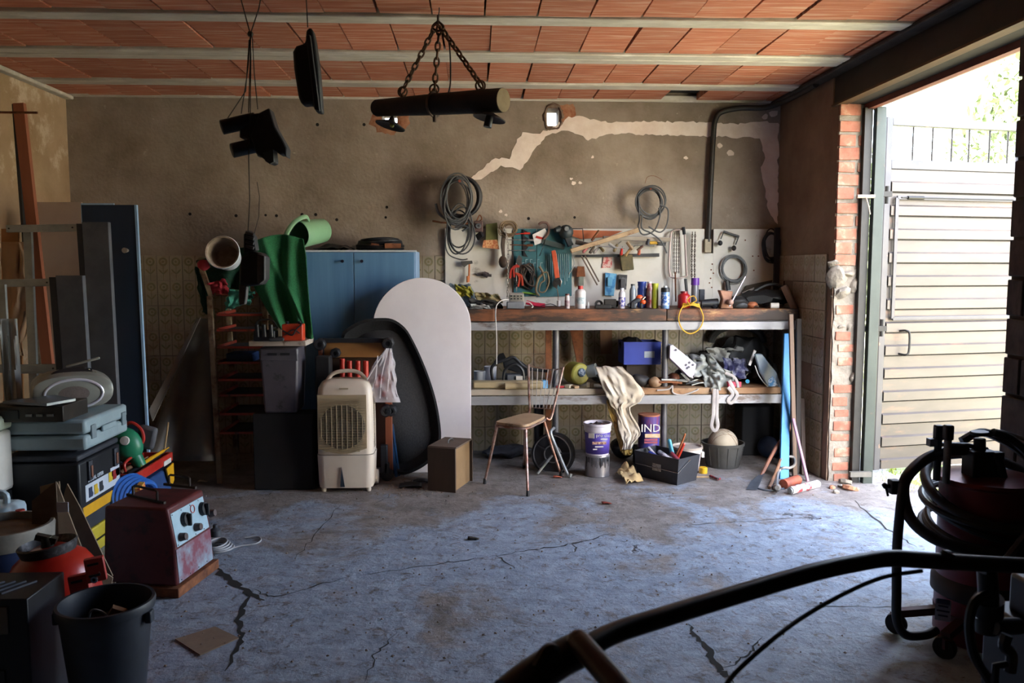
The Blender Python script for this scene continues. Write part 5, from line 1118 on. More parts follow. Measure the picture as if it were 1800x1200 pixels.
# ---------------------------------------------------------------- chair
A_, B_, C_, D_ = G(852, 850), G(928, 872), G(921, 822), G(986, 836)
cc = (A_ + B_ + C_ + D_) / 4; cc.z = 0
ch_ = T('metal_chair', 'old chair with brown seat, thin rusty tube legs and wire back', 'chair', cc)
TU = mat('rusty_chrome', 'a8928a', '7a4c38', sc=14, rough=.4, metal=.6, bump=.1, lo=.42, hi=.62)
zs = .425
def inn(p, k, z): q_ = cc.lerp(V((p.x, p.y, 0)), k); return V((q_.x, q_.y, z))
ST = [inn(p, .80, zs) for p in (A_, B_, D_, C_)]
sA, sB, sD, sC = P(865, 742, 5.62), P(925, 764, 5.48), P(962, 749, 5.85), P(925, 738, 5.98)
for s_ in (sA, sB, sD, sC): s_.z = zs
corner = [sA, sB, sD, sC]; cs = sum(corner, V()) / 4
seatp = []
for i in range(4):
    a, b, c_ = corner[i - 1], corner[i], corner[(i + 1) % 4]
    for k in range(5):
        t_ = k / 4; p0 = b.lerp(a, .22); p2 = b.lerp(c_, .22); seatp.append(p0 * (1 - t_) ** 2 + b * 2 * t_ * (1 - t_) + p2 * t_ * t_)
m = M(); m.prism([p + V((0, 0, .0)) for p in seatp], (0, 0, .02)); obj('seat', m, mat('worn_seat', '96795c', 'ac9072', sc=6, rough=.45, bump=.08, c3='6b5440', s3=6, t3=.62), ch_, bev=.004)
m = M(); m.tube([p + V((0, 0, -.008)) for p in seatp], .009, 6, closed=True); obj('seat_frame', m, TU, ch_)
for s_, f_ in ((sA, A_), (sB, B_), (sD, D_), (sC, C_)):
    top = cs.lerp(s_, .84); top.z = zs - .01; m = M(); m.tube([top, top.lerp(f_, .5), V((f_.x, f_.y, .012))], [.011, .010, .009], 8); l_ = obj('leg', m, TU, ch_)
    m = M(); m.cyl(V((f_.x, f_.y, 0)), V((f_.x, f_.y, .03)).lerp(top, .02), .012, .011, 8); obj('rubber_foot', m, BLK, l_)
pt1 = [cs.lerp(sC, .9), P(931, 722, 5.98), P(930, 690, 6.02), P(929, 640, 6.06)]; pt2 = [cs.lerp(sD, .95), P(968, 735, 5.86), P(977, 700, 5.92), P(990, 645, 6.0)]
for pt in (pt1, pt2): m = M(); m.tube(curve(pt, 5), .009, 8); obj('back_post', m, TU, ch_)
m = M(); m.tube(curve([P(929, 641, 6.06), P(945, 646, 6.07), P(972, 650, 6.04), P(990, 646, 6.0)], 5), .004, 6); m.tube([P(932, 716, 6.0), P(973, 719, 5.91)], .003, 6); obj('back_rail', m, TU, ch_)
for i in range(6):
    t_ = (i + .6) / 6.2; a = P(930 + 58 * t_, 645 + 4 * sin(pi * t_), 6.06 - .05 * t_); b = P(932 + 38 * t_, 717 + 2 * t_, 6.0 - .08 * t_); m = M(); m.tube([a, b], .003, 5); obj('back_wire', m, mat('wire_white', 'c4beba', rough=.35, metal=.3, bump=0), ch_)
# ================================================================ workbench wall
DF = 6.12; DBk = 6.68
zb = P(1100, 543, DF).z
bxL, bxR = P(803, 543, DF).x, P(1404, 560, DF).x
bn = T('workbench', 'long workbench with stained timber top and grey angle-iron frame', 'workbench', ((bxL + bxR) / 2, DF + .28, 0))
BT = mat('stained_timber', '7d4c2e', '35251b', sc=3.2, rough=.6, bump=.3, st=(.8, 1, 3), lo=.42, hi=.58, c3='a57c50', s3=4, t3=.64)
xsn = [bxL, P(870, 550, DF).x, P(1172, 550, DF).x, bxR]
th = zb - P(1100, 564, DF).z
for i in range(3):
    for k_, (ya, yb) in enumerate(((DF, DF + .19), (DF + .193, DF + .375), (DF + .378, DBk - .02))):
        m = M(); m.box(((xsn[i] + xsn[i + 1]) / 2, (ya + yb) / 2, zb - th / 2), (xsn[i + 1] - xsn[i] - .003, yb - ya, th)); obj('top_plank', m, BT, bn, bev=.006)
z2 = P(1100, 580, DF).z
AN = mat('grey_angle', '8f8e90', 'a5a4a6', sc=8, rough=.5, metal=.3, bump=.15, c3='6a5c54', s3=8, t3=.62, st=(.3, 1, 1))
m = M(); m.box(((bxL + bxR) / 2 - .02, DF + .004, (zb - th + z2) / 2), (bxR - bxL - .04, .008, zb - th - z2 - .002)); m.box(((bxL + bxR) / 2 - .02, DF + .03, zb - th - .005), (bxR - bxL - .04, .06, .006)); obj('front_angle', m, AN, bn)
m = M(); m.box((bxR - .02, (DF + DBk) / 2, (zb - th + z2) / 2), (.008, DBk - DF - .02, zb - th - z2)); obj('side_angle', m, AN, bn)
DPI = DF + .10
for x_, nm, r_ in ((977, 'grey', .024), (1169, 'grey', .024)):
    p = P(x_, 620, DPI); m = M(); m.cyl((p.x, DPI, 0), (p.x, DPI, zb - th), r_, n=14); obj('pipe_leg', m, mat('dull_pipe', '6d6c70', '57565a', sc=8, rough=.5, metal=.4, bump=.1, c3='5a4030', s3=8, t3=.66), bn)
p = P(964, 620, DPI + .15); m = M(); m.box((p.x, DPI + .15, (zb - th) / 2), (.045, .04, zb - th - .002)); obj('dark_leg', m, RUST, bn)
p = P(1388, 700, DF + .05); m = M(); m.box((p.x, DF + .06, (zb - th) / 2), (.045, .045, zb - th - .002)); obj('end_leg', m, mat('dark_steel', '3a3431', '4a423e', sc=8, rough=.6, metal=.3), bn)
p = P(838, 700, DF + .05); m = M(); m.box((p.x - .2, DF + .06, (zb - th) / 2), (.045, .045, zb - th - .002)); obj('end_leg', m, MATS['dark_steel'], bn)
for xa, xb_ in ((1002, 1025), (1055, 1076)):
    m = M(); m.prism(pl([(xa, 578), (xb_, 578), (xb_, 636), (xa + 12, 636)] if xa == 1002 else [(xa, 578), (xb_, 578), (xb_, 622), (xa + 1, 622)], DF + .45), (0, .03, 0)); obj('wall_bracket', m, BRN if xa != 1002 else RUST, bn)
# lower shelf
zs_ = P(1100, 683, DF - .02).z; zs2 = P(1100, 694, DF - .02).z; zs3 = P(1100, 709, DF - .02).z
x_ls, x_rs = bxL + .02, P(1372, 690, DF).x
sh = [(x_ls, P(1063, 690, DF).x, 'white'), (P(1063, 690, DF).x, x_rs, 'rust')]
WS = mat('dirty_white_shelf', 'b0a494', '9a8d7c', sc=4, rough=.7, bump=.15, c3='6a5240', s3=6, t3=.66, st=(.5, 1, 1)); RS = mat('stained_shelf', 'a88c6c', '8a5c38', sc=3, rough=.8, bump=.3, st=(.6, 1, 1), c3='5a3c28', s3=5, t3=.62)
for a, b, k_ in sh:
    m = M(); m.box(((a + b) / 2, (DF + DBk) / 2 - .02, (zs_ + zs2) / 2), (b - a - .003, DBk - DF - .02, zs_ - zs2)); obj('shelf_board', m, WS if k_ == 'white' else RS, bn, bev=.004)
m = M(); m.box(((x_ls + x_rs) / 2, DF - .03, (zs2 + zs3) / 2 - .002), (x_rs - x_ls, .008, zs2 - zs3)); obj('shelf_angle', m, AN, bn)
# pegboard
WP = mat('board_white', 'd4d0c8', 'c4c0b6', sc=3, rough=.55, bump=.05, c3='8a8478', s3=5, t3=.68)
pbm = T('tool_board', 'white backing board on the wall behind the workbench', 'board', P(1070, 543, 6.69))
z_t = P(1070, 402, 6.68).z
xs_ = [P(782, 450, 6.68).x, P(900, 450, 6.68).x, P(1182, 450, 6.68).x, P(1238, 450, 6.68).x, P(1253, 450, 6.68).x, P(1366, 450, 6.68).x]
for a, b in ((0, 1), (1, 2), (2, 3), (4, 5)):
    m = M(); m.box(((xs_[a] + xs_[b]) / 2, 6.685, (zb + z_t) / 2), (xs_[b] - xs_[a] - .003, .018, z_t - zb)); obj('panel', m, WP, pbm, bev=.002)
zn = P(1245, 445, 6.68).z
m = M(); m.box(((xs_[3] + xs_[4]) / 2, 6.685, (zb + zn) / 2), (xs_[4] - xs_[3] + .003, .018, zn - zb)); obj('panel', m, WP, pbm)
for i, (x, y) in enumerate([(1252, 464), (1250, 474), (1254, 480), (1249, 489), (1247, 497), (1251, 505), (1310, 422), (1323, 450), (1333, 450), (1325, 475)]):
    p = P(x, y, 6.675); m = M(); m.cyl(p + V((0, .002, 0)), p + V((0, -.004, 0)), .006, n=6); obj('bolt_head', m, RUST, pbm)
# conduit
m = M(); m.tube(curve([P(1245, 425, 6.66), P(1249, 330, 6.66), P(1254, 240, 6.66), P(1257, 212, 6.66), P(1268, 197, 6.66), P(1300, 190, 6.65), P(1345, 189, 6.60), (XR - .05, 6.45, 2.80), (XR - .05, 5.9, 2.80)], 6), .022, 10)
one('conduit', m, mat('conduit_black', '1d1b1a', '2a2725', sc=9, rough=.5, bump=.1, c3='8a8478', s3=40, t3=.72), 'black plastic conduit running down the wall to the tool board', 'conduit')
m = M(); m.box(P(1244, 432, 6.655), (.055, .03, .11)); k_ = one('junction_sleeve', m, mat('cream_sleeve', 'a89c84', '968a74', sc=20), 'short cream sleeve at the lower end of the black conduit', 'sleeve', bev=.004)
m = M(); m.box(P(1244, 443, 6.635), (.06, .012, .02))
# ---- helpers for wall items
DP = 6.66
def tb(name, label, cat, pts, r, mt_, D=DP - .02, n=6, group=None, closed=False, flat=1.0, sm=5):
    m = M(); m.tube(curve(pl(pts, D), sm, closed) if sm else pl(pts, D), r, n, closed=closed, flat=flat); return one(name, m, mt_, label, cat, group)
def plate(name, label, cat, pts, th_, mt_, D=DP - .015, group=None, bev=0):
    m = M(); m.prism(pl(pts, D), (0, th_, 0)); return one(name, m, mt_, label, cat, group, bev=bev)
CAB = mat('dark_cable', '3a3c3e', '4c4e50', sc=12, rough=.5, bump=.05); CAB2 = mat('grey_cable2', '6a6b6c', '7c7d7e', sc=12, rough=.5, bump=.05)
# big coil at the left
t = T('cable_coil', 'big bundle of dark hose and grey cable hanging above the white board at left', 'cable', P(805, 400, 6.64))
m = M()
for i in range(5): m.tube([P(811 + (34 - 2 * (i % 3)) * cos(a), 346 + (35 - 1.5 * (i % 2)) * sin(a), 6.60 - .022 * i) for a in [2 * pi * k / 32 for k in range(32)]], .014, 8, closed=True)
obj('hose_ring', m, BLK, t)
m = M(); loops(803, 352, 24, 42, 6.5, 7, .006, m, .16, .12, rr=random.Random(3)); obj('cable_loops', m, mat('mid_cable', '525455', '606263', sc=12, rough=.5), t)
m = M(); loops(808, 408, 21, 38, 6.52, 4, .006, m, .2, .15, rr=random.Random(4)); m.tube(curve(pl([(766, 358), (772, 375), (790, 388), (812, 392)], 6.52), 5), .01, 6); obj('lower_loops', m, CAB, t)
m = M(); m.tube(curve(pl([(800, 400), (812, 396), (822, 400), (812, 406)], 6.48), 5), .008, 6); m.tube(curve(pl([(785, 400), (783, 430), (790, 448), (810, 456), (822, 455)], 6.5), 5), .005, 6); obj('binding', m, CAB, t)
m = M(); m.cyl(P(808, 318, 6.70), P(808, 318, 6.44), .012, n=8); obj('hook', m, mat('rust_hook', '8a4a38', rough=.8), t)
tb('iron_bar', 'short dark iron rod sticking out left of the big cable bundle', 'rod', [(760, 388), (775, 391), (830, 393)], .007, RUST, sm=0)
t = T('cable_coil', 'smaller bundle of black cable hanging on a nail above the tool bar', 'cable', P(1145, 400, 6.64))
m = M(); loops(1143, 354, 23, 26, 6.58, 6, .006, m, .15, .2, rr=random.Random(8)); obj('cable_loops', m, CAB, t)
m = M(); m.tube(curve(pl([(1122, 345), (1124, 385), (1122, 398), (1130, 412), (1150, 405), (1160, 380), (1158, 365)], 6.55), 6), .006, 6); m.tube(curve(pl([(1130, 375), (1128, 400), (1145, 410), (1163, 425), (1172, 445)], 6.53), 6), .006, 6); m.tube(curve(pl([(1160, 360), (1174, 368), (1172, 395), (1160, 408), (1140, 398)], 6.54), 6), .006, 6); obj('hanging_ends', m, CAB, t)
m = M(); m.cyl(P(1144, 332, 6.70), P(1144, 332, 6.50), .008, n=8); obj('nail', m, MATS['rust_hook'], t)
tb('thin_wire', 'thin curved wire on the plaster above the smaller cable bundle', 'wire', [(1134, 322), (1138, 311), (1150, 309), (1164, 316)], .0018, RUST)
# black shadow-pulley object, flat cases etc.
t = T('pulley_block', 'small brown pulley block hanging at the left of the green tool pouch', 'pulley', P(842, 408, 6.63))
m = M(); m.box(P(841, 398, 6.63), (.07, .04, .09)); obj('block', m, mat('brown_painted', '4a3632', '5a4440', sc=12, rough=.6), t, bev=.006)
m = M(); m.lathe([(.022, 0), (.02, .012), (.008, .012), (.008, 0)], P(841, 397, 6.61), (0, -1, 0), 14); obj('wheel', m, GREYM, t)
m = M(); m.tube(curve(pl([(838, 388), (843, 378), (847, 384), (843, 389)], 6.63), 4), .005, 6); obj('hook', m, RUST, t)
plate('tool_pouch', 'olive green pouch with an orange printed lower strip on the board', 'pouch', [(854, 394), (874, 391), (876, 430), (853, 428)], .02, mat('olive_pouch', '66683a', '565830', sc=12, rough=.8), DP - .03, bev=.004)
plate('printed_card', 'orange printed card hanging below the olive pouch', 'card', [(850, 422), (874, 421), (878, 438), (848, 435)], .008, mat('orange_card', 'b0623a', 'd0a070', sc=70, lo=.45, hi=.55), DP - .045)
m = M(); m.beam(P(839, 418, 6.63), P(848, 411, 6.60), .03, .05); one('file_handle', m, BLK, 'short black handle on the board under the pulley block', 'handle', bev=.004)
t = T('wire_bundle', 'tangled bundle of brown wires hanging over a chain on the tool board', 'wire', P(893, 410, 6.6))
m = M(); loops(893, 402, 12, 11, 6.6, 9, .004, m, .3, .8, rr=random.Random(6)); obj('loops', m, mat('brown_wire', '6b5844', '8a745a', sc=20, rough=.5, metal=.2), t)
m = M()
for i in range(7): m.tube(curve(pl([(884 + i, 408), (881 + i * .9, 430), (884 + i * .5, 455)], 6.6 + .005 * i), 4), .005, 5)
obj('strands', m, mat('dark_leather', '3a2c24', '4a3a30', sc=9, rough=.7), t)
m = M(); m.sph(P(884, 460, 6.61), (.035, .03, .05), 12); obj('knob_end', m, MATS['dark_leather'], t)
def chain(name, label, pts, rl, mt_, D, wire=.0016, parent=None, group=None, flatd=None):
    pts = curve(pl(pts, D), 8); L_ = [0]
    for i in range(1, len(pts)): L_.append(L_[-1] + (pts[i] - pts[i - 1]).length)
    n_ = max(2, int(L_[-1] / (rl * 1.45))); t_ = T(name, label, 'chain', pts[-1], 0, group) if parent is None else parent
    base = M(); base.tube([V((rl * .42 * cos(a), 0, rl * sin(a) * .98)) for a in [2 * pi * k / 12 for k in range(12)]], wire, 5, closed=True)
    src = None; r_ = root_of(t_)
    for i in range(n_ + 1):
        s_ = L_[-1] * i / n_; j = max(1, next((k for k in range(1, len(L_)) if L_[k] >= s_), len(L_) - 1)); u = (s_ - L_[j - 1]) / max(1e-6, L_[j] - L_[j - 1]); c_ = pts[j - 1].lerp(pts[j], u)
        d_ = (pts[j] - pts[j - 1]).normalized(); q_ = d_.to_track_quat('Z', 'Y'); e = (q_.to_matrix() @ Matrix.Rotation(pi / 2 * (i % 2) + .4, 3, 'Z')).to_euler()
        if src is None: src = obj('link', base, mt_, t_, local=True); o_ = src
        else: o_ = inst(src, t_)
        o_.location = c_ - r_.location; o_.rotation_euler = e
    return t_
CHN = mat('chain_steel', '9a948c', 'b4aea6', sc=20, rough=.4, metal=.8, bump=0); CHD = mat('chain_rust', '3c302a', '55443a', sc=20, rough=.7, metal=.4, bump=0)
chain('steel_chain', 'long pale steel chain hanging down the tool board from the wire bundle', [(887, 402), (893, 430), (893, 480), (892, 523)], .016, CHN, 6.56, .003)
# teal boards and hanging tools
TEAL = mat('teal_board', '2f5f68', '3a6e76', sc=5, rough=.5, bump=.05, c3='24484e', s3=6, t3=.6)
t = T('teal_tool_board', 'teal painted tool board with white outlines fixed on the white board', 'board', P(950, 525, 6.66))
for a, b in ((903, 943), (944, 1005)):
    m = M(); m.prism(pl([(a, 402), (b, 402), (b, 520), (a, 522)], 6.662), (0, .01, 0)); k_ = obj('teal_panel', m, TEAL, t)
for x_ in (918, 924, 932, 938, 944, 950): 
    m = M(); m.tube(pl([(x_, 456 + (x_ % 4) * 3), (x_, 478)], 6.658), .002, 4); m.tube(pl([(x_, 456 + (x_ % 4) * 3), (x_ + 4, 456 + (x_ % 4) * 3)], 6.658), .002, 4); obj('outline', m, mat('outline_white', 'a8c0c4', bump=0), t)
for i in range(12):
    x_ = 960 + i * 3.6; m = M(); m.tube(pl([(x_, 446), (x_ + .5, 500 - i % 3 * 6)], 6.658), .0016, 4); obj('outline', m, MATS['outline_white'], t)
FILES = [((896, 412), (925, 410), RED), ((890, 421), (932, 422), GREYM), ((896, 430), (930, 431), RUST), ((893, 440), (934, 440), GREYM)]
for i, (a, b, mt_) in enumerate(FILES):
    m = M(); m.tube(pl([a, b], 6.64), .004, 6); m.cyl(P(b[0] - 4, b[1], 6.64), P(b[0] + 7, b[1], 6.64), .009, n=8); one('long_file', m, mt_, ['top red-shafted file on the teal board', 'second file from the top on the teal board', 'rusty third file from the top on the teal board', 'lowest grey file on the teal board'][i], 'file', 'files on the teal board')
plate('toothed_strip', 'black toothed strip beside the files on the teal board', 'tool', [(919, 403), (928, 407), (921, 414), (930, 420), (920, 428), (929, 434), (922, 442), (928, 452), (920, 450)], .01, BLK, 6.65)
t = T('trowel', 'triangular white trowel with a red edge hanging on the teal board', 'trowel', P(950, 432, 6.63))
m = M(); m.prism(pl([(936, 412), (958, 401), (961, 407), (959, 424), (940, 431)], 6.63), (0, .004, 0)); obj('blade', m, mat('trowel_white', 'd8d4d0', 'c8c4c0', sc=9), t)
m = M(); m.prism(pl([(943, 414), (957, 418), (955, 421), (942, 418)], 6.625), (0, .012, 0)); obj('grip', m, RED, t)
tb('cane_handle', 'hooked brown cane handle on the teal board', 'handle', [(947, 395), (952, 391), (961, 392), (965, 400), (963, 411), (956, 420)], .010, mat('cane_brown', '5a4038', '6b4c42', sc=9), 6.62)
tb('bent_rod', 'thin bent steel rod hanging under the cane handle', 'rod', [(961, 410), (956, 430), (948, 450)], .003, CHR, 6.62)
for i, (x0, y0, x1, y1, cc_, lb_) in enumerate([(900, 485, 912, 450, 'a8332a', 'red-handled pliers hanging at the left of the drill bit'), (914, 500, 908, 462, 'b0402c', 'orange-red-handled cutters hanging on the teal board')]):
    t = T('pliers', lb_, 'pliers', P(x0, y0 + 4, 6.62)); m = M(); m.tube(curve(pl([(x0 - 4, y0 + 4), (x0 - 1, y0 - 12), (x1 - 2, (y0 + y1) / 2 - 2)], 6.62), 4), .010, 6); obj('grip', m, mat('grip' + str(i), cc_, rough=.4), t); m = M(); m.tube(curve(pl([(x0 + 4, y0 + 2), (x0 + 3, y0 - 14), (x1 + 1, (y0 + y1) / 2)], 6.62), 4), .010, 6); obj('grip', m, mat('grip' + str(i), cc_, rough=.4), t)
    m = M(); m.prism(pl([(x1 - 4, (y0 + y1) / 2), (x1 + 4, (y0 + y1) / 2), (x1 + 6, y1 + 4), (x1, y1 - 2), (x1 - 4, y1 + 6)], 6.62), (0, .014, 0)); obj('jaws', m, mat('jaw_steel', '4a4644', '5c5856', sc=20, metal=.5, rough=.5), t)
m = M()
for i in range(14):
    m.tube([P(906 + 3 * cos(i * 1.1 + k), 465 + i * 3.2 + k * .8, 6.62 + .006 * sin(i + k)) for k in range(3)], .004, 5)
m.cyl(P(907, 462, 6.62), P(908, 512, 6.62), .004, n=6); one('drill_bit', m, mat('jaw_steel2', '5a5654', '6c6866', sc=20, metal=.6, rough=.4), 'long spiral auger bit hanging between the two red-handled pliers', 'drill bit')
t = T('hose_clamps', 'cluster of old metal clamps hanging in the middle of the teal board', 'clamp', P(930, 500, 6.62))
m = M(); loops(928, 485, 9, 17, 6.64, 8, .007, m, .3, .6, rr=random.Random(14)); obj('rings', m, mat('dark_rings', '2a2420', '453830', sc=9, rough=.6, metal=.3), t)
m = M(); m.tube(curve(pl([(948, 520), (942, 510), (946, 490), (954, 480), (948, 468)], 6.62), 5), .010, 8); m.tube(curve(pl([(962, 478), (965, 495), (958, 512), (948, 512), (950, 498), (957, 492), (955, 480), (962, 478)], 6.61), 5), .006, 8); one('tan_belt', m, mat('tan_leather', '6e6048', '7e6e54', sc=9, rough=.7), 'curled tan leather belt hanging left of the orange wrench', 'belt')
t = T('adjustable_wrench', 'adjustable wrench with orange handle and shiny jaw', 'wrench', P(978, 507, 6.60))
m = M(); m.prism(pl([(969, 441), (976, 439), (978, 445), (983, 480), (984, 488), (976, 490), (974, 480), (970, 447)], 6.60), (0, .016, 0)); obj('handle', m, mat('wrench_orange', 'b84a2a', 'c4583a', sc=8, rough=.4), t, bev=.004)
m = M(); m.prism(pl([(975, 489), (984, 487), (988, 494), (985, 505), (981, 500), (979, 508), (973, 504), (972, 496)], 6.60), (0, .018, 0)); obj('jaw', m, CHR, t, bev=.003)
tb('pendant_flex', 'short brown cord hanging below the orange wrench jaw', 'cord', [(979, 507), (981, 518), (981, 527)], .003, BRN, 6.58)
m = M(); m.cyl(P(982, 528, 6.56), P(982, 538, 6.56), .014, n=12); one('lamp_socket', m, WHT, 'small white lamp socket hanging at the end of a cord', 'socket')
t = T('black_tool', 'bulky black power tool hanging at the top of the teal board', 'tool', P(998, 430, 6.6))
m = M(); m.sph(P(995, 408, 6.60), (.06, .05, .06), 14); m.cyl(P(985, 402, 6.6), P(975, 405, 6.58), .03, .02, 12); m.beam(P(994, 410, 6.6), P(1003, 432, 6.6), .05, .045); obj('body', m, mat('black_green', '20282a', '2c3436', sc=8, rough=.5), t, bev=.004)
m = M(); m.lathe([(.02, 0), (.018, .01), (0, .01)], P(996, 402, 6.55), (0, -1, 0), 14); obj('gear', m, GREYM, t)
m = M(); m.beam(P(953, 424, 6.64), P(992, 434, 6.64), .035, .04); one('dark_batten', m, mat('dark_green_wood', '2c3a38', '36443e', sc=8), 'short dark batten on the teal board under the bulky black tool', 'batten')
tb('green_screwdriver', 'thin bright green screwdriver lying below the tan belt', 'screwdriver', [(918, 514), (930, 515), (943, 517)], .007, mat('lime', '6a9a2c', '7aaa38', sc=8), 6.645, sm=0)
tb('metal_strip', 'twin pale strips hanging right of the teal board', 'strip', [(1006, 448), (1009, 465), (1000, 482)], .004, ALU, 6.6)
# wooden tool rack of level, stick, hammers
plate('orange_level', 'orange painted board fixed along the top of the tool board', 'board', [(1003, 404), (1095, 406), (1070, 416), (1020, 420), (1003, 413)], .02, mat('orange_paint', 'a8542c', 'b8653a', sc=6, rough=.6), DP - .02)
tb('staple_hook', 'black rectangular wire hook on the orange board', 'hook', [(1003, 402), (1024, 402), (1026, 424)], .004, BLK, 6.6, sm=0)
m = M(); m.beam(P(1003, 441, 6.50), P(1122, 404, 6.52), .035, .035); one('wooden_stick', m, mat('pale_stick', '9c8264', 'b49a7a', sc=9, rough=.8, bump=.3, c3='6b4a34', s3=6, t3=.62), 'long pale wooden stick slanting across the tools on the board', 'stick', bev=.004)
m = M(); m.beam(P(1060, 418, 6.56), P(1178, 421, 6.58), .04, .03); one('grey_plank', m, mat('grey_wood', '8a7e70', '9c9082', sc=9, rough=.8, bump=.2), 'grey weathered batten behind the slanting stick', 'batten', bev=.003)
plate('magnetic_bar', 'long black tool bar under the slanting stick', 'tool bar', [(1012, 448), (1159, 445), (1159, 451), (1012, 452)], .03, BLK, DP - .03)
q = random.Random(17); hl = ['leftmost', 'second', 'third', 'fourth', 'fifth', 'sixth', 'seventh', 'rightmost']
for i, (x, y, dx, dy, cc_) in enumerate([(1026, 442, 8, -8, 'a05a58'), (1038, 443, 6, -10, '4a4038'), (1045, 443, 5, -6, '8a8078'), (1060, 440, -7, -8, '6a5a3c'), (1080, 440, 5, -10, '7c6a4a'), (1092, 446, 1, -8, 'b02a24'), (1100, 448, 9, -12, '9c7a4c'), (1123, 446, 1, -8, 'b0553a')]):
    t = T('hand_tool', f'{hl[i]} of the small handled tools on the black tool bar', 'hand tool', P(x, y, 6.55), 0, 'small handled tools on the black tool bar')
    m = M(); m.cyl(P(x, y, 6.56), P(x + dx, y + dy, 6.60), .013, .010, 10); m.sph(P(x, y, 6.56), .014, 8); obj('handle', m, mat('hndl' + str(i), cc_, rough=.5), t)
    m = M(); m.cyl(P(x + dx, y + dy, 6.60), P(x + dx * 2.4, y + dy * 1.6, 6.62), .004, n=6); obj('shaft', m, GREYM, t)
for i, (a, b, cc_, r_) in enumerate([((1040, 423), (1053, 405), '7a4a2c', .010), ((1012, 425), (1040, 432), '3a322c', .018), ((1048, 432), (1098, 436), '9a9490', .005), ((1070, 428), (1082, 436), '8a8684', .012), ((1110, 430), (1150, 432), '7c7874', .006), ((1102, 425), (1112, 438), '8c7254', .014), ((1130, 432), (1120, 440), '5a3c30', .010), ((1140, 420), (1138, 430), '3a3a40', .016)]):
    tb('tool_shaft', ['reddish handle rising behind the slanting stick', 'dark rounded tool under the left end of the slanting stick', 'thin bright rod lying along the black tool bar', 'short steel piece in the middle of the tool bar', 'pale rod at the right end of the tool bar', 'tan handle slanting at the middle of the tool bar', 'short rusty tool near the right end of the tool bar', 'dark stub standing near the cable end'][i], 'hand tool', [a, b], r_, mat('shaft' + str(i), cc_, rough=.5, metal=.2), 6.56, 8, sm=0)
plate('yellow_knife', 'yellow box cutter lying near the right end of the tool bar', 'knife', [(1141, 424), (1155, 424), (1156, 429), (1143, 429)], .02, mat('cutter_yellow', 'c89a1c', 'b88a14', sc=8), 6.56, bev=.003)
plate('black_wedge', 'black wedge at the right end of the tool bar', 'wedge', [(1156, 425), (1172, 426), (1170, 432), (1155, 431)], .03, BLK, 6.58, bev=.003)
plate('red_white_card', 'small red and white card pinned under the tool bar', 'card', [(1061, 452), (1076, 451), (1076, 470), (1058, 471)], .004, mat('card_rw', 'c8a8a0', 'b04848', sc=40, lo=.5, hi=.56), 6.665)
m = M(); m.prism(pl([(1089, 447), (1112, 447), (1115, 474), (1093, 476)], 6.60), (0, .03, 0)); one('green_pouch', m, mat('camo_pouch', '4a4630', '6a5c3c', sc=14, rough=.8), 'mottled green pouch hanging under the tool bar', 'pouch', bev=.008)
for i, (a, b) in enumerate([((1022, 450), (1050, 501)), ((1028, 449), (1053, 495))]): tb('steel_rod', ['left of two long steel rods leaning on the board', 'right of two long steel rods leaning on the board'][i], 'rod', [a, b], .006, mat('rod_brown', '5c4c42', '766457', sc=9, metal=.4, rough=.5), 6.62, sm=0)
# packages on the board
for i, (pts_, cc_, c2_, lb_) in enumerate([([(1064, 479), (1084, 481), (1079, 520), (1063, 519)], '3a7fae', '6aa8c8', 'pale blue blister pack hanging on the white board'), ([(1087, 482), (1103, 483), (1101, 509), (1087, 508)], '2c2c2e', '5a5a5c', 'black and grey blister pack hanging on the white board')]):
    t = T('blister_pack', lb_, 'package', P(pts_[2][0], pts_[2][1], 6.65)); m = M(); m.prism(pl(pts_, 6.65), (0, .012, 0)); obj('card', m, mat('bl' + str(i), cc_, c2_, sc=20, lo=.48, hi=.56), t, bev=.002)
    m = M(); x0, y0 = pts_[0]; m.prism(pl([(x0 + 4, y0 + 8), (x0 + 13, y0 + 8), (x0 + 12, y0 + 24), (x0 + 4, y0 + 24)], 6.63), (0, .02, 0)); obj('blister', m, mat('blis' + str(i), c2_, rough=.2, bump=0), t, bev=.004)
t = T('paint_brush', 'old paint brush with rusty ferrule hanging above the white squeeze bottle', 'brush', P(1022, 500, 6.63))
m = M(); m.prism(pl([(1015, 468), (1027, 468), (1029, 486), (1013, 487)], 6.63), (0, .02, 0)); obj('ferrule', m, RUST, t, bev=.003)
m = M(); m.prism(pl([(1018, 486), (1026, 486), (1026, 502), (1019, 502)], 6.63), (0, .018, 0)); obj('bristles', m, mat('green_grey', '6a7266', '7a8276', sc=20), t)
# clamps and chains
t = T('bar_clamp', 'long G-shaped steel clamp hanging with a bunch of chains', 'clamp', P(1192, 490, 6.62))
m = M(); m.tube(curve(pl([(1203, 402), (1196, 403), (1184, 405), (1179, 412), (1177, 440), (1176, 470), (1178, 486)], 6.62), 4), .008, 7); m.tube(pl([(1203, 400), (1205, 440), (1207, 485)], 6.62), .008, 7); m.tube(curve(pl([(1178, 486), (1190, 489), (1207, 485)], 6.62), 4), .006, 6); obj('frame', m, mat('clamp_pink', '8c7c78', '9c8c88', sc=12, metal=.5, rough=.45), t)
m = M(); m.cyl(P(1201, 399, 6.6), P(1203, 412, 6.6), .014, n=8); obj('screw', m, BLK, t)
for i, x_ in enumerate((1186, 1190, 1194)): chain('short_chain', ['left', 'middle', 'right'][i] + ' of three short chains hanging inside the G-shaped clamp', [(x_, 408), (x_ - 1, 440), (x_ - 1, 478)], .010, CHD, 6.60, .0024, group='short chains inside the clamp')
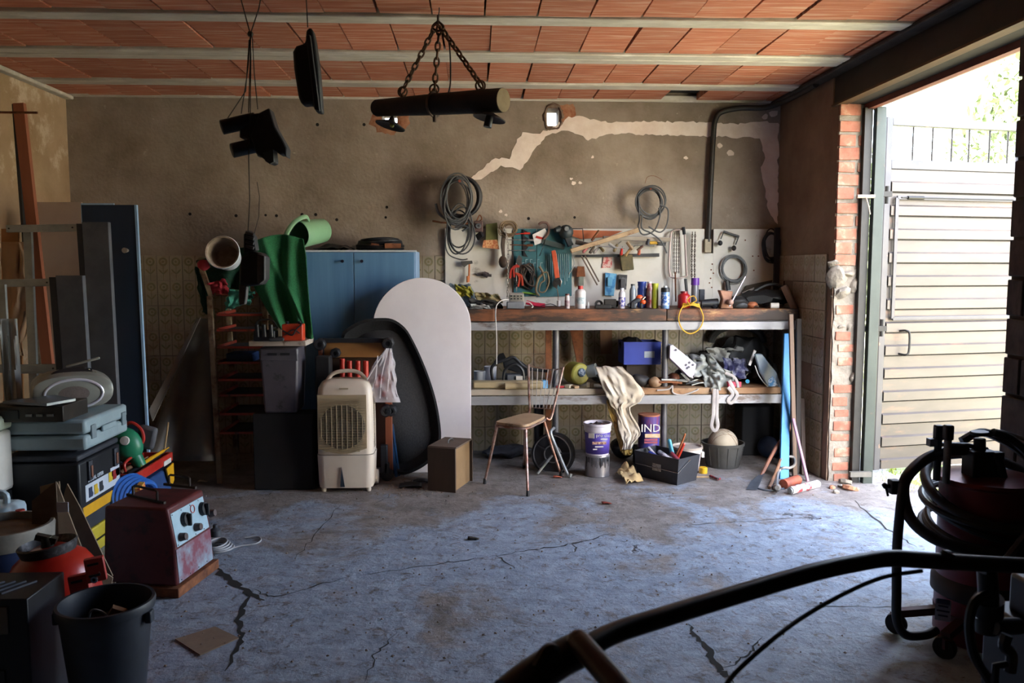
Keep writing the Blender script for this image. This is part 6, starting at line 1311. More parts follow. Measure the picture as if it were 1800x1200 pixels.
for i, (a, b, lb_) in enumerate([((1187, 478), (1188, 530), 'dark thin rod hanging under the short chains'), ((1205, 490), (1208, 525), 'black tapered tool hanging under the G-shaped clamp')]): tb('hanging_rod', lb_, 'rod', [a, b], .006 + .006 * i, RUST if i == 0 else BLK, 6.6, sm=0)
for i, x_ in enumerate((1217, 1222)): chain('black_chain', ['left', 'right'][i] + ' strand of the long dark chain above the purple-lidded bottle', [(x_, 410), (x_ - 1, 450), (x_ - 1, 488)], .013, CHD, 6.62, .0032, group='long dark chain strands')
t = T('angled_bracket', 'black angled bracket with two round black knobs on the white board', 'bracket', P(1280, 440, 6.64))
m = M(); m.tube(pl([(1272, 407), (1299, 416)], 6.64), .010, 6); m.tube(pl([(1272, 408), (1267, 420)], 6.64), .005, 6); m.tube(pl([(1298, 417), (1293, 430)], 6.64), .005, 6); obj('arms', m, BLK, t)
for x_, y_ in ((1266, 427), (1290, 436)): m = M(); m.sph(P(x_, y_, 6.62), (.02, .02, .022), 12); obj('knob', m, BLK, t)
t = T('wire_coil', 'round coil of grey wire hanging on the white board above the vise', 'wire', P(1290, 500, 6.63))
m = M(); loops(1290, 472, 20, 22, 6.65, 9, .005, m, .07, .1, rr=random.Random(19)); obj('rings', m, mat('grey_wire', '55595c', '676b6e', sc=9, rough=.5), t)
m = M(); loops(1288, 473, 23, 25, 6.64, 3, .0018, m, .08, .1, rr=random.Random(20)); obj('loose_strands', m, GREYM, t)
t = T('cable_coil', 'dark cable loops hanging at the right end of the tool board', 'cable', P(1356, 460, 6.64))
m = M(); loops(1355, 432, 14, 24, 6.64, 6, .006, m, .15, .1, rr=random.Random(22)); obj('loops', m, BLK, t)
m = M(); m.beam(P(1366, 400, 6.6), P(1364, 520, 6.6), .04, .03, (0, -1, 0)); one('black_batten', m, BLK, 'black batten in the right corner beyond the tool board', 'batten')
plate('dark_triangle', 'dark wooden set square behind the vise at the right of the board', 'square', [(1312, 502), (1358, 492), (1352, 520), (1300, 524)], .02, mat('olive_brown', '4a4030', '5a4e3c', sc=9), 6.64)
plate('white_triangle', 'pale triangular offcut beside the vise', 'offcut', [(1305, 514), (1326, 505), (1320, 522), (1312, 524)], .01, WHT, 6.6)
tb('black_file', 'black thin tool hanging below the grey wire coil', 'tool', [(1278, 493), (1281, 510)], .018, BLK, 6.62, flat=.5)
t = T('claw_hammer', 'small hammer hanging at the left of the white board', 'hammer', P(825, 500, 6.63))
m = M(); m.prism(pl([(810, 459), (830, 458), (831, 463), (822, 465), (816, 470), (812, 466)], 6.63), (0, .02, 0)); obj('head', m, mat('head_steel', '4c4a48', '5c5a58', sc=12, metal=.5, rough=.5), t)
m = M(); m.cyl(P(825, 464, 6.64), P(824, 495, 6.64), .007, n=8); m.cyl(P(822, 485, 6.635), P(822, 496, 6.635), .01, n=8); obj('handle', m, mat('hammer_orange', 'b8662a', bump=0), t)
m = M(); m.cyl(P(838, 482, 6.662), P(864, 484, 6.662), .012, n=10); m.cyl(P(850, 481, 6.655), P(858, 484, 6.655), .022, n=12); one('trailer_lock', m, mat('dark_chrome', '3c3438', '8a8488', sc=20, metal=.6, rough=.35), 'small dark lock with chrome barrel on the white board', 'lock')

# ---------------- on the bench top
zt0 = zb
def OB_(x, D=DF + .12): p = P(x, 540, D); return V((p.x, D, zt0))
def bottle(name, label, x, w_, h_, col, col2=None, D=DF + .1, neck=.45, cap=None, caph=.012, cat='bottle', group=None, band=None, rough=.35):
    c_ = OB_(x, D); r_ = w_ * D / F / 2; hh = h_ * D / F; t_ = T(name, label, cat, c_, 0, group)
    m = M(); m.lathe([(r_ * .95, 0), (r_, .004), (r_, hh * .72), (r_ * .85, hh * .8), (r_ * neck, hh * .86), (r_ * neck, hh - caph)], c_, n=20); obj('body', m, mat('b_' + name + col, col, col2, sc=18, rough=rough, bump=.02, metal=.1), t_)
    m = M(); m.lathe([(r_ * neck * 1.1, hh - caph), (r_ * neck * 1.05, hh), (0, hh)], c_, n=16, caps=False); obj('cap', m, mat('cap_' + (cap or 'd8d4d0'), cap or 'd8d4d0', rough=.4, bump=0), t_)
    if band: m = M(); m.lathe([(r_ + .0006, hh * band[0]), (r_ + .0006, hh * band[1])], c_, n=20, caps=False); obj('label', m, mat('band_' + band[2], band[2], band[3] if len(band) > 3 else None, sc=40, rough=.5, bump=0, lo=.48, hi=.54), t_)
    return t_
bottle('glue_bottle', 'small white bottle with brown cap standing left of the squeeze bottle', 997, 9, 26, 'b8b0b0', cap='6a3c38', neck=.8, band=(.15, .55, 'a89898', '8a6a78'))
t = bottle('squeeze_bottle', 'white squeeze bottle with a red cap on the workbench', 1020, 19, 40, 'cfcaca', 'dcd8d8', cap='b02c28', caph=.035, band=(.2, .5, 'c0c8cc', '9aa8b0'))
m = M(); m.cyl(OB_(1034) + V((0, 0, 0)), OB_(1034) + V((0, 0, .05)), .012, .004, 10); one('nozzle_cap', m, WHT, 'tiny white nozzle cap beside the squeeze bottle', 'cap')
bottle('spray_can', 'white spray can with blue lower label left of the glue gun', 1093, 12, 36, 'd4d0d8', cap='d8d8e0', neck=.5, band=(.1, .55, '4a4a98', 'c8c0d0'))
bottle('spray_can', 'translucent grey bottle behind the glue gun', 1112, 12, 42, '8a929a', D=DF + .2, cap='3c3c40', neck=.6, rough=.2)
bottle('spray_can', 'fat blue can behind the glue gun', 1128, 16, 46, '243c8c', '2c4698', D=DF + .22, neck=.95, cap='2c4698', caph=.01)
bottle('spray_can', 'red and white can between the blue can and the yellow-green can', 1141, 11, 46, 'b8343c', 'd8d0d4', D=DF + .2, neck=.7, cap='c8c4c8')
bottle('spray_can', 'yellow-green spray can on the workbench', 1151, 12, 44, 'a8ac30', 'b4b83c', D=DF + .12, neck=.95, cap='a8ac30', caph=.01)
t = bottle('spray_can', 'blue and silver spray can at the front of the workbench', 1169, 15, 40, '4a78b4', '90a8cc', D=DF + .06, neck=.4, cap='e0e0e4', band=(.15, .62, '3a62a8', 'b8c4dc'))
m = M(); c_ = OB_(1169, DF + .06); m.lathe([(.0335, .125), (.0335, .15), (.03, .158)], c_, n=20, caps=False); obj('shoulder_ring', m, BLK, t)
bottle('red_can', 'red oil can with a rounded top near the yellow strap', 1202, 22, 30, 'a01c20', 'b02428', D=DF + .14, neck=.55, cap='6a2024')
bottle('purple_lid_bottle', 'grey tin bottle with a purple lid under the dark chain', 1221, 13, 52, '6a6a70', '7c7c82', D=DF + .25, neck=1.05, cap='5c2c8c', caph=.055)
m = M(); c_ = OB_(1233, DF + .25); m.box(c_ + V((0, 0, .07)), (.04, .03, .14)); one('grey_file_box', m, DUSTY, 'narrow dark grey box behind the yellow strap', 'box', bev=.003)
# glue gun
t = T('glue_gun', 'orange and black glue gun lying on the workbench', 'glue gun', OB_(1122, DF + .07))
m = M(); m.cyl(OB_(1104, DF + .07) + V((0, 0, .02)), OB_(1124, DF + .07) + V((0, 0, .075)), .016, .02, 12); obj('barrel', m, DUSTY, t)
m = M(); m.sph(OB_(1124, DF + .07) + V((0, 0, .08)), (.03, .02, .025), 12); m.sph(OB_(1130, DF + .07) + V((0, 0, .05)), (.025, .018, .02), 10); obj('body', m, mat('gun_orange', 'c84a1c', 'd8582a', sc=8, rough=.4), t)
m = M(); m.box(OB_(1112, DF + .06) + V((0, 0, .025)), (.03, .03, .05)); obj('foot', m, BLK, t, bev=.004); m = M(); m.box(OB_(1127, DF + .06) + V((0, 0, .02)), (.02, .03, .04)); obj('grip', m, BLK, t, bev=.004)
m = M(); m.cyl(OB_(1129, DF + .05) + V((0, 0, .07)), OB_(1134, DF + .05) + V((0, 0, .09)), .01, .006, 10); obj('nozzle', m, CHR, t)
# left bench clutter
rag('yellow_cloth', 'crumpled yellow cloth at the left end of the workbench', [(800, 502), (828, 505), (832, 520), (806, 521)], 6.35, mat('yellow_cloth', 'a8a03a', '8c882c', sc=9, rough=.9, bump=.4), 31, .04)
rag('grey_rag', 'grey-blue rag behind the yellow cloth on the workbench', [(790, 500), (828, 500), (840, 541), (800, 541)], 6.5, mat('grey_blue_rag', '5a6468', '6a757a', sc=9, rough=.9, bump=.4), 33, .04)
rag('tan_glove', 'tan work glove on the workbench beside the yellow cloth', [(834, 515), (876, 517), (884, 532), (838, 530)], 6.3, mat('tan_glove', '8c8058', '9c9068', sc=9, rough=.9, bump=.4), 35, .04)
rag('dark_glove', 'dark leather glove lying under the tan work glove', [(826, 526), (878, 528), (884, 541), (824, 541)], 6.22, mat('dark_glove', '2c2a2a', '3c3a38', sc=9, rough=.9, bump=.4), 37, .04)
rag('clear_wrap', 'crumpled clear wrapping at the front edge of the bench top', [(826, 534), (858, 536), (862, 542), (826, 542)], 6.15, mat('wrap', 'b8b8b4', 'a0a09c', sc=12, rough=.2, alpha=.75, bump=.5), 39, .02)
t = T('socket_strip', 'grey multi-way socket box with a white cable on the workbench', 'socket strip', OB_(908, DF + .08))
c_ = OB_(906, DF + .08); m = M(); m.box(c_ + V((0, 0, .028)), (.13, .08, .05)); obj('body', m, mat('grey_box', '6b6e74', '7b7e84', sc=9), t, bev=.005)
m = M(); m.box(c_ + V((.01, .05, .085)), (.11, .05, .06), (.3, 0, 0)); k_ = obj('socket_face', m, mat('pale_socket', 'a8a49c', '989488', sc=12), t, bev=.004)
for i in range(8): m = M(); m.cyl(c_ + V((-.03 + .025 * (i % 4), .02 + .0, .075 + .02 * (i // 4))), c_ + V((-.03 + .025 * (i % 4), .012, .075 + .02 * (i // 4))), .006, n=8); obj('socket_hole', m, BLK, k_)
m = M(); m.tube(curve([c_ + V((-.05, 0, .07)), P(882, 528, 6.12), P(873, 537, 6.10), P(871, 553, 6.095), P(872, 570, 6.09), P(873, 600, 6.09), P(873, 640, 6.09)], 6), .004, 6); obj('cable', m, mat('white_cable', 'c8c4c0', rough=.5, bump=0), t)
m = M(); m.tube(curve([c_ + V((.04, 0, .05)), c_ + V((.1, -.01, .05)), c_ + V((.13, -.02, .02)), c_ + V((.12, -.03, .01))], 5), .004, 6); obj('cable', m, MATS['white_cable'], t)
tb('red_screwdriver', 'red plastic strip lying beside the grey socket box', 'strip', [(925, 531), (940, 535), (958, 537)], .016, mat('crimson', 'a81c34', 'b8284a', sc=8, rough=.4), 6.25, sm=0)
tb('loose_flex', 'thin black cord trailing on the bench below the wrench', 'cord', [(950, 538), (968, 534), (980, 539)], .003, BLK, 6.2)
q = random.Random(41)
for i, (x, w_, h_, cc_, lb_) in enumerate([(1052, .05, .05, '3c3a38', 'round dark tape roll lying on the bench behind the squeeze bottle'), (1072, .09, .07, '221e1c', 'black lumpy tool on the bench right of the squeeze bottle'), (1060, .12, .03, '1c1a1a', 'low black bar on the bench in front of the tape roll')]):
    c_ = OB_(x, DF + .18 - .05 * i); m = M()
    if i == 0: m.lathe([(.03, 0), (.03, .03), (.014, .03), (.014, 0), (.03, 0)], c_ + V((0, 0, .031)), (0, -1, 0), 18, caps=False)
    else: m.box(c_ + V((0, 0, h_ / 2)), (w_, .05, h_)); m.cyl(c_ + V((-w_ / 2, 0, h_ * .6)), c_ + V((w_ * .7, 0, h_ * .5)), h_ * .35, n=10)
    one('bench_tool', m, mat('bt' + cc_, cc_, rough=.5), lb_, 'tool', bev=.004 if i else 0)
# yellow strap with hanging loop
t = T('yellow_strap', 'yellow cord bundle whose loop hangs over the bench edge', 'strap', OB_(1215, DF + .05))
YS = mat('yellow_strap', 'd0a020', 'c09018', sc=20, rough=.6)
m = M()
for i in range(5): m.tube(curve([OB_(1201, DF + .05) + V((0, .01 * i, .01 + .012 * (i % 3))), OB_(1215, DF + .04) + V((0, .008 * i, .03 + .008 * (i % 2))), OB_(1230, DF + .05) + V((0, .01 * i, .01 + .01 * (i % 3)))], 5), .008, 6)
obj('bundle', m, YS, t)
m = M(); m.tube(curve(pl([(1201, 537), (1195, 548), (1193, 562), (1199, 578), (1211, 586), (1223, 583), (1233, 572), (1236, 556), (1230, 540)], DF - .02), 5), .005, 6); m.tube(curve(pl([(1212, 535), (1208, 526), (1219, 520), (1224, 528), (1215, 533)], DF + .03), 5), .004, 6); obj('loop', m, YS, t)
# vise and right clutter
t = T('bench_vise', 'rusty pinkish bench vise with a long lever near the right end', 'vise', OB_(1276, DF + .06))
VR = mat('vise_rust', '8c6450', 'a87e68', sc=12, rough=.7, metal=.2, bump=.3)
c_ = OB_(1276, DF + .06); m = M(); m.prism([c_ + V((-.05, -.03, 0)), c_ + V((.05, -.03, 0)), c_ + V((.03, -.03, .06)), c_ + V((.045, -.03, .13)), c_ + V((-.06, -.03, .14)), c_ + V((-.035, -.03, .07))], (0, .07, 0)); obj('body', m, VR, t, bev=.008)
m = M(); m.cyl(c_ + V((.01, -.08, .05)), c_ + V((.01, .02, .05)), .022, n=12); m.sph(c_ + V((.01, -.08, .05)), .024, 10); obj('screw', m, mat('pink_iron', 'a8887c', '8c6c60', sc=14, metal=.3), t)
m = M(); m.tube([c_ + V((-.0, -.085, .02)), P(1310, 486, DF + .05)], .006, 6); obj('lever', m, mat('lever_steel', 'a89c9c', metal=.6, rough=.4, bump=0), t)
m = M(); m.prism([c_ + V((-.02, -.05, 0)), c_ + V((.03, -.05, 0)), c_ + V((.01, -.05, -.04)), c_ + V((-.01, -.05, -.03))], (0, -.01, 0))
t = T('power_drill', 'black power tool lying beside the vise on the workbench', 'power tool', OB_(1252, DF + .1))
c_ = OB_(1250, DF + .1); m = M(); m.cyl(c_ + V((-.08, 0, .035)), c_ + V((.05, 0, .04)), .03, .035, 12); m.cyl(c_ + V((.0, 0, .03)), c_ + V((.03, -.03, .0)), .022, n=8); obj('body', m, BLK, t)
m = M(); m.cyl(c_ + V((-.08, 0, .035)), c_ + V((-.11, 0, .035)), .018, .012, 10); obj('chuck', m, GREYM, t)
for i, (x, D_, s_, cc_, lb_) in enumerate([(1296, DF + .1, (.09, .08, .09), '1e1c1c', 'black lumpy bag just right of the vise'), (1348, DF + .22, (.2, .1, .11), '17181b', 'large black bag at the right end of the workbench'), (1302, DF + .06, (.05, .04, .05), '3a3c40', 'small dark box at the foot of the black bag'), (1320, DF + .07, (.05, .05, .045), '9a5a3a', 'orange-brown lump beside the dark box')]):
    c_ = OB_(x, D_); m = M(); m.sph(c_ + V((0, 0, s_[2] * .48)), (s_[0], s_[1], s_[2] * .5), 16)
    for k_, v in enumerate(m.v): m.v[k_] = v + V((noise.noise(v * 14), noise.noise(v * 14 + V((3, 0, 0))), noise.noise(v * 14 + V((0, 3, 0))))) * s_[0] * .25
    zm = min(v.z for v in m.v); m.v = [v + V((0, 0, zt0 - zm)) for v in m.v]
    one('bundle', m, mat('bd' + cc_, cc_, rough=.6, bump=.3), lb_, 'bundle')
m = M(); c_ = OB_(1328, DF + .04); m.cyl(c_ + V((-.02, 0, .02)), c_ + V((.02, -.02, .012)), .012, n=10); one('chrome_fitting', m, CHR, 'small chrome fitting beside the orange-brown lump', 'fitting')
m = M(); c_ = OB_(1361, DF + .04); m.cyl(c_ + V((-.03, 0, .022)), c_ + V((.03, -.01, .022)), .022, n=14); one('white_roll', m, WHT, 'short white roll at the front right of the workbench', 'roll')
m = M(); m.beam(P(1378, 502, DF + .1), P(1398, 545, DF + .05), .05, .05); one('wooden_mallet', m, mat('mallet_wood', '5a4234', '6a4e3e', sc=9, rough=.8), 'short thick wooden club leaning at the right end of the bench', 'mallet', bev=.008)
tb('curved_black_bar', 'black curved handle rising at the right end of the workbench', 'handle', [(1300, 530), (1320, 515), (1350, 500), (1375, 505), (1392, 530)], .014, BLK, 6.4)
# ================================================================ lower shelf
zsT = zs_
def SH(x, D=DF + .15): p = P(x, 680, D); return V((p.x, D, zsT + .001))
def lump(name, label, cat, c_, s_, mt_, seed=0, amp=.25, fr=14, group=None, parent=None):
    m = M(); m.sph(c_ + V((0, 0, s_[2])), s_, 20)
    for k_, v in enumerate(m.v): m.v[k_] = v + V((noise.noise(v * fr + V((seed, 0, 0))), noise.noise(v * fr + V((3, seed, 0))), noise.noise(v * fr + V((0, 3, seed))))) * max(s_) * amp
    zm = min(v.z for v in m.v); m.v = [v + V((0, 0, c_.z - zm)) for v in m.v]
    if parent: return obj(name, m, mt_, parent)
    return one(name, m, mt_, label, cat, group)
FOAM = mat('beige_foam', 'b8a684', 'a89672', sc=5, rough=.7, bump=.06)
t = T('foam_roll', 'long rolled beige foam board lying on the lower shelf', 'board', SH(890, DF + .04))
m = M(); a, b = P(831, 678, DF + .05), P(954, 671, DF + .05); a.z = b.z = zsT + .03; m.box((a + b) / 2, ((b - a).length, .09, .055)); obj('board_body', m, FOAM, t, bev=.012)
m = M(); a = P(888, 677, DF - .02); b = P(954, 673, DF - .01); a.z = b.z = zsT + .026; m.cyl(a, b, .025, .023, 16); obj('rolled_end', m, FOAM, t); m = M(); m.cyl(a - V((.001, 0, 0)), a + V((.003, 0, 0)), .012, n=12); obj('hole', m, BLK, t)
DK2 = DF + .22
for i, (x, w_, h_, cc_, lb_) in enumerate([(843, .09, .11, 'a8acb0', 'small pale plastic container at the left end of the lower shelf'), (862, .10, .14, 'b4b8c4', 'larger pale round container behind the rolled foam')]):
    m = M(); c_ = SH(x, DK2 + .05 * i); m.lathe([(w_ / 2 * .9, 0), (w_ / 2, h_), (w_ / 2 * .92, h_), (w_ / 2 * .85, .01), (0, .01)], c_, n=24, caps=False); one('container', m, mat('cont' + str(i), cc_, rough=.35, bump=0), lb_, 'container')
t = T('black_basin', 'pile of curved black plastic guards on the left of the lower shelf', 'guard', SH(905, DF + .2))
m = M(); c_ = SH(905, DF + .2)
m.tube(curve(pl([(866, 668), (864, 648), (872, 638), (890, 632), (903, 628), (922, 645), (945, 650), (965, 652)], DF + .15), 6), [.012] * 43, 8, flat=.5); obj('rim_strip', m, BLK, t)
m = M(); m.prism(pl([(884, 636), (905, 628), (922, 640), (935, 650), (925, 662), (900, 652), (886, 648)], DF + .25), (0, .08, 0)); obj('guard_plate', m, mat('soft_black', '1c1d20', '26272a', sc=8, rough=.4), t, bev=.01)
m = M(); m.tube(curve(pl([(885, 668), (888, 650), (905, 640), (918, 650), (921, 668)], DF + .12), 6), .012, 8); obj('guard_rim', m, MATS['soft_black'], t)
m = M(); m.box(SH(903, DF + .16) + V((0, 0, .05)), (.13, .1, .09), (0, .0, .2)); k_ = one('grey_meter_box', m, mat('grey_lid_box', '3a3e44', '4a4e55', sc=8), 'dark grey instrument box with a small white label on the lower shelf', 'box', bev=.006)
m = M(); m.box(P(913, 664, DF + .10), (.05, .003, .03)); obj('label', m, WHT, k_)
m = M(); m.prism(pl([(878, 622), (885, 620), (889, 628), (884, 634), (872, 640), (868, 636)], DF + .4), (0, .02, 0)); one('small_bracket', m, BLK, 'small black bracket leaning on the tiles above the lower shelf', 'bracket')
# yellow oil container, clear jug
t = T('oil_jug', 'dirty translucent yellow oil container lying on the lower shelf', 'container', SH(1015, DF + .22))
c_ = SH(1012, DF + .25); YJ = mat('yellow_jug', '8c8438', 'a09848', sc=6, rough=.3, bump=.05)
m = M(); m.cyl(c_ + V((-.03, .04, .09)), c_ + V((.03, -.08, .085)), .085, n=24); obj('body', m, YJ, t, bev=.015)
m = M(); m.lathe([(.035, 0), (.03, .01), (0, .012)], c_ + V((.035, -.085, .1)), (.3, -1, 0), 14); obj('label', m, mat('blue_print', '4a5a6a', 'a8b0b4', sc=40, lo=.48, hi=.54), t)
m = M(); m.lathe([(.05, 0), (.055, .07), (.05, .07), (.045, .0)], c_ + V((.09, -.02, .10)), (1, -.4, .2), 18); obj('clear_funnel', m, mat('grey_clear', '9aa0a0', rough=.2, alpha=.6, bump=0), t)
for i, (x, cc_, s_, lb_) in enumerate([(985, 'a82c34', (.03, .01, .008), 'tiny red clip lying on the lower shelf behind the chair'), (1000, 'c0b49c', (.03, .02, .012), 'small pale fitting on the lower shelf below the oil container'), (1008, '8a6a48', (.05, .02, .01), 'brown strip on the lower shelf below the oil container'), (1034, 'c8bca4', (.012, .012, .022), 'small upright cream fitting left of the white rag'), (1040, 'a89c84', (.015, .012, .02), 'second small cream fitting beside the white rag'), (957, '4a80a8', (.02, .02, .03), 'small blue cap at the end of the foam roll')]):
    c_ = SH(x, DF + .04); m = M(); m.box(c_ + V((0, 0, s_[2])), (s_[0] * 2, s_[1] * 2, s_[2] * 2), (0, 0, i)); one('shelf_oddment', m, mat('odd' + cc_, cc_, rough=.5), lb_, 'oddment', bev=.002)
# white rag falling from the shelf, yellow bag below it
def ragpath(D, rows, label, name, mt_, seed, n_=26, amp=.03, solid=.004):
    # rows: list of (xl, xr, y, D)
    def f(u, v):
        t_ = v * (len(rows) - 1); i = min(int(t_), len(rows) - 2); t_ -= i; a, b = rows[i], rows[i + 1]; xl_, xr_, y, d = [a[k] + (b[k] - a[k]) * t_ for k in range(4)]
        n1 = noise.noise(V((u * 4 + seed, v * 5, seed))); n2 = noise.noise(V((u * 9, v * 14, seed + 2))); return P(xl_ + (xr_ - xl_) * u + 4 * noise.noise(V((v * 6, u * 3, seed))) + 2 * n2, y + 3 * n1, d + amp * (sin(u * 8 + n1 * 4 + v * 3) * .5 + n1 + .7 * n2))
    m = M(); m.grid(f, n_, n_ * 2); return one(name, m, mt_, label, 'cloth', solid=solid)
ragpath(0, [(1046, 1094, 644, 6.16), (1050, 1112, 660, 6.08), (1058, 1122, 677, 6.04), (1066, 1132, 694, 6.03), (1070, 1126, 706, 6.03), (1078, 1108, 716, 6.03), (1082, 1112, 730, 6.03), (1088, 1124, 752, 6.03), (1093, 1126, 765, 6.03), (1094, 1112, 778, 6.03), (1094, 1108, 790, 6.03)], 'dirty white rag hanging from the lower shelf over the paint tins', 'white_rag', mat('dirty_white_cloth', 'cbc1b2', 'b5a48c', sc=5, rough=1, bump=.4, c3='8a8884', s3=6, t3=.64), 3, amp=.017)
ragpath(0, [(1067, 1082, 703, 6.06), (1070, 1092, 720, 6.06), (1078, 1098, 745, 6.06), (1084, 1104, 770, 6.06), (1090, 1112, 790, 6.06), (1096, 1106, 800, 6.06)], 'thin yellowish plastic sheet hanging behind the white rag', 'yellow_film', mat('yellow_film', 'b89448', 'c8a860', sc=6, rough=.4, alpha=.85, bump=.3), 8, 14, .02)
t = T('crumpled_paper', 'crumpled yellowish paper on the floor left of the black tub', 'paper', G(1115, 845))
def paperf(u, v):
    a_ = G(1088, 834); b_ = G(1116, 850); w_ = V((.07, .05, 0)) * (v - .5) * (1 + u); p = a_.lerp(b_, u) + w_; p.z = .006 + .06 * abs(noise.noise(V((u * 3, v * 3, 5)))) + .03 * sin(pi * u) + .06 * (1 - u) ** 2 * v; return p
m = M(); m.grid(paperf, 16, 10); obj('sheet', m, mat('cream_paper', 'c8ac78', 'a8906c', sc=9, rough=.8, bump=.2), t, solid=.003)
# middle clutter: blue bin, dark things
t = T('blue_crate', 'royal blue open crate with a white label on the lower shelf', 'crate', SH(1132, DF + .3))
c_ = SH(1132, DF + .32); zb0 = P(1132, 640, DF + .2).z; zb1 = P(1132, 601, DF + .2).z; hc_ = zb1 - zb0
BC = mat('royal_blue', '2c3a8c', '34449c', sc=6, rough=.4, bump=.03); x0, x1 = P(1097, 620, DF + .2).x, P(1161, 620, DF + .2).x; y0, y1 = DF + .2, DF + .44; zc_ = (zb0 + zb1) / 2
for cc3, dd in (((x0, (y0 + y1) / 2, zc_), (.006, y1 - y0, hc_)), ((x1, (y0 + y1) / 2, zc_), (.006, y1 - y0, hc_)), (((x0 + x1) / 2, y0, zc_), (x1 - x0, .006, hc_)), (((x0 + x1) / 2, y1, zc_), (x1 - x0, .006, hc_)), (((x0 + x1) / 2, (y0 + y1) / 2, zb0), (x1 - x0, y1 - y0, .006))): m = M(); m.box(cc3, dd); obj('wall_panel', m, BC, t)
m = M(); m.box(((x0 + x1) / 2 + .055, y0 - .005, zc_ - .01), (.08, .003, .05)); obj('label', m, mat('grey_label', 'a8b0b8', '8c949c', sc=30), t)
m = M(); m.box(((x0 + x1) / 2, y0 - .004, zb1 - .004), (x1 - x0 + .01, .012, .01)); obj('rim', m, BC, t)
m = M(); m.box(((x0 + x1) / 2, (y0 + y1) / 2, (zb0 + zsT) / 2), (x1 - x0 - .05, .18, zb0 - zsT - .006)); one('dark_carton', m, mat('dark_carton', '2c241e', '3a3028', sc=9, rough=.9), 'dark carton under the royal blue crate', 'carton', bev=.004)
m = M(); m.box(((x0 + x1) / 2 + .0, y0 + .02, zb0 - .012), (.1, .03, .014)); 
lump('black_bag', 'crumpled black bag rising out of the royal blue crate', 'bag', V((x0 + .08, (y0 + y1) / 2, zb0 + .006)), (.09, .08, .1), BLK, 2, .3, 16)
for i, (x, D_, s_, cc_, lb_) in enumerate([(1062, DF + .25, (.10, .08, .04), '19191b', 'black crumpled thing behind the white rag'), (1126, DF + .09, (.075, .06, .045), '24201e', 'dark greasy metal parts heap on the lower shelf'), (1150, DF + .03, (.05, .035, .04), '8a6c50', 'brown crumpled paper bag on the lower shelf left of the pipe leg'), (1184, DF + .16, (.05, .05, .05), '7c4c38', 'rusty brown lump right of the pipe leg'), (1196, DF + .24, (.05, .05, .06), '4a4c50', 'grey metal lump behind the tilted white box'), (1340, DF + .25, (.12, .12, .09), '131315', 'black bag at the right end of the lower shelf'), (1305, DF + .42, (.2, .1, .17), '1a1a1a', 'large dark sack at the back of the lower shelf'), (1250, DF + .46, (.14, .08, .12), '2c2a26', 'dark brown sack at the back behind the grey cloth')]):
    lump('lump', lb_, 'bundle', SH(x, D_), s_, mat('lp' + cc_, cc_, rough=.6, bump=.4), i + 3, .28, 15)
q = random.Random(51)
t = T('metal_scraps', 'loose heap of bent wires and rods on the lower shelf around the pipe leg', 'scraps', SH(1165, DF + .05))
for i in range(14):
    c_ = SH(q.uniform(1115, 1235), DF + q.uniform(.0, .16)) + V((0, 0, q.uniform(.01, .05))); a = q.uniform(-.5, .5); l_ = q.uniform(.05, .13); m = M()
    m.tube(curve([c_ - V((l_ * cos(a), .02, l_ * sin(a) * .3)), c_ + V((0, q.uniform(-.02, .02), q.uniform(0, .02))), c_ + V((l_ * cos(a), .0, l_ * sin(a) * .3))], 4), q.uniform(.004, .009), 6); obj('scrap', m, (GREYM, ALU, BLK, RUST)[i % 4], t)
tb('thick_wire', 'pale bent cable looping out over the shelf edge', 'cable', [(1155, 686), (1175, 684), (1182, 678), (1183, 690), (1200, 694), (1222, 687), (1228, 683)], .006, mat('pale_cable', 'a8a09a', rough=.5), DF - .02)
# tilted white box
t = T('white_box', 'long white box tilted on end with small printed marks on the lower shelf', 'box', P(1200, 668, DF + .05))
WB = mat('box_white', 'c8c0d0', 'd0c8d4', sc=4, rough=.5, bump=.02)
m = M(); f = pl([(1178, 607), (1183, 606), (1224, 640), (1219, 665), (1211, 662), (1177, 629)], DF + .04); m.prism(f, (0, .12, 0)); obj('carton', m, WB, t, bev=.003)
for x, y in ((1188, 615), (1206, 641), (1211, 645), (1208, 647), (1212, 637), (1218, 641)): m = M(); m.box(P(x, y, DF + .036), (.014, .003, .014), (0, .7, 0)); obj('printed_mark', m, mat('mark_grey', '55525c'), t)
m = M(); m.prism(pl([(1196, 656), (1200, 655), (1214, 669), (1210, 671)], DF + .02), (0, .01, 0)); one('steel_strip', m, CHR, 'shiny steel strip under the tilted white box', 'strip')
# grey cloth pile with straps
GRC = mat('grey_cotton', '9a9c96', '82847e', sc=6, rough=.95, bump=.25)
rag('grey_coverall', 'grey-white work clothes heaped on the lower shelf', [(1204, 622), (1250, 624), (1275, 655), (1212, 664)], DF + .2, GRC, 61, .08, nu=30, nv=30, D2=DF + .05, fold=11)
rag('grey_coverall', 'lower fold of grey work clothes spilling to the shelf edge', [(1232, 640), (1288, 652), (1290, 684), (1240, 686)], DF + .12, GRC, 63, .07, nu=30, nv=30, D2=DF + .0, fold=9)
rag('white_sheet', 'pale crumpled sheet behind the grey work clothes', [(1240, 612), (1306, 610), (1304, 640), (1262, 650)], DF + .4, mat('pale_sheet', 'a8a69e', '96948c', sc=6, rough=.9, bump=.2), 65, .06, nu=24, nv=24, D2=DF + .3, fold=7)
rag('navy_cloth', 'navy and white crumpled cloth right of the grey work clothes', [(1270, 628), (1312, 632), (1312, 664), (1276, 668)], DF + .22, mat('navy_cloth', '2c2c50', '8a8a98', sc=9, rough=.9, bump=.3, lo=.45, hi=.6), 67, .05, D2=DF + .12)
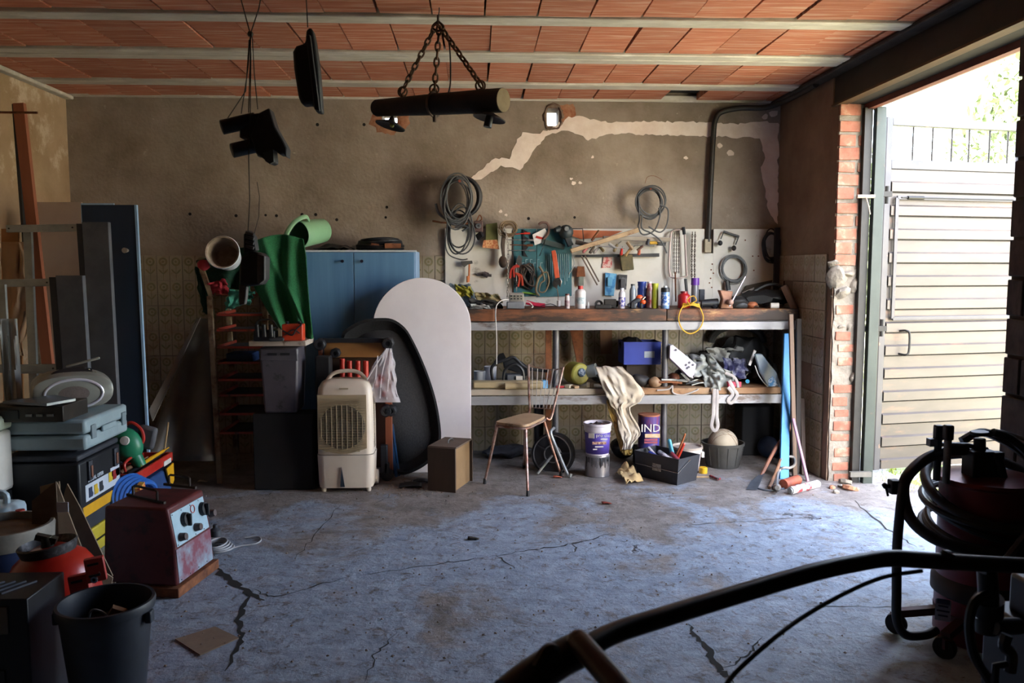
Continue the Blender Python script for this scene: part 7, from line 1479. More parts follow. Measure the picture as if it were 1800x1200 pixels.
m = M(); m.beam(P(1327, 616, DF + .15), P(1317, 642, DF + .12), .02, .01, (0, -1, 0)); one('white_batten', m, WHT, 'short white slat poking up behind the navy cloth', 'slat')
m = M(); m.box(SH(1290, DF + .03) + V((0, 0, .022)), (.1, .05, .04)); one('red_block', m, mat('rose_red', 'b03048', rough=.5), 'small rose-red block at the front of the lower shelf', 'block', bev=.003)
SR = mat('strap_grey', 'b0a8a4', '9a928e', sc=12, rough=.8, bump=.1)
def strap(name, label, pts, D, wd=.025):
    m = M(); c_ = curve(pl(pts, D), 6); vs = []
    for p in c_: vs += [p, p + V((0, wd, 0))]
    m.tube(c_, wd / 2, 6, flat=.22); return one(name, m, SR, label, 'strap')
strap('hanging_strap', 'long pale webbing strap hanging from the lower shelf with a looped end', [(1256, 683), (1255, 700), (1254, 730), (1251, 748), (1257, 757), (1262, 748), (1260, 730), (1261, 700), (1260, 684)], DF - .045)
strap('webbing', 'short pale webbing end with a loop over the shelf edge', [(1282, 668), (1290, 684), (1296, 694), (1286, 708), (1280, 703), (1288, 692), (1280, 680)], DF - .045)
strap('webbing', 'curled pale webbing on the grey work clothes', [(1275, 655), (1290, 662), (1297, 675), (1296, 690), (1286, 674)], DF + .0, .02)
# blue-white pouch
t = T('clear_pouch', 'long clear pouch with blue print leaning at the right of the lower shelf', 'pouch', P(1355, 690, DF + .06))
m = M(); m.prism(pl([(1327, 622), (1340, 622), (1366, 655), (1375, 685), (1369, 692), (1350, 680), (1336, 655)], DF + .06), (0, .03, 0)); obj('pouch_body', m, mat('pouch_clear', '7c8c98', '96a4ae', sc=6, rough=.2, bump=.1), t, bev=.008)
m = M(); m.prism(pl([(1350, 668), (1358, 661), (1373, 683), (1368, 690), (1352, 680)], DF + .055), (0, .004, 0)); obj('printed_label', m, mat('pouch_print', '3c7cb0', 'c8d8e4', sc=40, lo=.48, hi=.54), t)
tb('pouch_edge', 'white piping strip along the lower edge of the clear pouch', 'strip', [(1327, 642), (1334, 660), (1348, 678), (1367, 692)], .004, WHT, DF + .04)
m = M(); m.cyl(P(1314, 670, DF + .12), P(1314, 670, DF + .10), .016, n=12); one('cyan_lid', m, mat('cyan_cap', '4aa0c4', rough=.4), 'small cyan cap glinting among the dark things on the shelf', 'cap')
m = M(); m.lathe([(.03, 0), (.03, .02), (0, .02)], P(1307, 654, DF + .16), (0, -1, 0), 16, caps=False); m.cyl(P(1306, 654, DF + .15), P(1318, 650, DF + .2), .03, n=14); one('black_torch', m, mat('gloss_blk2', '18181a', rough=.15, bump=0), 'glossy black torch head among the dark things on the shelf', 'torch')
# right end dark clutter behind tools (tyre-like shapes)
m = M(); m.tube([P(1296 + 46 * cos(a), 602 + 30 * sin(a), DF + .50 + .0) for a in [pi * k / 16 - pi for k in range(17)]], .03, 8); one('dark_arch', m, mat('dim_tyre', '262523', '302f2c', sc=9), 'curved dark tyre section at the back under the workbench top', 'tyre')

# ================================================================ under the bench
# paint tins
def tin(name, label, c_, r_, h_, mt_, group=None):
    t_ = T(name, label, 'paint tin', c_, 0, group); m = M(); m.lathe([(r_ * .97, 0), (r_, .006), (r_ * .98, .012), (r_ * .98, h_ - .015), (r_, h_ - .008), (r_ * .97, h_), (r_ * .90, h_), (r_ * .9, h_ - .03)], c_, n=36, caps=False); m.lathe([(r_ * .9, h_ - .028), (0, h_ - .028)], c_, n=36, caps=False); m.lathe([(r_ * .97, 0), (0, 0)], c_, n=36, caps=False); obj('body', m, mt_, t_); return t_
cA = G(1053, 840) + V((0, .095, 0)); rA = 22.5 * cA.y / F; h1_ = P(1053, 797, cA.y).z
t = tin('steel_tin', 'bare metal paint tin with black drips, under the purple-labelled tub', cA, rA, h1_, mat('tin_metal', '9a9698', 'aaa6a8', sc=5, rough=.3, metal=.6, bump=.05))
q = random.Random(60); m = M()
for i in range(26):
    a = -pi / 2 + q.uniform(-1.2, 1.2); l_ = q.uniform(.02, .075); p = cA + V(((rA + .001) * cos(a), (rA + .001) * sin(a), h1_ - .012)); tg = V((-sin(a), cos(a), 0)) * q.uniform(.002, .004); m.add([p - tg, p + tg, p + tg * .5 - V((0, 0, l_)), p - tg * .5 - V((0, 0, l_))], [(0, 1, 2, 3)])
k_ = obj('paint_drips', m, BLK, t, solid=.001); k_['kind'] = 'stuff'
cB = cA + V((0, 0, h1_ + .001)); h2_ = P(1053, 742, cA.y).z - cB.z; rB = 23.5 * cA.y / F
t = T('paint_tub', 'white plastic paint tub with purple label on top of the metal tin', 'paint tub', cB)
m = M(); m.lathe([(0, 0), (rB * .86, 0), (rB * .88, .01), (rB * .97, h2_ - .06), (rB * 1.03, h2_ - .055), (rB * 1.03, h2_ - .02), (rB * 1.08, h2_ - .016), (rB * 1.08, h2_), (rB * 1.0, h2_), (rB * .97, h2_ - .03), (0, h2_ - .035)], cB, n=40, caps=False); obj('tub_body', m, mat('tub_white', 'cfc8d0', 'c4bcc6', sc=6, rough=.4, bump=.02), t)
m = M(); m.lathe([(rB * .888, .012), (rB * .965, h2_ - .065)], cB, n=40, caps=False); lb_ = obj('label', m, mat('purple_label', '4a3a8c', '54449a', sc=6, rough=.4, bump=0), t, solid=.0015)
m = M(); m.lathe([(rB * .97, h2_ - .028), (rB * .5, h2_ - .008), (0, h2_ - .02)], cB, n=20, caps=False)
for k_, v in enumerate(m.v): m.v[k_] = v + V((0, 0, .02 * noise.noise(v * 40)))
obj('contents', m, mat('dark_red_scraps', '2a1c1a', '8a5040', sc=24, rough=.9, bump=.4, lo=.5, hi=.62), t)
rl = rB * .95
for (txt, sz, dx, zf, cc_) in (('pro clas', .034, .03, .66, WHT),):
    text(txt, sz, cB + V((dx, -rl - .002, h2_ * zf)), (1, 0, 0), (0, 0, 1), cc_, t)
m = M(); m.box(cB + V((-.055, -rl * .88, h2_ * .64)), (.045, .004, .035), (0, 0, -.5)); obj('logo_patch', m, WHT, t, bev=.002)
m = M(); m.box(cB + V((.0, -rl - .000, h2_ * .42)), (.1, .004, .018)); obj('print_band', m, mat('brown_band', '8a5a5a', 'c8a88a', sc=60, lo=.48, hi=.52), t)
for zf, w_, dx in ((.54, .05, .035), (.30, .06, .0), (.22, .03, -.03)): m = M(); m.box(cB + V((dx, -rl * .985, h2_ * zf)), (w_, .004, .007)); obj('print_line', m, WHT, t)
# tin marked IND sitting on a dark crate behind the black tub
cC = P(1141, 786, 6.12); zC0 = cC.z
cC = V((cC.x, 6.14, zC0)); rC = 19.5 * 6.12 / F; hC = P(1141, 728, 6.12).z - zC0
t = tin('marked_tin', 'purple and rusty paint tin with white letters on a dark crate', cC, rC, hC, mat('purple_tin', '3c3c88', '7c3c50', sc=9, rough=.45, bump=.1, lo=.44, hi=.6, st=(3, 3, .4)))
m = M(); m.lathe([(rC * 1.01, hC - .01), (rC * 1.0, hC), (0, hC + .002)], cC, n=30, caps=False); obj('rusty_lid', m, mat('lid_rust', '8a5038', 'a06448', sc=14, rough=.8, bump=.3), t)
text('IND', .085, cC + V((-.004, -rC - .003, hC * .62)), (1, 0, 0), (0, 0, 1), WHT, t)
m = M(); m.box(cC + V((.01, -rC - .001, hC * .40)), (.115, .004, .03)); obj('name_band', m, mat('peach_band', 'c8a078', 'd8c0a0', sc=30), t, bev=.002)
for zf in (.2, .28): m = M(); m.box(cC + V((.0, -rC * .98, hC * zf)), (.10, .006, .014)); obj('print_line', m, mat('dull_red_print', '9a4a5a', bump=0), t)
m = M(); m.box((cC.x, 6.14, zC0 / 2 - .001), (.2, .22, zC0 - .002)); one('dark_crate', m, BLK, 'dark crate under the purple and rusty paint tin', 'crate', bev=.005)
# black tub with tools
g0, g1, g2 = G(1120, 836), G(1190, 853), G(1208, 836)
t = T('black_tub', 'rectangular black tub with wire handle, label and scattered tools', 'tub', (g0 + g1) / 2)
ex = (g1 - g0); ex.z = 0; Lx = ex.length; ex.normalize(); ey = V((-ex.y, ex.x, 0)); Ly = .22; g0 = V((g0.x, g0.y, 0)); hT_ = P(1190, 806, g1.y).z
def bp_(u, v, z): return g0 + ex * (u * Lx) + ey * (v * Ly) + V((0, 0, z))
TB = mat('tub_black', '1e2027', '282a32', sc=7, rough=.5, bump=.05, c3='3c3e46', s3=30, t3=.7)
def openbox(z0, z1, e, th_=.006, nm='side', mt_=TB):
    for (a, b) in (((0, 0), (1, 0)), ((1, 0), (1, 1)), ((1, 1), (0, 1)), ((0, 1), (0, 0))):
        f = lambda p, z, k: bp_(p[0] + (p[0] - .5) * k, p[1] + (p[1] - .5) * k, z); m = M(); i_ = -.05
        m.add([f(a, z0, 0), f(b, z0, 0), f(b, z1, e), f(a, z1, e), f(a, z0, i_), f(b, z0, i_), f(b, z1, e + i_), f(a, z1, e + i_)], [(0, 1, 2, 3), (7, 6, 5, 4), (0, 4, 5, 1), (3, 2, 6, 7), (1, 5, 6, 2), (0, 3, 7, 4)]); obj(nm, m, mt_, t)
openbox(.0, hT_, .12)
m = M(); m.add([bp_(0, 0, .004), bp_(1, 0, .004), bp_(1, 1, .004), bp_(0, 1, .004), bp_(0, 0, .012), bp_(1, 0, .012), bp_(1, 1, .012), bp_(0, 1, .012)], [(0, 1, 2, 3), (4, 5, 6, 7), (0, 1, 5, 4), (1, 2, 6, 5), (2, 3, 7, 6), (3, 0, 4, 7)]); obj('tub_floor', m, TB, t)
m = M(); c_ = bp_(.52, -.05, hT_ * .52); m.box(c_, (.075, .003, .05), Matrix((ex, ey, V((0, 0, 1)))).transposed()); obj('label', m, mat('silver_label', 'a09c94', '6c6860', sc=50, lo=.5, hi=.6), t)
m = M(); m.tube([bp_(-.02, -.06, hT_ * .5), bp_(.5, -.062, hT_ * .5), bp_(1.04, -.055, hT_ * .48), bp_(1.08, .5, hT_ * .9)], .003, 5); m.tube(curve([bp_(-.03, -.05, hT_ * .5), bp_(-.06, .2, hT_ * .75), bp_(-.04, .3, hT_)], 5), .003, 5); obj('wire_handle', m, CHR, t)
for i, (u, v, h_, tilt, cc_, r_, lb_) in enumerate([(.3, .3, .05, 1.3, '2c44a0', .015, 'blue screw cap tool lying in the black tub'), (.55, .4, .07, 1.2, 'a8acb8', .02, 'grey roller lying in the black tub'), (.66, .5, .12, .3, '4aa0b8', .018, 'cyan tube standing in the black tub'), (.72, .5, .20, -.4, 'b0683c', .008, 'slim orange-brown handle rising out of the black tub'), (.80, .4, .13, -.45, 'c03a28', .013, 'red-orange handle sticking out of the black tub'), (.86, .3, .06, .9, '7a2c3c', .02, 'dark red grip in the black tub'), (.7, .2, .05, 1.1, 'c0bcc8', .02, 'white cap in the front of the black tub'), (.15, .5, .05, .9, 'b8b0b8', .016, 'pale crumpled piece at the left of the black tub')]):
    c_ = bp_(u, v, hT_ - .03); d_ = (ex * sin(tilt) * (-1) + V((0, 0, 1)) * cos(tilt)).normalized(); m = M(); m.cyl(c_ - d_ * .05, c_ + d_ * h_, r_, r_ * .8, 10); m.sph(c_ + d_ * h_, r_ * .85, 8); one('tub_tool', m, mat('tt' + cc_, cc_, rough=.4), lb_, 'tool')
lump('tub_filling', 'dark jumble of small parts filling the black tub', 'parts', bp_(.5, .5, .02), (.11, .07, hT_ * .4), mat('jumble', '2c2c30', '5a5a60', sc=30, rough=.6, bump=.4), 5, .1, 20)
# white bucket with red print
cD = G(1219, 833) + V((-.02, .12, 0)); rD = 26 * cD.y / F; hD = P(1214, 783, cD.y).z
t = T('white_bucket', 'white bucket with a grey lid and red print behind the black tub', 'bucket', cD)
m = M(); m.lathe([(0, 0), (rD * .8, 0), (rD * .82, .01), (rD * .98, hD - .04), (rD * 1.03, hD - .038), (rD * 1.03, hD - .01)], cD, n=36, caps=False); obj('shell', m, mat('bucket_white', 'cfc4c0', 'c4b8b4', sc=5, rough=.4), t)
m = M(); m.lathe([(rD * 1.07, hD - .015), (rD * 1.07, hD), (rD * .98, hD + .002), (rD * .94, hD - .012), (0, hD - .008)], cD, n=36, caps=False); obj('lid', m, mat('lid_grey', '968a80', 'a89c92', sc=5, rough=.5, bump=.1), t)
m = M(); m.box(cD + V((-.01, -rD * .93, hD * .62)), (.07, .006, .035), (.12, 0, 0)); obj('red_patch', m, mat('print_red', 'b83c40', rough=.5), t, bev=.002)
m = M(); m.tube(curve([cD + V((-.04, -rD * .88, hD * .36)), cD + V((.02, -rD * .9, hD * .40)), cD + V((.07, -rD * .68, hD * .58))], 5), .005, 5, flat=.3); obj('red_swoosh', m, MATS['print_red'], t)
for s_ in (1,): m = M(); m.box(cD + V((rD * 1.02, -.03, hD - .06)), (.02, .03, .04)); obj('handle_lug', m, WHT, t)
m = M(); m.lathe([(.03, 0), (.032, .004), (.026, .035), (0, .035)], G(1207, 832), n=18); one('white_cup', m, WHT, 'small white cup at the foot of the white bucket', 'cup')
m = M(); m.lathe([(.03, 0), (.03, .04), (.026, .044), (0, .044)], G(1236, 831), n=20); one('yellow_disc', m, mat('yellow_cap', 'c89a18', rough=.4), 'yellow plastic cap on the floor in front of the white bucket', 'cap')
m = M(); a, b = G(1248, 836, .012), G(1262, 842, .012); m.cyl(a, b, .009, n=8); m.cyl(b, G(1266, 841, .012), .006, n=8); one('small_screwdriver', m, mat('red_black', 'a82030', '202020', sc=60, lo=.48, hi=.52), 'tiny red and black screwdriver on the floor by the yellow cap', 'screwdriver')
m = M(); m.beam(G(1206, 838, .005), G(1246, 838, .005), .012, .008); one('pale_stick', m, TAN, 'thin pale stick lying on the floor before the white bucket', 'stick')
# dark basin with ball
cE = G(1280, 826) + V((0, .14, 0)); rE = 38 * cE.y / F * .99; hE = P(1280, 776, cE.y).z
t = T('rubber_basin', 'black rubber basin under the workbench holding a pale ball', 'basin', cE)
m = M(); m.lathe([(0, 0), (rE * .76, 0), (rE * .8, .02), (rE * .96, hE - .02), (rE * 1.0, hE - .02), (rE * 1.02, hE), (rE * .95, hE), (rE * .92, hE - .03), (rE * .75, .015), (0, .014)], cE, n=44, caps=False); obj('shell', m, mat('basin_rubber', '34332f', '44423e', sc=9, rough=.7, bump=.15), t)
for k in range(12): a = 2 * pi * k / 12; p = cE + V((rE * .87 * cos(a), rE * .87 * sin(a), .0)); m = M(); m.beam(cE + V((rE * .80 * cos(a), rE * .80 * sin(a), .02)), cE + V((rE * .965 * cos(a), rE * .965 * sin(a), hE - .02)), .01, .006, (0, 0, 1)); obj('rib', m, MATS['basin_rubber'], t)
rb_ = 27 * cE.y / F; pb = cE + V((-.005, -.01, 0)); pb.z = P(1280, 779, cE.y).z
m = M(); m.sph(pb, rb_, 28); k_ = one('old_ball', m, mat('old_leather', '8c7f6a', 'a09480', sc=5, rough=.8, bump=.1, c3='6a5c4a', s3=6, t3=.62), 'worn pale beige football resting in the black basin', 'ball')
m = M(); 
for ax_, of in (((0, 1, .3), -.4), ((1, .5, .6), .3), ((-.6, 1, .4), .2)):
    d_ = V(ax_).normalized(); u_ = d_.orthogonal().normalized(); w_ = d_.cross(u_); rr_2 = sqrt(1 - of * of) * rb_ * 1.001; m.tube([pb + d_ * of * rb_ + (u_ * cos(a) + w_ * sin(a)) * rr_2 for a in [2 * pi * k / 36 for k in range(36)]], .0012, 4, closed=True)
obj('seam', m, BRN, k_)
# pipes and fan disk by the chair
t = T('round_fan', 'black round fan housing standing on the floor under the workbench', 'fan', G(975, 832))
c_ = P(973, 797, 6.02); r_ = 36 * 6.02 / F
m = M(); m.lathe([(r_, 0), (r_ * 1.05, -.04), (r_ * 1.05, .05), (r_, .055)], c_, (-.35, -1, .1), 40, caps=False); m.lathe([(r_ * 1.04, .04), (r_ * .5, .02), (0, .015)], c_, (-.35, -1, .1), 40, caps=False); obj('housing', m, BLK, t)
for k in (1.0, .45): m = M(); dn = V((-.35, -1, .1)).normalized(); u_ = dn.orthogonal().normalized(); w_ = dn.cross(u_); m.tube([c_ + dn * (.05 if k == 1 else .03) + (u_ * cos(a) + w_ * sin(a)) * r_ * k * .94 for a in [2 * pi * j / 36 for j in range(36)]], .005, 6, closed=True); obj('grey_ring', m, mat('ring_grey', '6c6c6e', '88888a', sc=9, rough=.4, metal=.4), t)
for k in range(5): a = 2 * pi * k / 5; m = M(); m.beam(c_ + dn * .035 + (u_ * cos(a) + w_ * sin(a)) * r_ * .4, c_ + dn * .045 + (u_ * cos(a) + w_ * sin(a)) * r_ * .9, .012, .006, tuple(dn)); obj('spoke', m, DUSTY, t)
m = M(); m.box((P(975, 832, 6.06).x, 6.1, .03), (.2, .14, .058)); obj('stand_base', m, BLK, t)
t = T('bent_pipe', 'bent pale metal pipe leaning on the round fan by the chair leg', 'pipe', G(1000, 838))
m = M(); m.tube(curve([P(974, 752, 6.0), P(968, 760, 5.95), P(975, 780, 5.93), G(998, 834, .02), G(1003, 832, .03)], 5), .012, 8); obj('tube', m, ALU, t)
m = M(); m.tube(curve([G(945, 832, .012), P(971, 800, 5.93)], 3), .009, 8); one('short_pipe', m, ALU, 'short pale pipe leaning from the floor to the middle of the fan', 'pipe')
m = M(); p = P(946, 780, 6.5); m.box((p.x, 6.45, .22), (.07, .1, .435)); one('dark_cylinder', m, BLK, 'dark upright box under the lower shelf behind the chair', 'box', bev=.02)
lump('dark_rubbish', 'dark rubbish pushed under the lower shelf behind the chair', 'rubbish', V((P(890, 800, 6.45).x, 6.45, .001)), (.2, .1, .04), mat('dark_rub', '24242a', '3a3c44', sc=9, rough=.8, bump=.3), 9, .2, 12)
lump('dark_rubbish', 'dark rubbish on the floor between the paint tins and the black tub', 'rubbish', V((P(1095, 800, 6.35).x, 6.38, .001)), (.1, .1, .08), BLK, 11, .2, 12)
lump('navy_ball', 'dark blue ball in the shadow under the right end of the bench', 'ball', V((P(1350, 808, 6.35).x, 6.35, .001)), (.085, .085, .085), mat('navy_dark', '1c2a40', '243450', sc=6), 1, .01, 5)
m = M(); m.box((P(1325, 800, 6.5).x, 6.52, .2), (.26, .2, .4)); one('dark_box', m, mat('matt_black'  , '0d0d0f'), 'matt dark box standing against the tiles under the right end of the bench', 'box', bev=.01)

# long tools at the right end of the bench
t = T('blue_plank', 'bright blue painted plank standing at the right end of the bench', 'plank', G(1380, 843))
m = M(); a0, a1 = G(1371, 842), G(1387, 842); b0, b1 = P(1379, 586, 6.04), P(1391, 586, 6.04); m.prism([a0, a1, b1, b0], (0, .025, 0)); obj('board_body', m, mat('bright_blue', '2c7ab8', '3c8cc8', sc=5, rough=.5, bump=.05, c3='5aa0d0', s3=8, t3=.64), t, bev=.003)
for i, (a, b, w_, cc_, lb_, nm) in enumerate([((1397, 838), (1390, 552), .03, '6a5444', 'brown wooden pole standing right of the blue plank', 'wooden_pole'), ((1402, 832), (1404, 560), .035, '2c241f', 'dark plank standing behind the brown wooden pole', 'dark_plank'), ((1420, 846), (1394, 735), .02, 'a0788c', 'mauve pink broom handle leaning in the right corner', 'broom_handle'), ((1412, 834), (1410, 700), .03, '3c2c22', 'short dark post behind the mauve broom handle', 'dark_post')]):
    g_ = G(*a); m = M(); m.beam(g_, P(b[0], b[1], g_.y + .14), w_, .025 if i != 2 else w_, (0, -1, 0)); one(nm, m, mat('pole' + cc_, cc_, rough=.7, sc=6, bump=.2), lb_, 'plank' if i in (0, 1, 3) else 'handle', bev=.006 if i == 2 else .002)
t = T('hoe', 'old hoe with a long worn wooden handle and grey blade on the floor', 'hoe', G(1325, 860))
m = M(); m.tube(curve([P(1406, 712, 6.0), P(1388, 752, 5.92), P(1362, 790, 5.80), P(1338, 836, 5.66)], 4), [.013] * 13, 8); obj('handle', m, mat('hoe_handle', '7c4c34', '5c3828', sc=9, rough=.6), t)
p0 = P(1339, 834, 5.66); m = M(); m.prism([p0 + V((-.02, -.0, .0)), p0 + V((.02, 0, .01)), G(1331, 862) + V((0, 0, .004)), G(1312, 861) + V((0, 0, .004)), P(1318, 848, 5.62)], (.004, .012, 0)); obj('blade', m, mat('blade_grey', '5c636e', '6e7680', sc=9, rough=.45, metal=.5), t)
m = M(); m.tube(curve([G(1332, 858, .006), G(1352, 862, .004), G(1378, 858, .006), G(1402, 852, .01)], 5), .006, 6); m.prism([G(1348, 855, .004), G(1390, 851, .004), G(1384, 857, .004)], (0, 0, .006)); one('steel_scraper', m, MATS['blade_grey'], 'grey curved scraper lying on the floor beside the hoe', 'scraper')
t = T('hand_pick', 'short wooden-handled tool leaning beside the hoe', 'tool', G(1352, 858))
m = M(); m.tube(curve([G(1352, 857, .01), P(1364, 830, 5.68), P(1376, 800, 5.75), P(1386, 786, 5.8)], 4), .012, 8); obj('handle', m, mat('pick_wood', '8c6448', '5c4434', sc=9), t)
t = T('curved_steel_bar', 'bent grey steel bar with a hooked end leaning at the right corner', 'bar', G(1366, 852))
m = M(); m.tube(curve([P(1385, 802, 5.75), P(1396, 804, 5.74), P(1397, 816, 5.72), P(1388, 822, 5.7), P(1377, 822, 5.7), P(1368, 830, 5.68), G(1365, 856, .012)], 6), .010, 8); obj('rod', m, mat('bar_grey', '85807a', '9a958e', sc=14, rough=.4, metal=.5), t)
m = M(); m.cyl(G(1366, 857, .0), G(1366, 857, .05), .03, .015, 12); obj('foot', m, MATS['bar_grey'], t)
m = M(); a, b = G(1377, 851, .032), G(1402, 843, .032); m.cyl(a, b, .034, n=18); m.cyl(a + (a - b) * .005, a + (a - b) * .01, .028, n=14); t = one('rusty_can', m, mat('orange_rust', 'a0482c', '5c3020', sc=12, rough=.7, bump=.2), 'rusty orange can lying on its side by the door pier', 'can')
t = T('sealant_tube', 'white and red sealant cartridge lying on the floor by the door pier', 'tube', G(1412, 862))
a, b = G(1390, 862, .026), G(1437, 850, .026); m = M(); m.cyl(a, b, .0255, n=22); obj('cartridge', m, mat('tube_white', 'd8d4d4', rough=.35, bump=0), t); m = M(); m.cyl(a.lerp(b, .12), a.lerp(b, .72), .0258, n=22); obj('red_print', m, mat('tube_print', 'c8c0c0', 'b83034', sc=30, lo=.5, hi=.55, rough=.4), t)
m = M(); m.cyl(a, a - (b - a).normalized() * .012, .02, .018, 16); obj('plunger', m, GREYM, t); m = M(); m.cyl(b, b + (b - a).normalized() * .01, .0262, .02, 16); obj('end_cap', m, WHT, t)

# ================================================================ hanging log lamp
DL_ = 4.45
lp = T('log_lamp', 'dark wooden log ceiling lamp on rusty chains with two metal shades', 'lamp', P(772, 45, DL_))
LOG = mat('charred_log', '15120f', '221b16', sc=9, rough=.85, bump=.5, st=(.4, 2, 2))
a = P(660, 190, 4.75); b = P(884, 176, 4.22)
# the log's right end faces the camera a little
ax = (b - a).normalized(); rl_ = .056
m = M(); m.lathe([(.04, 0), (.046, .012), (.056, (b - a).length * .5), (.060, (b - a).length)], a, ax, 22)
obj('log', m, LOG, lp)
m = M(); m.cyl(b + ax * .0005, b + ax * .004, .058, n=22); obj('sawn_end', m, mat('sawn_end', '6c5c44', '7c6c52', sc=14, rough=.9, bump=.2), lp)
m = M(); c_ = a.lerp(b, .49); u_ = ax.orthogonal().normalized(); w_ = ax.cross(u_); m.tube([c_ + (u_ * cos(t_) + w_ * sin(t_)) * (rl_ + .006) for t_ in [2 * pi * k / 28 for k in range(28)]], .007, 6, closed=True); m.cyl(c_ - V((0, 0, rl_)), c_ - V((0, 0, rl_ + .035)), .011, .009, 10); obj('iron_band', m, CHD, lp)
topk = P(770, 44, DL_)
m = M(); m.tube(curve([topk + V((0, 0, .02)), topk + V((-.03, 0, -.01)), topk + V((0, -.0, -.03)), topk + V((.03, 0, -.01)), topk + V((.0, 0, .02))], 5), .006, 7); m.cyl(topk + V((0, 0, .05)), topk + V((0, 0, -.01)), .006, n=8); obj('ceiling_hook', m, CHD, lp)
ends = [a.lerp(b, .235), a.lerp(b, .49), a.lerp(b, .84)]
CHR2 = mat('chain_brown', '3a2a20', '6a4a36', sc=20, rough=.7, metal=.3, bump=.2)
def chain3(p0, p1, rl, wire, parent):
    n_ = int((p1 - p0).length / (rl * 1.5)); src = None; r_ = root_of(parent)
    base = M(); base.tube([V((rl * .52 * cos(t_), 0, rl * sin(t_))) for t_ in [2 * pi * k / 16 for k in range(16)]], wire, 6, closed=True)
    for i in range(n_ + 1):
        c_ = p0.lerp(p1, i / n_); d_ = (p1 - p0).normalized(); e = (d_.to_track_quat('Z', 'Y').to_matrix() @ Matrix.Rotation(pi / 2 * (i % 2) + .35, 3, 'Z')).to_euler()
        if src is None: src = obj('chain_link', base, CHR2, parent, local=True); o_ = src
        else: o_ = inst(src, parent)
        o_.location = c_ - r_.location; o_.rotation_euler = e
for i, (p, s_) in enumerate(zip(ends, (V((-.02, 0, -.02)), V((.005, -.01, -.03)), V((.02, 0, -.02))))):
    tp = p + V((0, 0, rl_ + (.03 if i != 1 else .0))); chain3(topk + s_, tp, .024, .0055, lp)
    m = M(); m.tube([p + V((.024 * cos(t_), 0, rl_ + .022 + .026 * sin(t_))) for t_ in [2 * pi * k / 20 for k in range(20)]], .005, 6, closed=True); m.cyl(p + V((0, 0, rl_ - .01)), p + V((0, 0, rl_ + .006)), .01, n=8); obj('eye_ring', m, CHR2, lp)
SHD = mat('shade_iron', '1e1814', '2c231d', sc=12, rough=.5, metal=.4, bump=.1)
for i, (x, y, D_, tl) in enumerate(((686, 221, a.lerp(b, .12).y, (.28, .1, 1)), (860, 208, a.lerp(b, .93).y, (.22, .05, 1)))):
    c_ = P(x, y, D_); m = M(); m.lathe([(.014, .045), (.02, .028), (.05, .016), (.085, 0), (.083, -.004), (.048, .010), (.0, .020)], c_, tl, 30, caps=False); s_ = obj('shade', m, SHD, lp)
    up = V(tl).normalized(); m = M(); m.cyl(c_ + up * .04, c_ + up * .07, .012, n=10); obj('lamp_holder', m, SHD, lp)
    if i == 1: m = M(); m.cyl(c_ - up * .045, c_ + up * .01, .022, .02, 12); obj('socket', m, BLK, lp)
    else: m = M(); m.sph(c_ + up * .002 + V((.01, -.01, 0)), .014, 10); obj('bulb', m, mat('dull_bulb', '8a8038', rough=.2, bump=0), lp)
m = M(); pts_ = [topk + V((.03, .05, 0)), P(790, 80, 4.5), P(792, 140, 4.5), a.lerp(b, .6) + V((0, 0, rl_))]; m.tube(curve(pts_, 6), .004, 6); m.tube(curve([topk + V((-.01, 0, 0)), P(772, 20, 4.42), P(771, -10, 4.35)], 3), .003, 5); obj('flex', m, BLK, lp)
# ================================================================ black ironwork hung on wires near the camera
IR = mat('black_iron', '0c0c0e', '16161a', sc=9, rough=.6, bump=.15)
WR_ = mat('hang_wire', '2a2624', rough=.6, bump=0)
DH = 3.0
hk = T('hanging_fitting', 'black slab-shaped fitting with two thick stubs hanging on wires', 'fitting', P(440, 282, DH))
m = M(); m.prism(pl([(455, 198), (473, 189), (483, 222), (499, 250), (504, 260), (503, 277), (497, 268), (492, 272), (480, 262), (482, 285), (474, 288), (462, 278), (450, 270), (440, 240)], DH), (0, .07, 0)); obj('slab', m, IR, hk, bev=.006)
for (x0, y0), (x1, y1) in (((389, 224), (450, 210)), ((407, 265), (460, 253))): m = M(); m.cyl(P(x0, y0, DH), P(x1, y1, DH + .04), .026, n=14); obj('stub', m, IR, hk, bev=.004)
m = M(); m.prism(pl([(422, 203), (462, 197), (468, 250), (452, 275), (445, 245), (420, 242)], DH + .01), (0, .06, 0)); obj('block', m, IR, hk, bev=.006)
m = M(); m.prism(pl([(462, 268), (480, 262), (481, 284), (474, 288), (466, 283)], DH - .01), (0, .02, 0)); obj('grey_tag', m, mat('tag_grey', '2c3032'), hk)
ztop_ = ZC
def hwire(pts, par, r=.0018): m = M(); m.tube(pl(pts, DH), r, 5); obj('wire', m, WR_, par)
# hook point up on the ceiling slab
tpw = P(440, 60, DH)
for pts_ in ([(440, 60), (436, 120), (424, 200)], [(441, 60), (439, 130), (437, 198)], [(443, 60), (447, 130), (453, 192)], [(438, 70), (432, 160), (400, 208)]): hwire(pts_, hk)
m = M(); m.tube([tpw, P(424, 0, DH), P(415, -40, DH)], .002, 5); m.tube([tpw, P(455, 15, DH), P(465, -40, DH)], .002, 5); m.sph(tpw, .011, 8)
for x_ in (415, 465):
    p = P(x_, -40, DH); m.tube([p, V((p.x, p.y, ZC + .05))], .002, 5)
obj('wire_fork', m, WR_, hk)
h2k = T('hanging_pad', 'black elongated padded block hanging on a wire beside the stubbed fitting', 'fitting', P(545, 195, DH))
m = M(); m.prism(pl([(538, 50), (548, 47), (553, 70), (560, 120), (566, 198), (555, 195), (548, 182), (530, 184), (524, 170), (516, 120), (514, 90), (520, 80), (536, 75)], DH), (0, .06, 0)); obj('pad', m, IR, h2k, bev=.01)
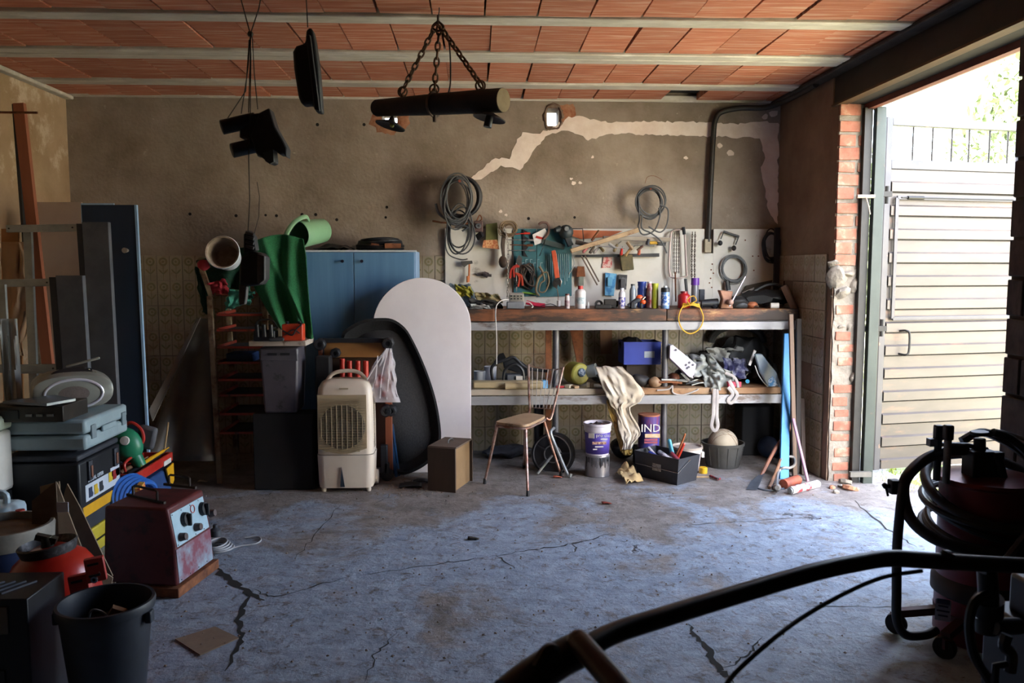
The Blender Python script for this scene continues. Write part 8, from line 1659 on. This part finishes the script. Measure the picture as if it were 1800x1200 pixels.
m = M(); m.prism(pl([(537, 62), (545, 60), (562, 195), (552, 192)], DH - .02), (0, .02, 0)); obj('ridge', m, mat('ridge_iron', '1e1e22', '2a2a2e', sc=9), h2k, bev=.004)
p = P(538, -10, DH); m = M(); m.tube([P(541, 48, DH), p, V((p.x, p.y, ZC + .05))], .0018, 5); obj('wire', m, WR_, h2k)
h3 = T('hanging_lantern', 'black octagonal fitting hanging low on a long wire before the green net', 'fitting', P(440, 540, DH))
m = M(); m.prism(pl([(424, 452), (440, 440), (458, 445), (466, 452), (465, 490), (458, 500), (440, 503), (420, 500), (420, 470)], DH), (0, .08, 0)); obj('block', m, IR, h3, bev=.008)
m = M(); m.prism(pl([(452, 445), (465, 450), (465, 492), (455, 500), (452, 495)], DH - .015), (0, .02, 0)); obj('grey_side', m, mat('dull_grey_side', '55504e', '403c3a', sc=20, rough=.6, bump=.3), h3, bev=.003)
m = M(); m.prism(pl([(428, 412), (436, 404), (446, 415), (450, 440), (428, 445)], DH), (0, .05, 0)); m2 = obj('upper_fin', m, IR, h3, bev=.004)
for y_ in (408, 416, 424, 432): m = M(); m.tube(pl([(432, y_), (446, y_ + 4)], DH - .005), .006, 6); obj('coil_turn', m, MATS['dull_grey_side'], h3)
m = M(); m.prism(pl([(420, 500), (434, 503), (432, 525), (430, 535), (420, 537), (419, 520)], DH), (0, .03, 0)); obj('lower_shaft', m, MATS['dull_grey_side'], h3, bev=.004)
m = M(); m.tube(pl([(436, 406), (439, 350), (437, 280), (440, 200), (441, 100), (440, 62)], DH), .0018, 5); obj('wire', m, WR_, h3)
m = M(); m.tube(pl([(446, 415), (455, 380), (456, 345), (452, 320)], DH), .0012, 5); obj('loose_wire', m, WR_, h3)

# ================================================================ right foreground: red pressure drum with hoses
DD = 3.15
gc_ = G(1722, 1150); gc_ = V((P(1722, 1100, DD).x, DD, 0))
dr = T('pressure_drum', 'dark red pressure drum on castors wrapped in thick black hoses', 'drum', gc_)
zl = P(1727, 842, DD).z; zb0 = P(1727, 1118, DD).z; rd = 88 * DD / F
DRD = mat('drum_red', '64202a', '722832', sc=5, rough=.4, metal=.2, bump=.06, c3='2c0c0e', s3=7, t3=.62)
zmid = P(1727, 1030, DD).z
m = M(); m.lathe([(0, zb0), (rd * .86, zb0), (rd * .9, zb0 + .02), (rd * .9, zl - .02), (rd * .9, zl)], gc_, n=48, caps=False); obj('drum_body', m, DRD, dr)
m = M(); m.lathe([(rd * .9, zmid - .03), (rd * .98, zmid - .02), (rd * .98, zmid + .03), (rd * .9, zmid + .05)], gc_, n=48, caps=False); obj('waist_band', m, mat('band_dark', '1a1214', '241a1c', sc=8), dr)
m = M(); m.lathe([(rd * .9, zl - .015), (rd * 1.0, zl - .01), (rd * 1.02, zl), (rd * .98, zl + .012), (rd * .6, zl + .022), (0, zl + .025)], gc_, n=48, caps=False); obj('lid', m, mat('lid_red', '5a2428', '6c3236', sc=6, rough=.28, metal=.4, bump=.04), dr)
def dp(x, y, D=DD): return P(x, y, D)
for x_ in (1650, 1667):
    tp_ = dp(x_, 760, DD - .05 if x_ == 1667 else DD); bt_ = V((tp_.x, tp_.y, zl)); m = M(); m.cyl(bt_, V((tp_.x, tp_.y, tp_.z - .03)), .014, n=12); v_ = obj('valve_stem', m, GREYM if x_ == 1667 else BLK, dr)
    m = M(); m.box((tp_.x, tp_.y, tp_.z), (.034, .03, .06)); obj('valve_knob', m, BLK, v_, bev=.006)
m = M(); m.tube([dp(1640, 780), dp(1700, 782), dp(1735, 790)], .010, 8); m.box(dp(1638, 777), (.03, .03, .03)); obj('cross_pipe', m, GREYM, dr)
m = M(); c_ = dp(1722, 808, DD - .02); m.box(V((c_.x, c_.y, (zl + c_.z) / 2 + .015)), (.10, .08, (c_.z - zl) + .05)); m.cyl(V((c_.x, c_.y, c_.z)), dp(1722, 770, DD - .02), .022, n=12); m.cyl(dp(1722, 764, DD - .02), dp(1722, 758, DD - .02), .036, n=18); obj('regulator', m, BLK, dr, bev=.004)
m = M(); m.cyl(V((dp(1752, 800).x, DD - .05, zl)), dp(1752, 800, DD - .05), .02, n=10); m.box(dp(1752, 800, DD - .05), (.04, .04, .03)); obj('fitting', m, BLK, dr, bev=.003)
m = M(); c_ = gc_; ang_ = atan2(-1, -.32); m.box(V((dp(1634, 1055).x, DD - rd * .50, dp(1634, 1055).z)) + V((.0, -.0, 0)), (.055, .003, .085), (0, 0, -.55)); lb_ = obj('label', m, mat('label_blue_white', '8a93ac', 'a4acc0', sc=9, rough=.5, bump=0), dr)
for i in range(4): m = M(); m.box(V((dp(1634, 1055).x, DD - rd * .50, dp(1634, 1040 + 8 * i).z)) + V((-.001, -.003, 0)), (.045 - .01 * (i % 2), .002, .006 if i else .02), (0, 0, -.55)); obj('printed_line', m, mat('print_navy', '2c3454'), lb_)
for x_, y_, D_ in ((1575, 1105, 3.2), (1660, 1150, 2.98), (1795, 1130, 3.35)):
    c_ = P(x_, y_, D_); c_.z = .045; m = M(); m.lathe([(.04, -.016), (.045, 0), (.04, .016), (.015, .02), (0, .02)], c_, (.8, .5, 0), 22); m.lathe([(.04, -.016), (0, -.016)], c_, (.8, .5, 0), 22, caps=False); w1 = obj('castor', m, mat('castor_dark', '1c1a1a', '2a2624', sc=9), dr)
    m = M(); m.beam(c_ + V((0, 0, .0)), V((c_.x, c_.y, .085)), .03, .05); m.beam(V((c_.x, c_.y, .09)), V((gc_.x + (c_.x - gc_.x) * .4, gc_.y + (c_.y - gc_.y) * .4, .115)), .035, .03); obj('castor_bracket', m, mat('bracket_maroon', '3c1416', '4c1c1e', sc=9), dr)
m = M(); m.lathe([(rd * .9, .10), (rd * .92, .125), (0, .125)], gc_, n=32); obj('base_plate', m, MATS['bracket_maroon'], dr)
# hoses around the drum
HS = mat('black_hose', '1b1c20', '26272c', sc=9, rough=.45, bump=.05)
hz = dr
m = M(); R1 = rd * 1.02
pts_ = []
for k in range(33):
    a = 2 * pi * k / 32; pts_.append(gc_ + V((.005 + .235 * cos(a), .20 * sin(a), P(1727, 860, DD).z + .05 * cos(a * 1) * 0 - .16 * (-sin(a)) * 0 + .10 * sin(a))))
m.tube(pts_[:-1], .021, 10, closed=True)
for i in range(5):
    q = random.Random(70 + i); rx = .21 + q.uniform(0, .03); zc_ = P(1727, 885 + 14 * i, DD).z; tt = q.uniform(.02, .09); ph = q.uniform(-.4, .4)
    m.tube([gc_ + V((rx * cos(a), rx * .95 * sin(a), zc_ + tt * sin(a + ph))) for a in [2 * pi * k / 36 for k in range(36)]], .013, 8, closed=True)
obj('hose_coils', m, HS, hz)
m = M(); m.tube(curve([P(1700, 790, DD), P(1640, 800, DD - .0), P(1600, 830, DD - .05), P(1588, 862, DD - .08), P(1600, 910, DD - .14), P(1640, 945, DD - .2), P(1700, 965, DD - .24), P(1770, 975, DD - .24), P(1840, 960, DD - .15)], 6), .022, 10); obj('hose_outer_loop', m, HS, hz)
m = M(); m.tube(curve([P(1588, 850, DD - .1), P(1582, 900, DD - .12), P(1577, 960, DD - .12), P(1576, 1040, DD - .12), P(1577, 1090, DD - .12), P(1592, 1115, DD - .13), P(1625, 1116, DD - .13), P(1645, 1108, DD - .1)], 7), .018, 10); obj('hose_down_run', m, HS, hz)
m = M(); m.tube(curve([P(1745, 760, DD + .1), P(1775, 770, DD + .1), P(1810, 800, DD + .05), P(1850, 850, DD)], 6), .018, 8); obj('hose_upper_loop', m, HS, hz); m = M(); m.tube(curve([P(1690, 775, DD + .12), P(1730, 760, DD + .12), P(1790, 790, DD + .1), P(1840, 840, DD)], 6), .018, 8); obj('hose_upper_loop', m, HS, hz); m = M(); m.tube(curve([P(1850, 880, DD - .3), P(1790, 960, DD - .3), P(1765, 990, DD - .3)], 5), .018, 8); obj('hose_tail', m, HS, hz)
m = M(); p = P(1572, 855, DD - .05); m.box(p, (.04, .04, .055)); m.cyl(P(1552, 853, DD - .05), p, .009, n=8); m.cyl(P(1556, 850, DD - .05), P(1561, 872, DD - .05), .005, n=8); m.cyl(P(1553, 850, DD - .05), P(1558, 857, DD - .05), .01, n=8); obj('crank_valve', m, BLK, hz, bev=.004)
# walk-behind machine: handlebar, grip, cable, engine parts at right
mt_t = T('motor_tiller', 'black walk-behind machine whose long bent handlebar crosses the foreground', 'machine', P(1760, 1190, 1.7) * V((1, 1, 0)) if False else V((P(1790, 1190, 1.75).x, 1.75, 0)))
HB = mat('handlebar_black', '0b0b0e', '121217', sc=9, rough=.4, bump=.03)
hb = curve([P(935, 1195, 1.12), P(985, 1160, 1.14), P(1035, 1135, 1.18), P(1080, 1112, 1.22), P(1140, 1092, 1.26), P(1320, 1037, 1.38), P(1440, 1003, 1.46), P(1530, 985, 1.52), P(1570, 981, 1.54), P(1620, 984, 1.56), P(1720, 990, 1.62), P(1860, 998, 1.68), P(2000, 1015, 1.75)], 6)
m = M(); m.tube(hb, .0165, 16); obj('handlebar', m, HB, mt_t)
m = M(); m.tube(curve([P(890, 1225, 1.08), P(935, 1190, 1.11), P(985, 1158, 1.14), P(1020, 1140, 1.165)], 5), .026, 14); k_ = obj('rubber_grip', m, HB, mt_t)
m = M(); m.tube(curve([P(945, 1175, 1.10), P(958, 1148, 1.115), P(972, 1143, 1.12), P(978, 1160, 1.12)], 5), .010, 8); obj('grip_lever', m, HB, mt_t)
m = M(); m.tube([P(1018, 1128, 1.14), P(1090, 1210, 1.02), P(1130, 1260, .98)], [.0175, .0175, .0175], 14); m.sph(P(1018, 1128, 1.14), .0178, 12); obj('side_lever', m, mat('dull_steel_tube', '4a3e3c', '5c4e4a', sc=8, rough=.45, metal=.2), mt_t)
m = M(); m.tube(curve([P(1270, 1215, 1.25), P(1290, 1185, 1.28), P(1350, 1130, 1.32), P(1410, 1085, 1.38), P(1480, 1045, 1.44), P(1550, 1015, 1.5), P(1620, 1003, 1.55)], 6), .004, 7); obj('control_cable', m, HB, mt_t)
m = M(); m.sph(P(1665, 976, 1.58), .012, 8); m.cyl(P(1663, 980, 1.58), P(1668, 970, 1.58), .014, n=10); obj('bolt', m, HB, mt_t)
# uprights and engine at right
m = M(); m.tube(curve([P(1735, 1000, 1.64), P(1738, 1060, 1.66), P(1735, 1090, 1.68)], 4), .02, 12); m.cyl(P(1738, 1052, 1.66), P(1737, 1078, 1.67), .03, n=18); m.tube([P(1735, 1085, 1.68), P(1735, 1110, 1.68)], .024, 12); obj('steering_column', m, HB, mt_t)
m = M(); m.tube(curve([P(1735, 1045, 1.62), P(1712, 1060, 1.6), P(1704, 1100, 1.6), P(1712, 1150, 1.6), P(1735, 1190, 1.62), P(1760, 1230, 1.64)], 6), .010, 8); obj('fuel_hose', m, HB, mt_t)
m = M(); m.cyl(P(1745, 1100, 1.66), P(1790, 1100, 1.68), .018, n=12); m.tube(curve([P(1770, 1115, 1.62), P(1765, 1135, 1.62), P(1778, 1150, 1.62), P(1775, 1180, 1.62)], 4), .012, 8); m.tube([P(1748, 1200, 1.6), P(1750, 1170, 1.6), P(1770, 1168, 1.6)], .008, 8); obj('carburettor', m, mat('dark_steel2', '33353c', '43454c', sc=9, rough=.35, metal=.5), mt_t)
ec = P(1850, 1150, 1.85); m = M(); m.box((ec.x + .02, ec.y, ec.z - .05), (.2, .3, .25)); m.box((ec.x + .02, ec.y, ec.z + .12), (.14, .2, .1)); obj('engine_block', m, HB, mt_t, bev=.01)
m = M(); e2 = P(2000, 1015, 1.75); m.tube([e2, V((ec.x + .1, ec.y + .1, .35))], .018, 10); m.tube([V((ec.x, ec.y, ec.z - .15)), V((ec.x, ec.y, .22))], .04, 10); obj('frame_tube', m, HB, mt_t)
for s_ in (-.14, .16): m = M(); m.lathe([(.2, -.04), (.21, 0), (.2, .04), (.08, .045), (0, .04)], (ec.x + .05 + s_, ec.y, .21), (1, 0, 0), 28); m.lathe([(.2, -.04), (0, -.04)], (ec.x + .05 + s_, ec.y, .21), (1, 0, 0), 28, caps=False); obj('wheel', m, HB, mt_t)
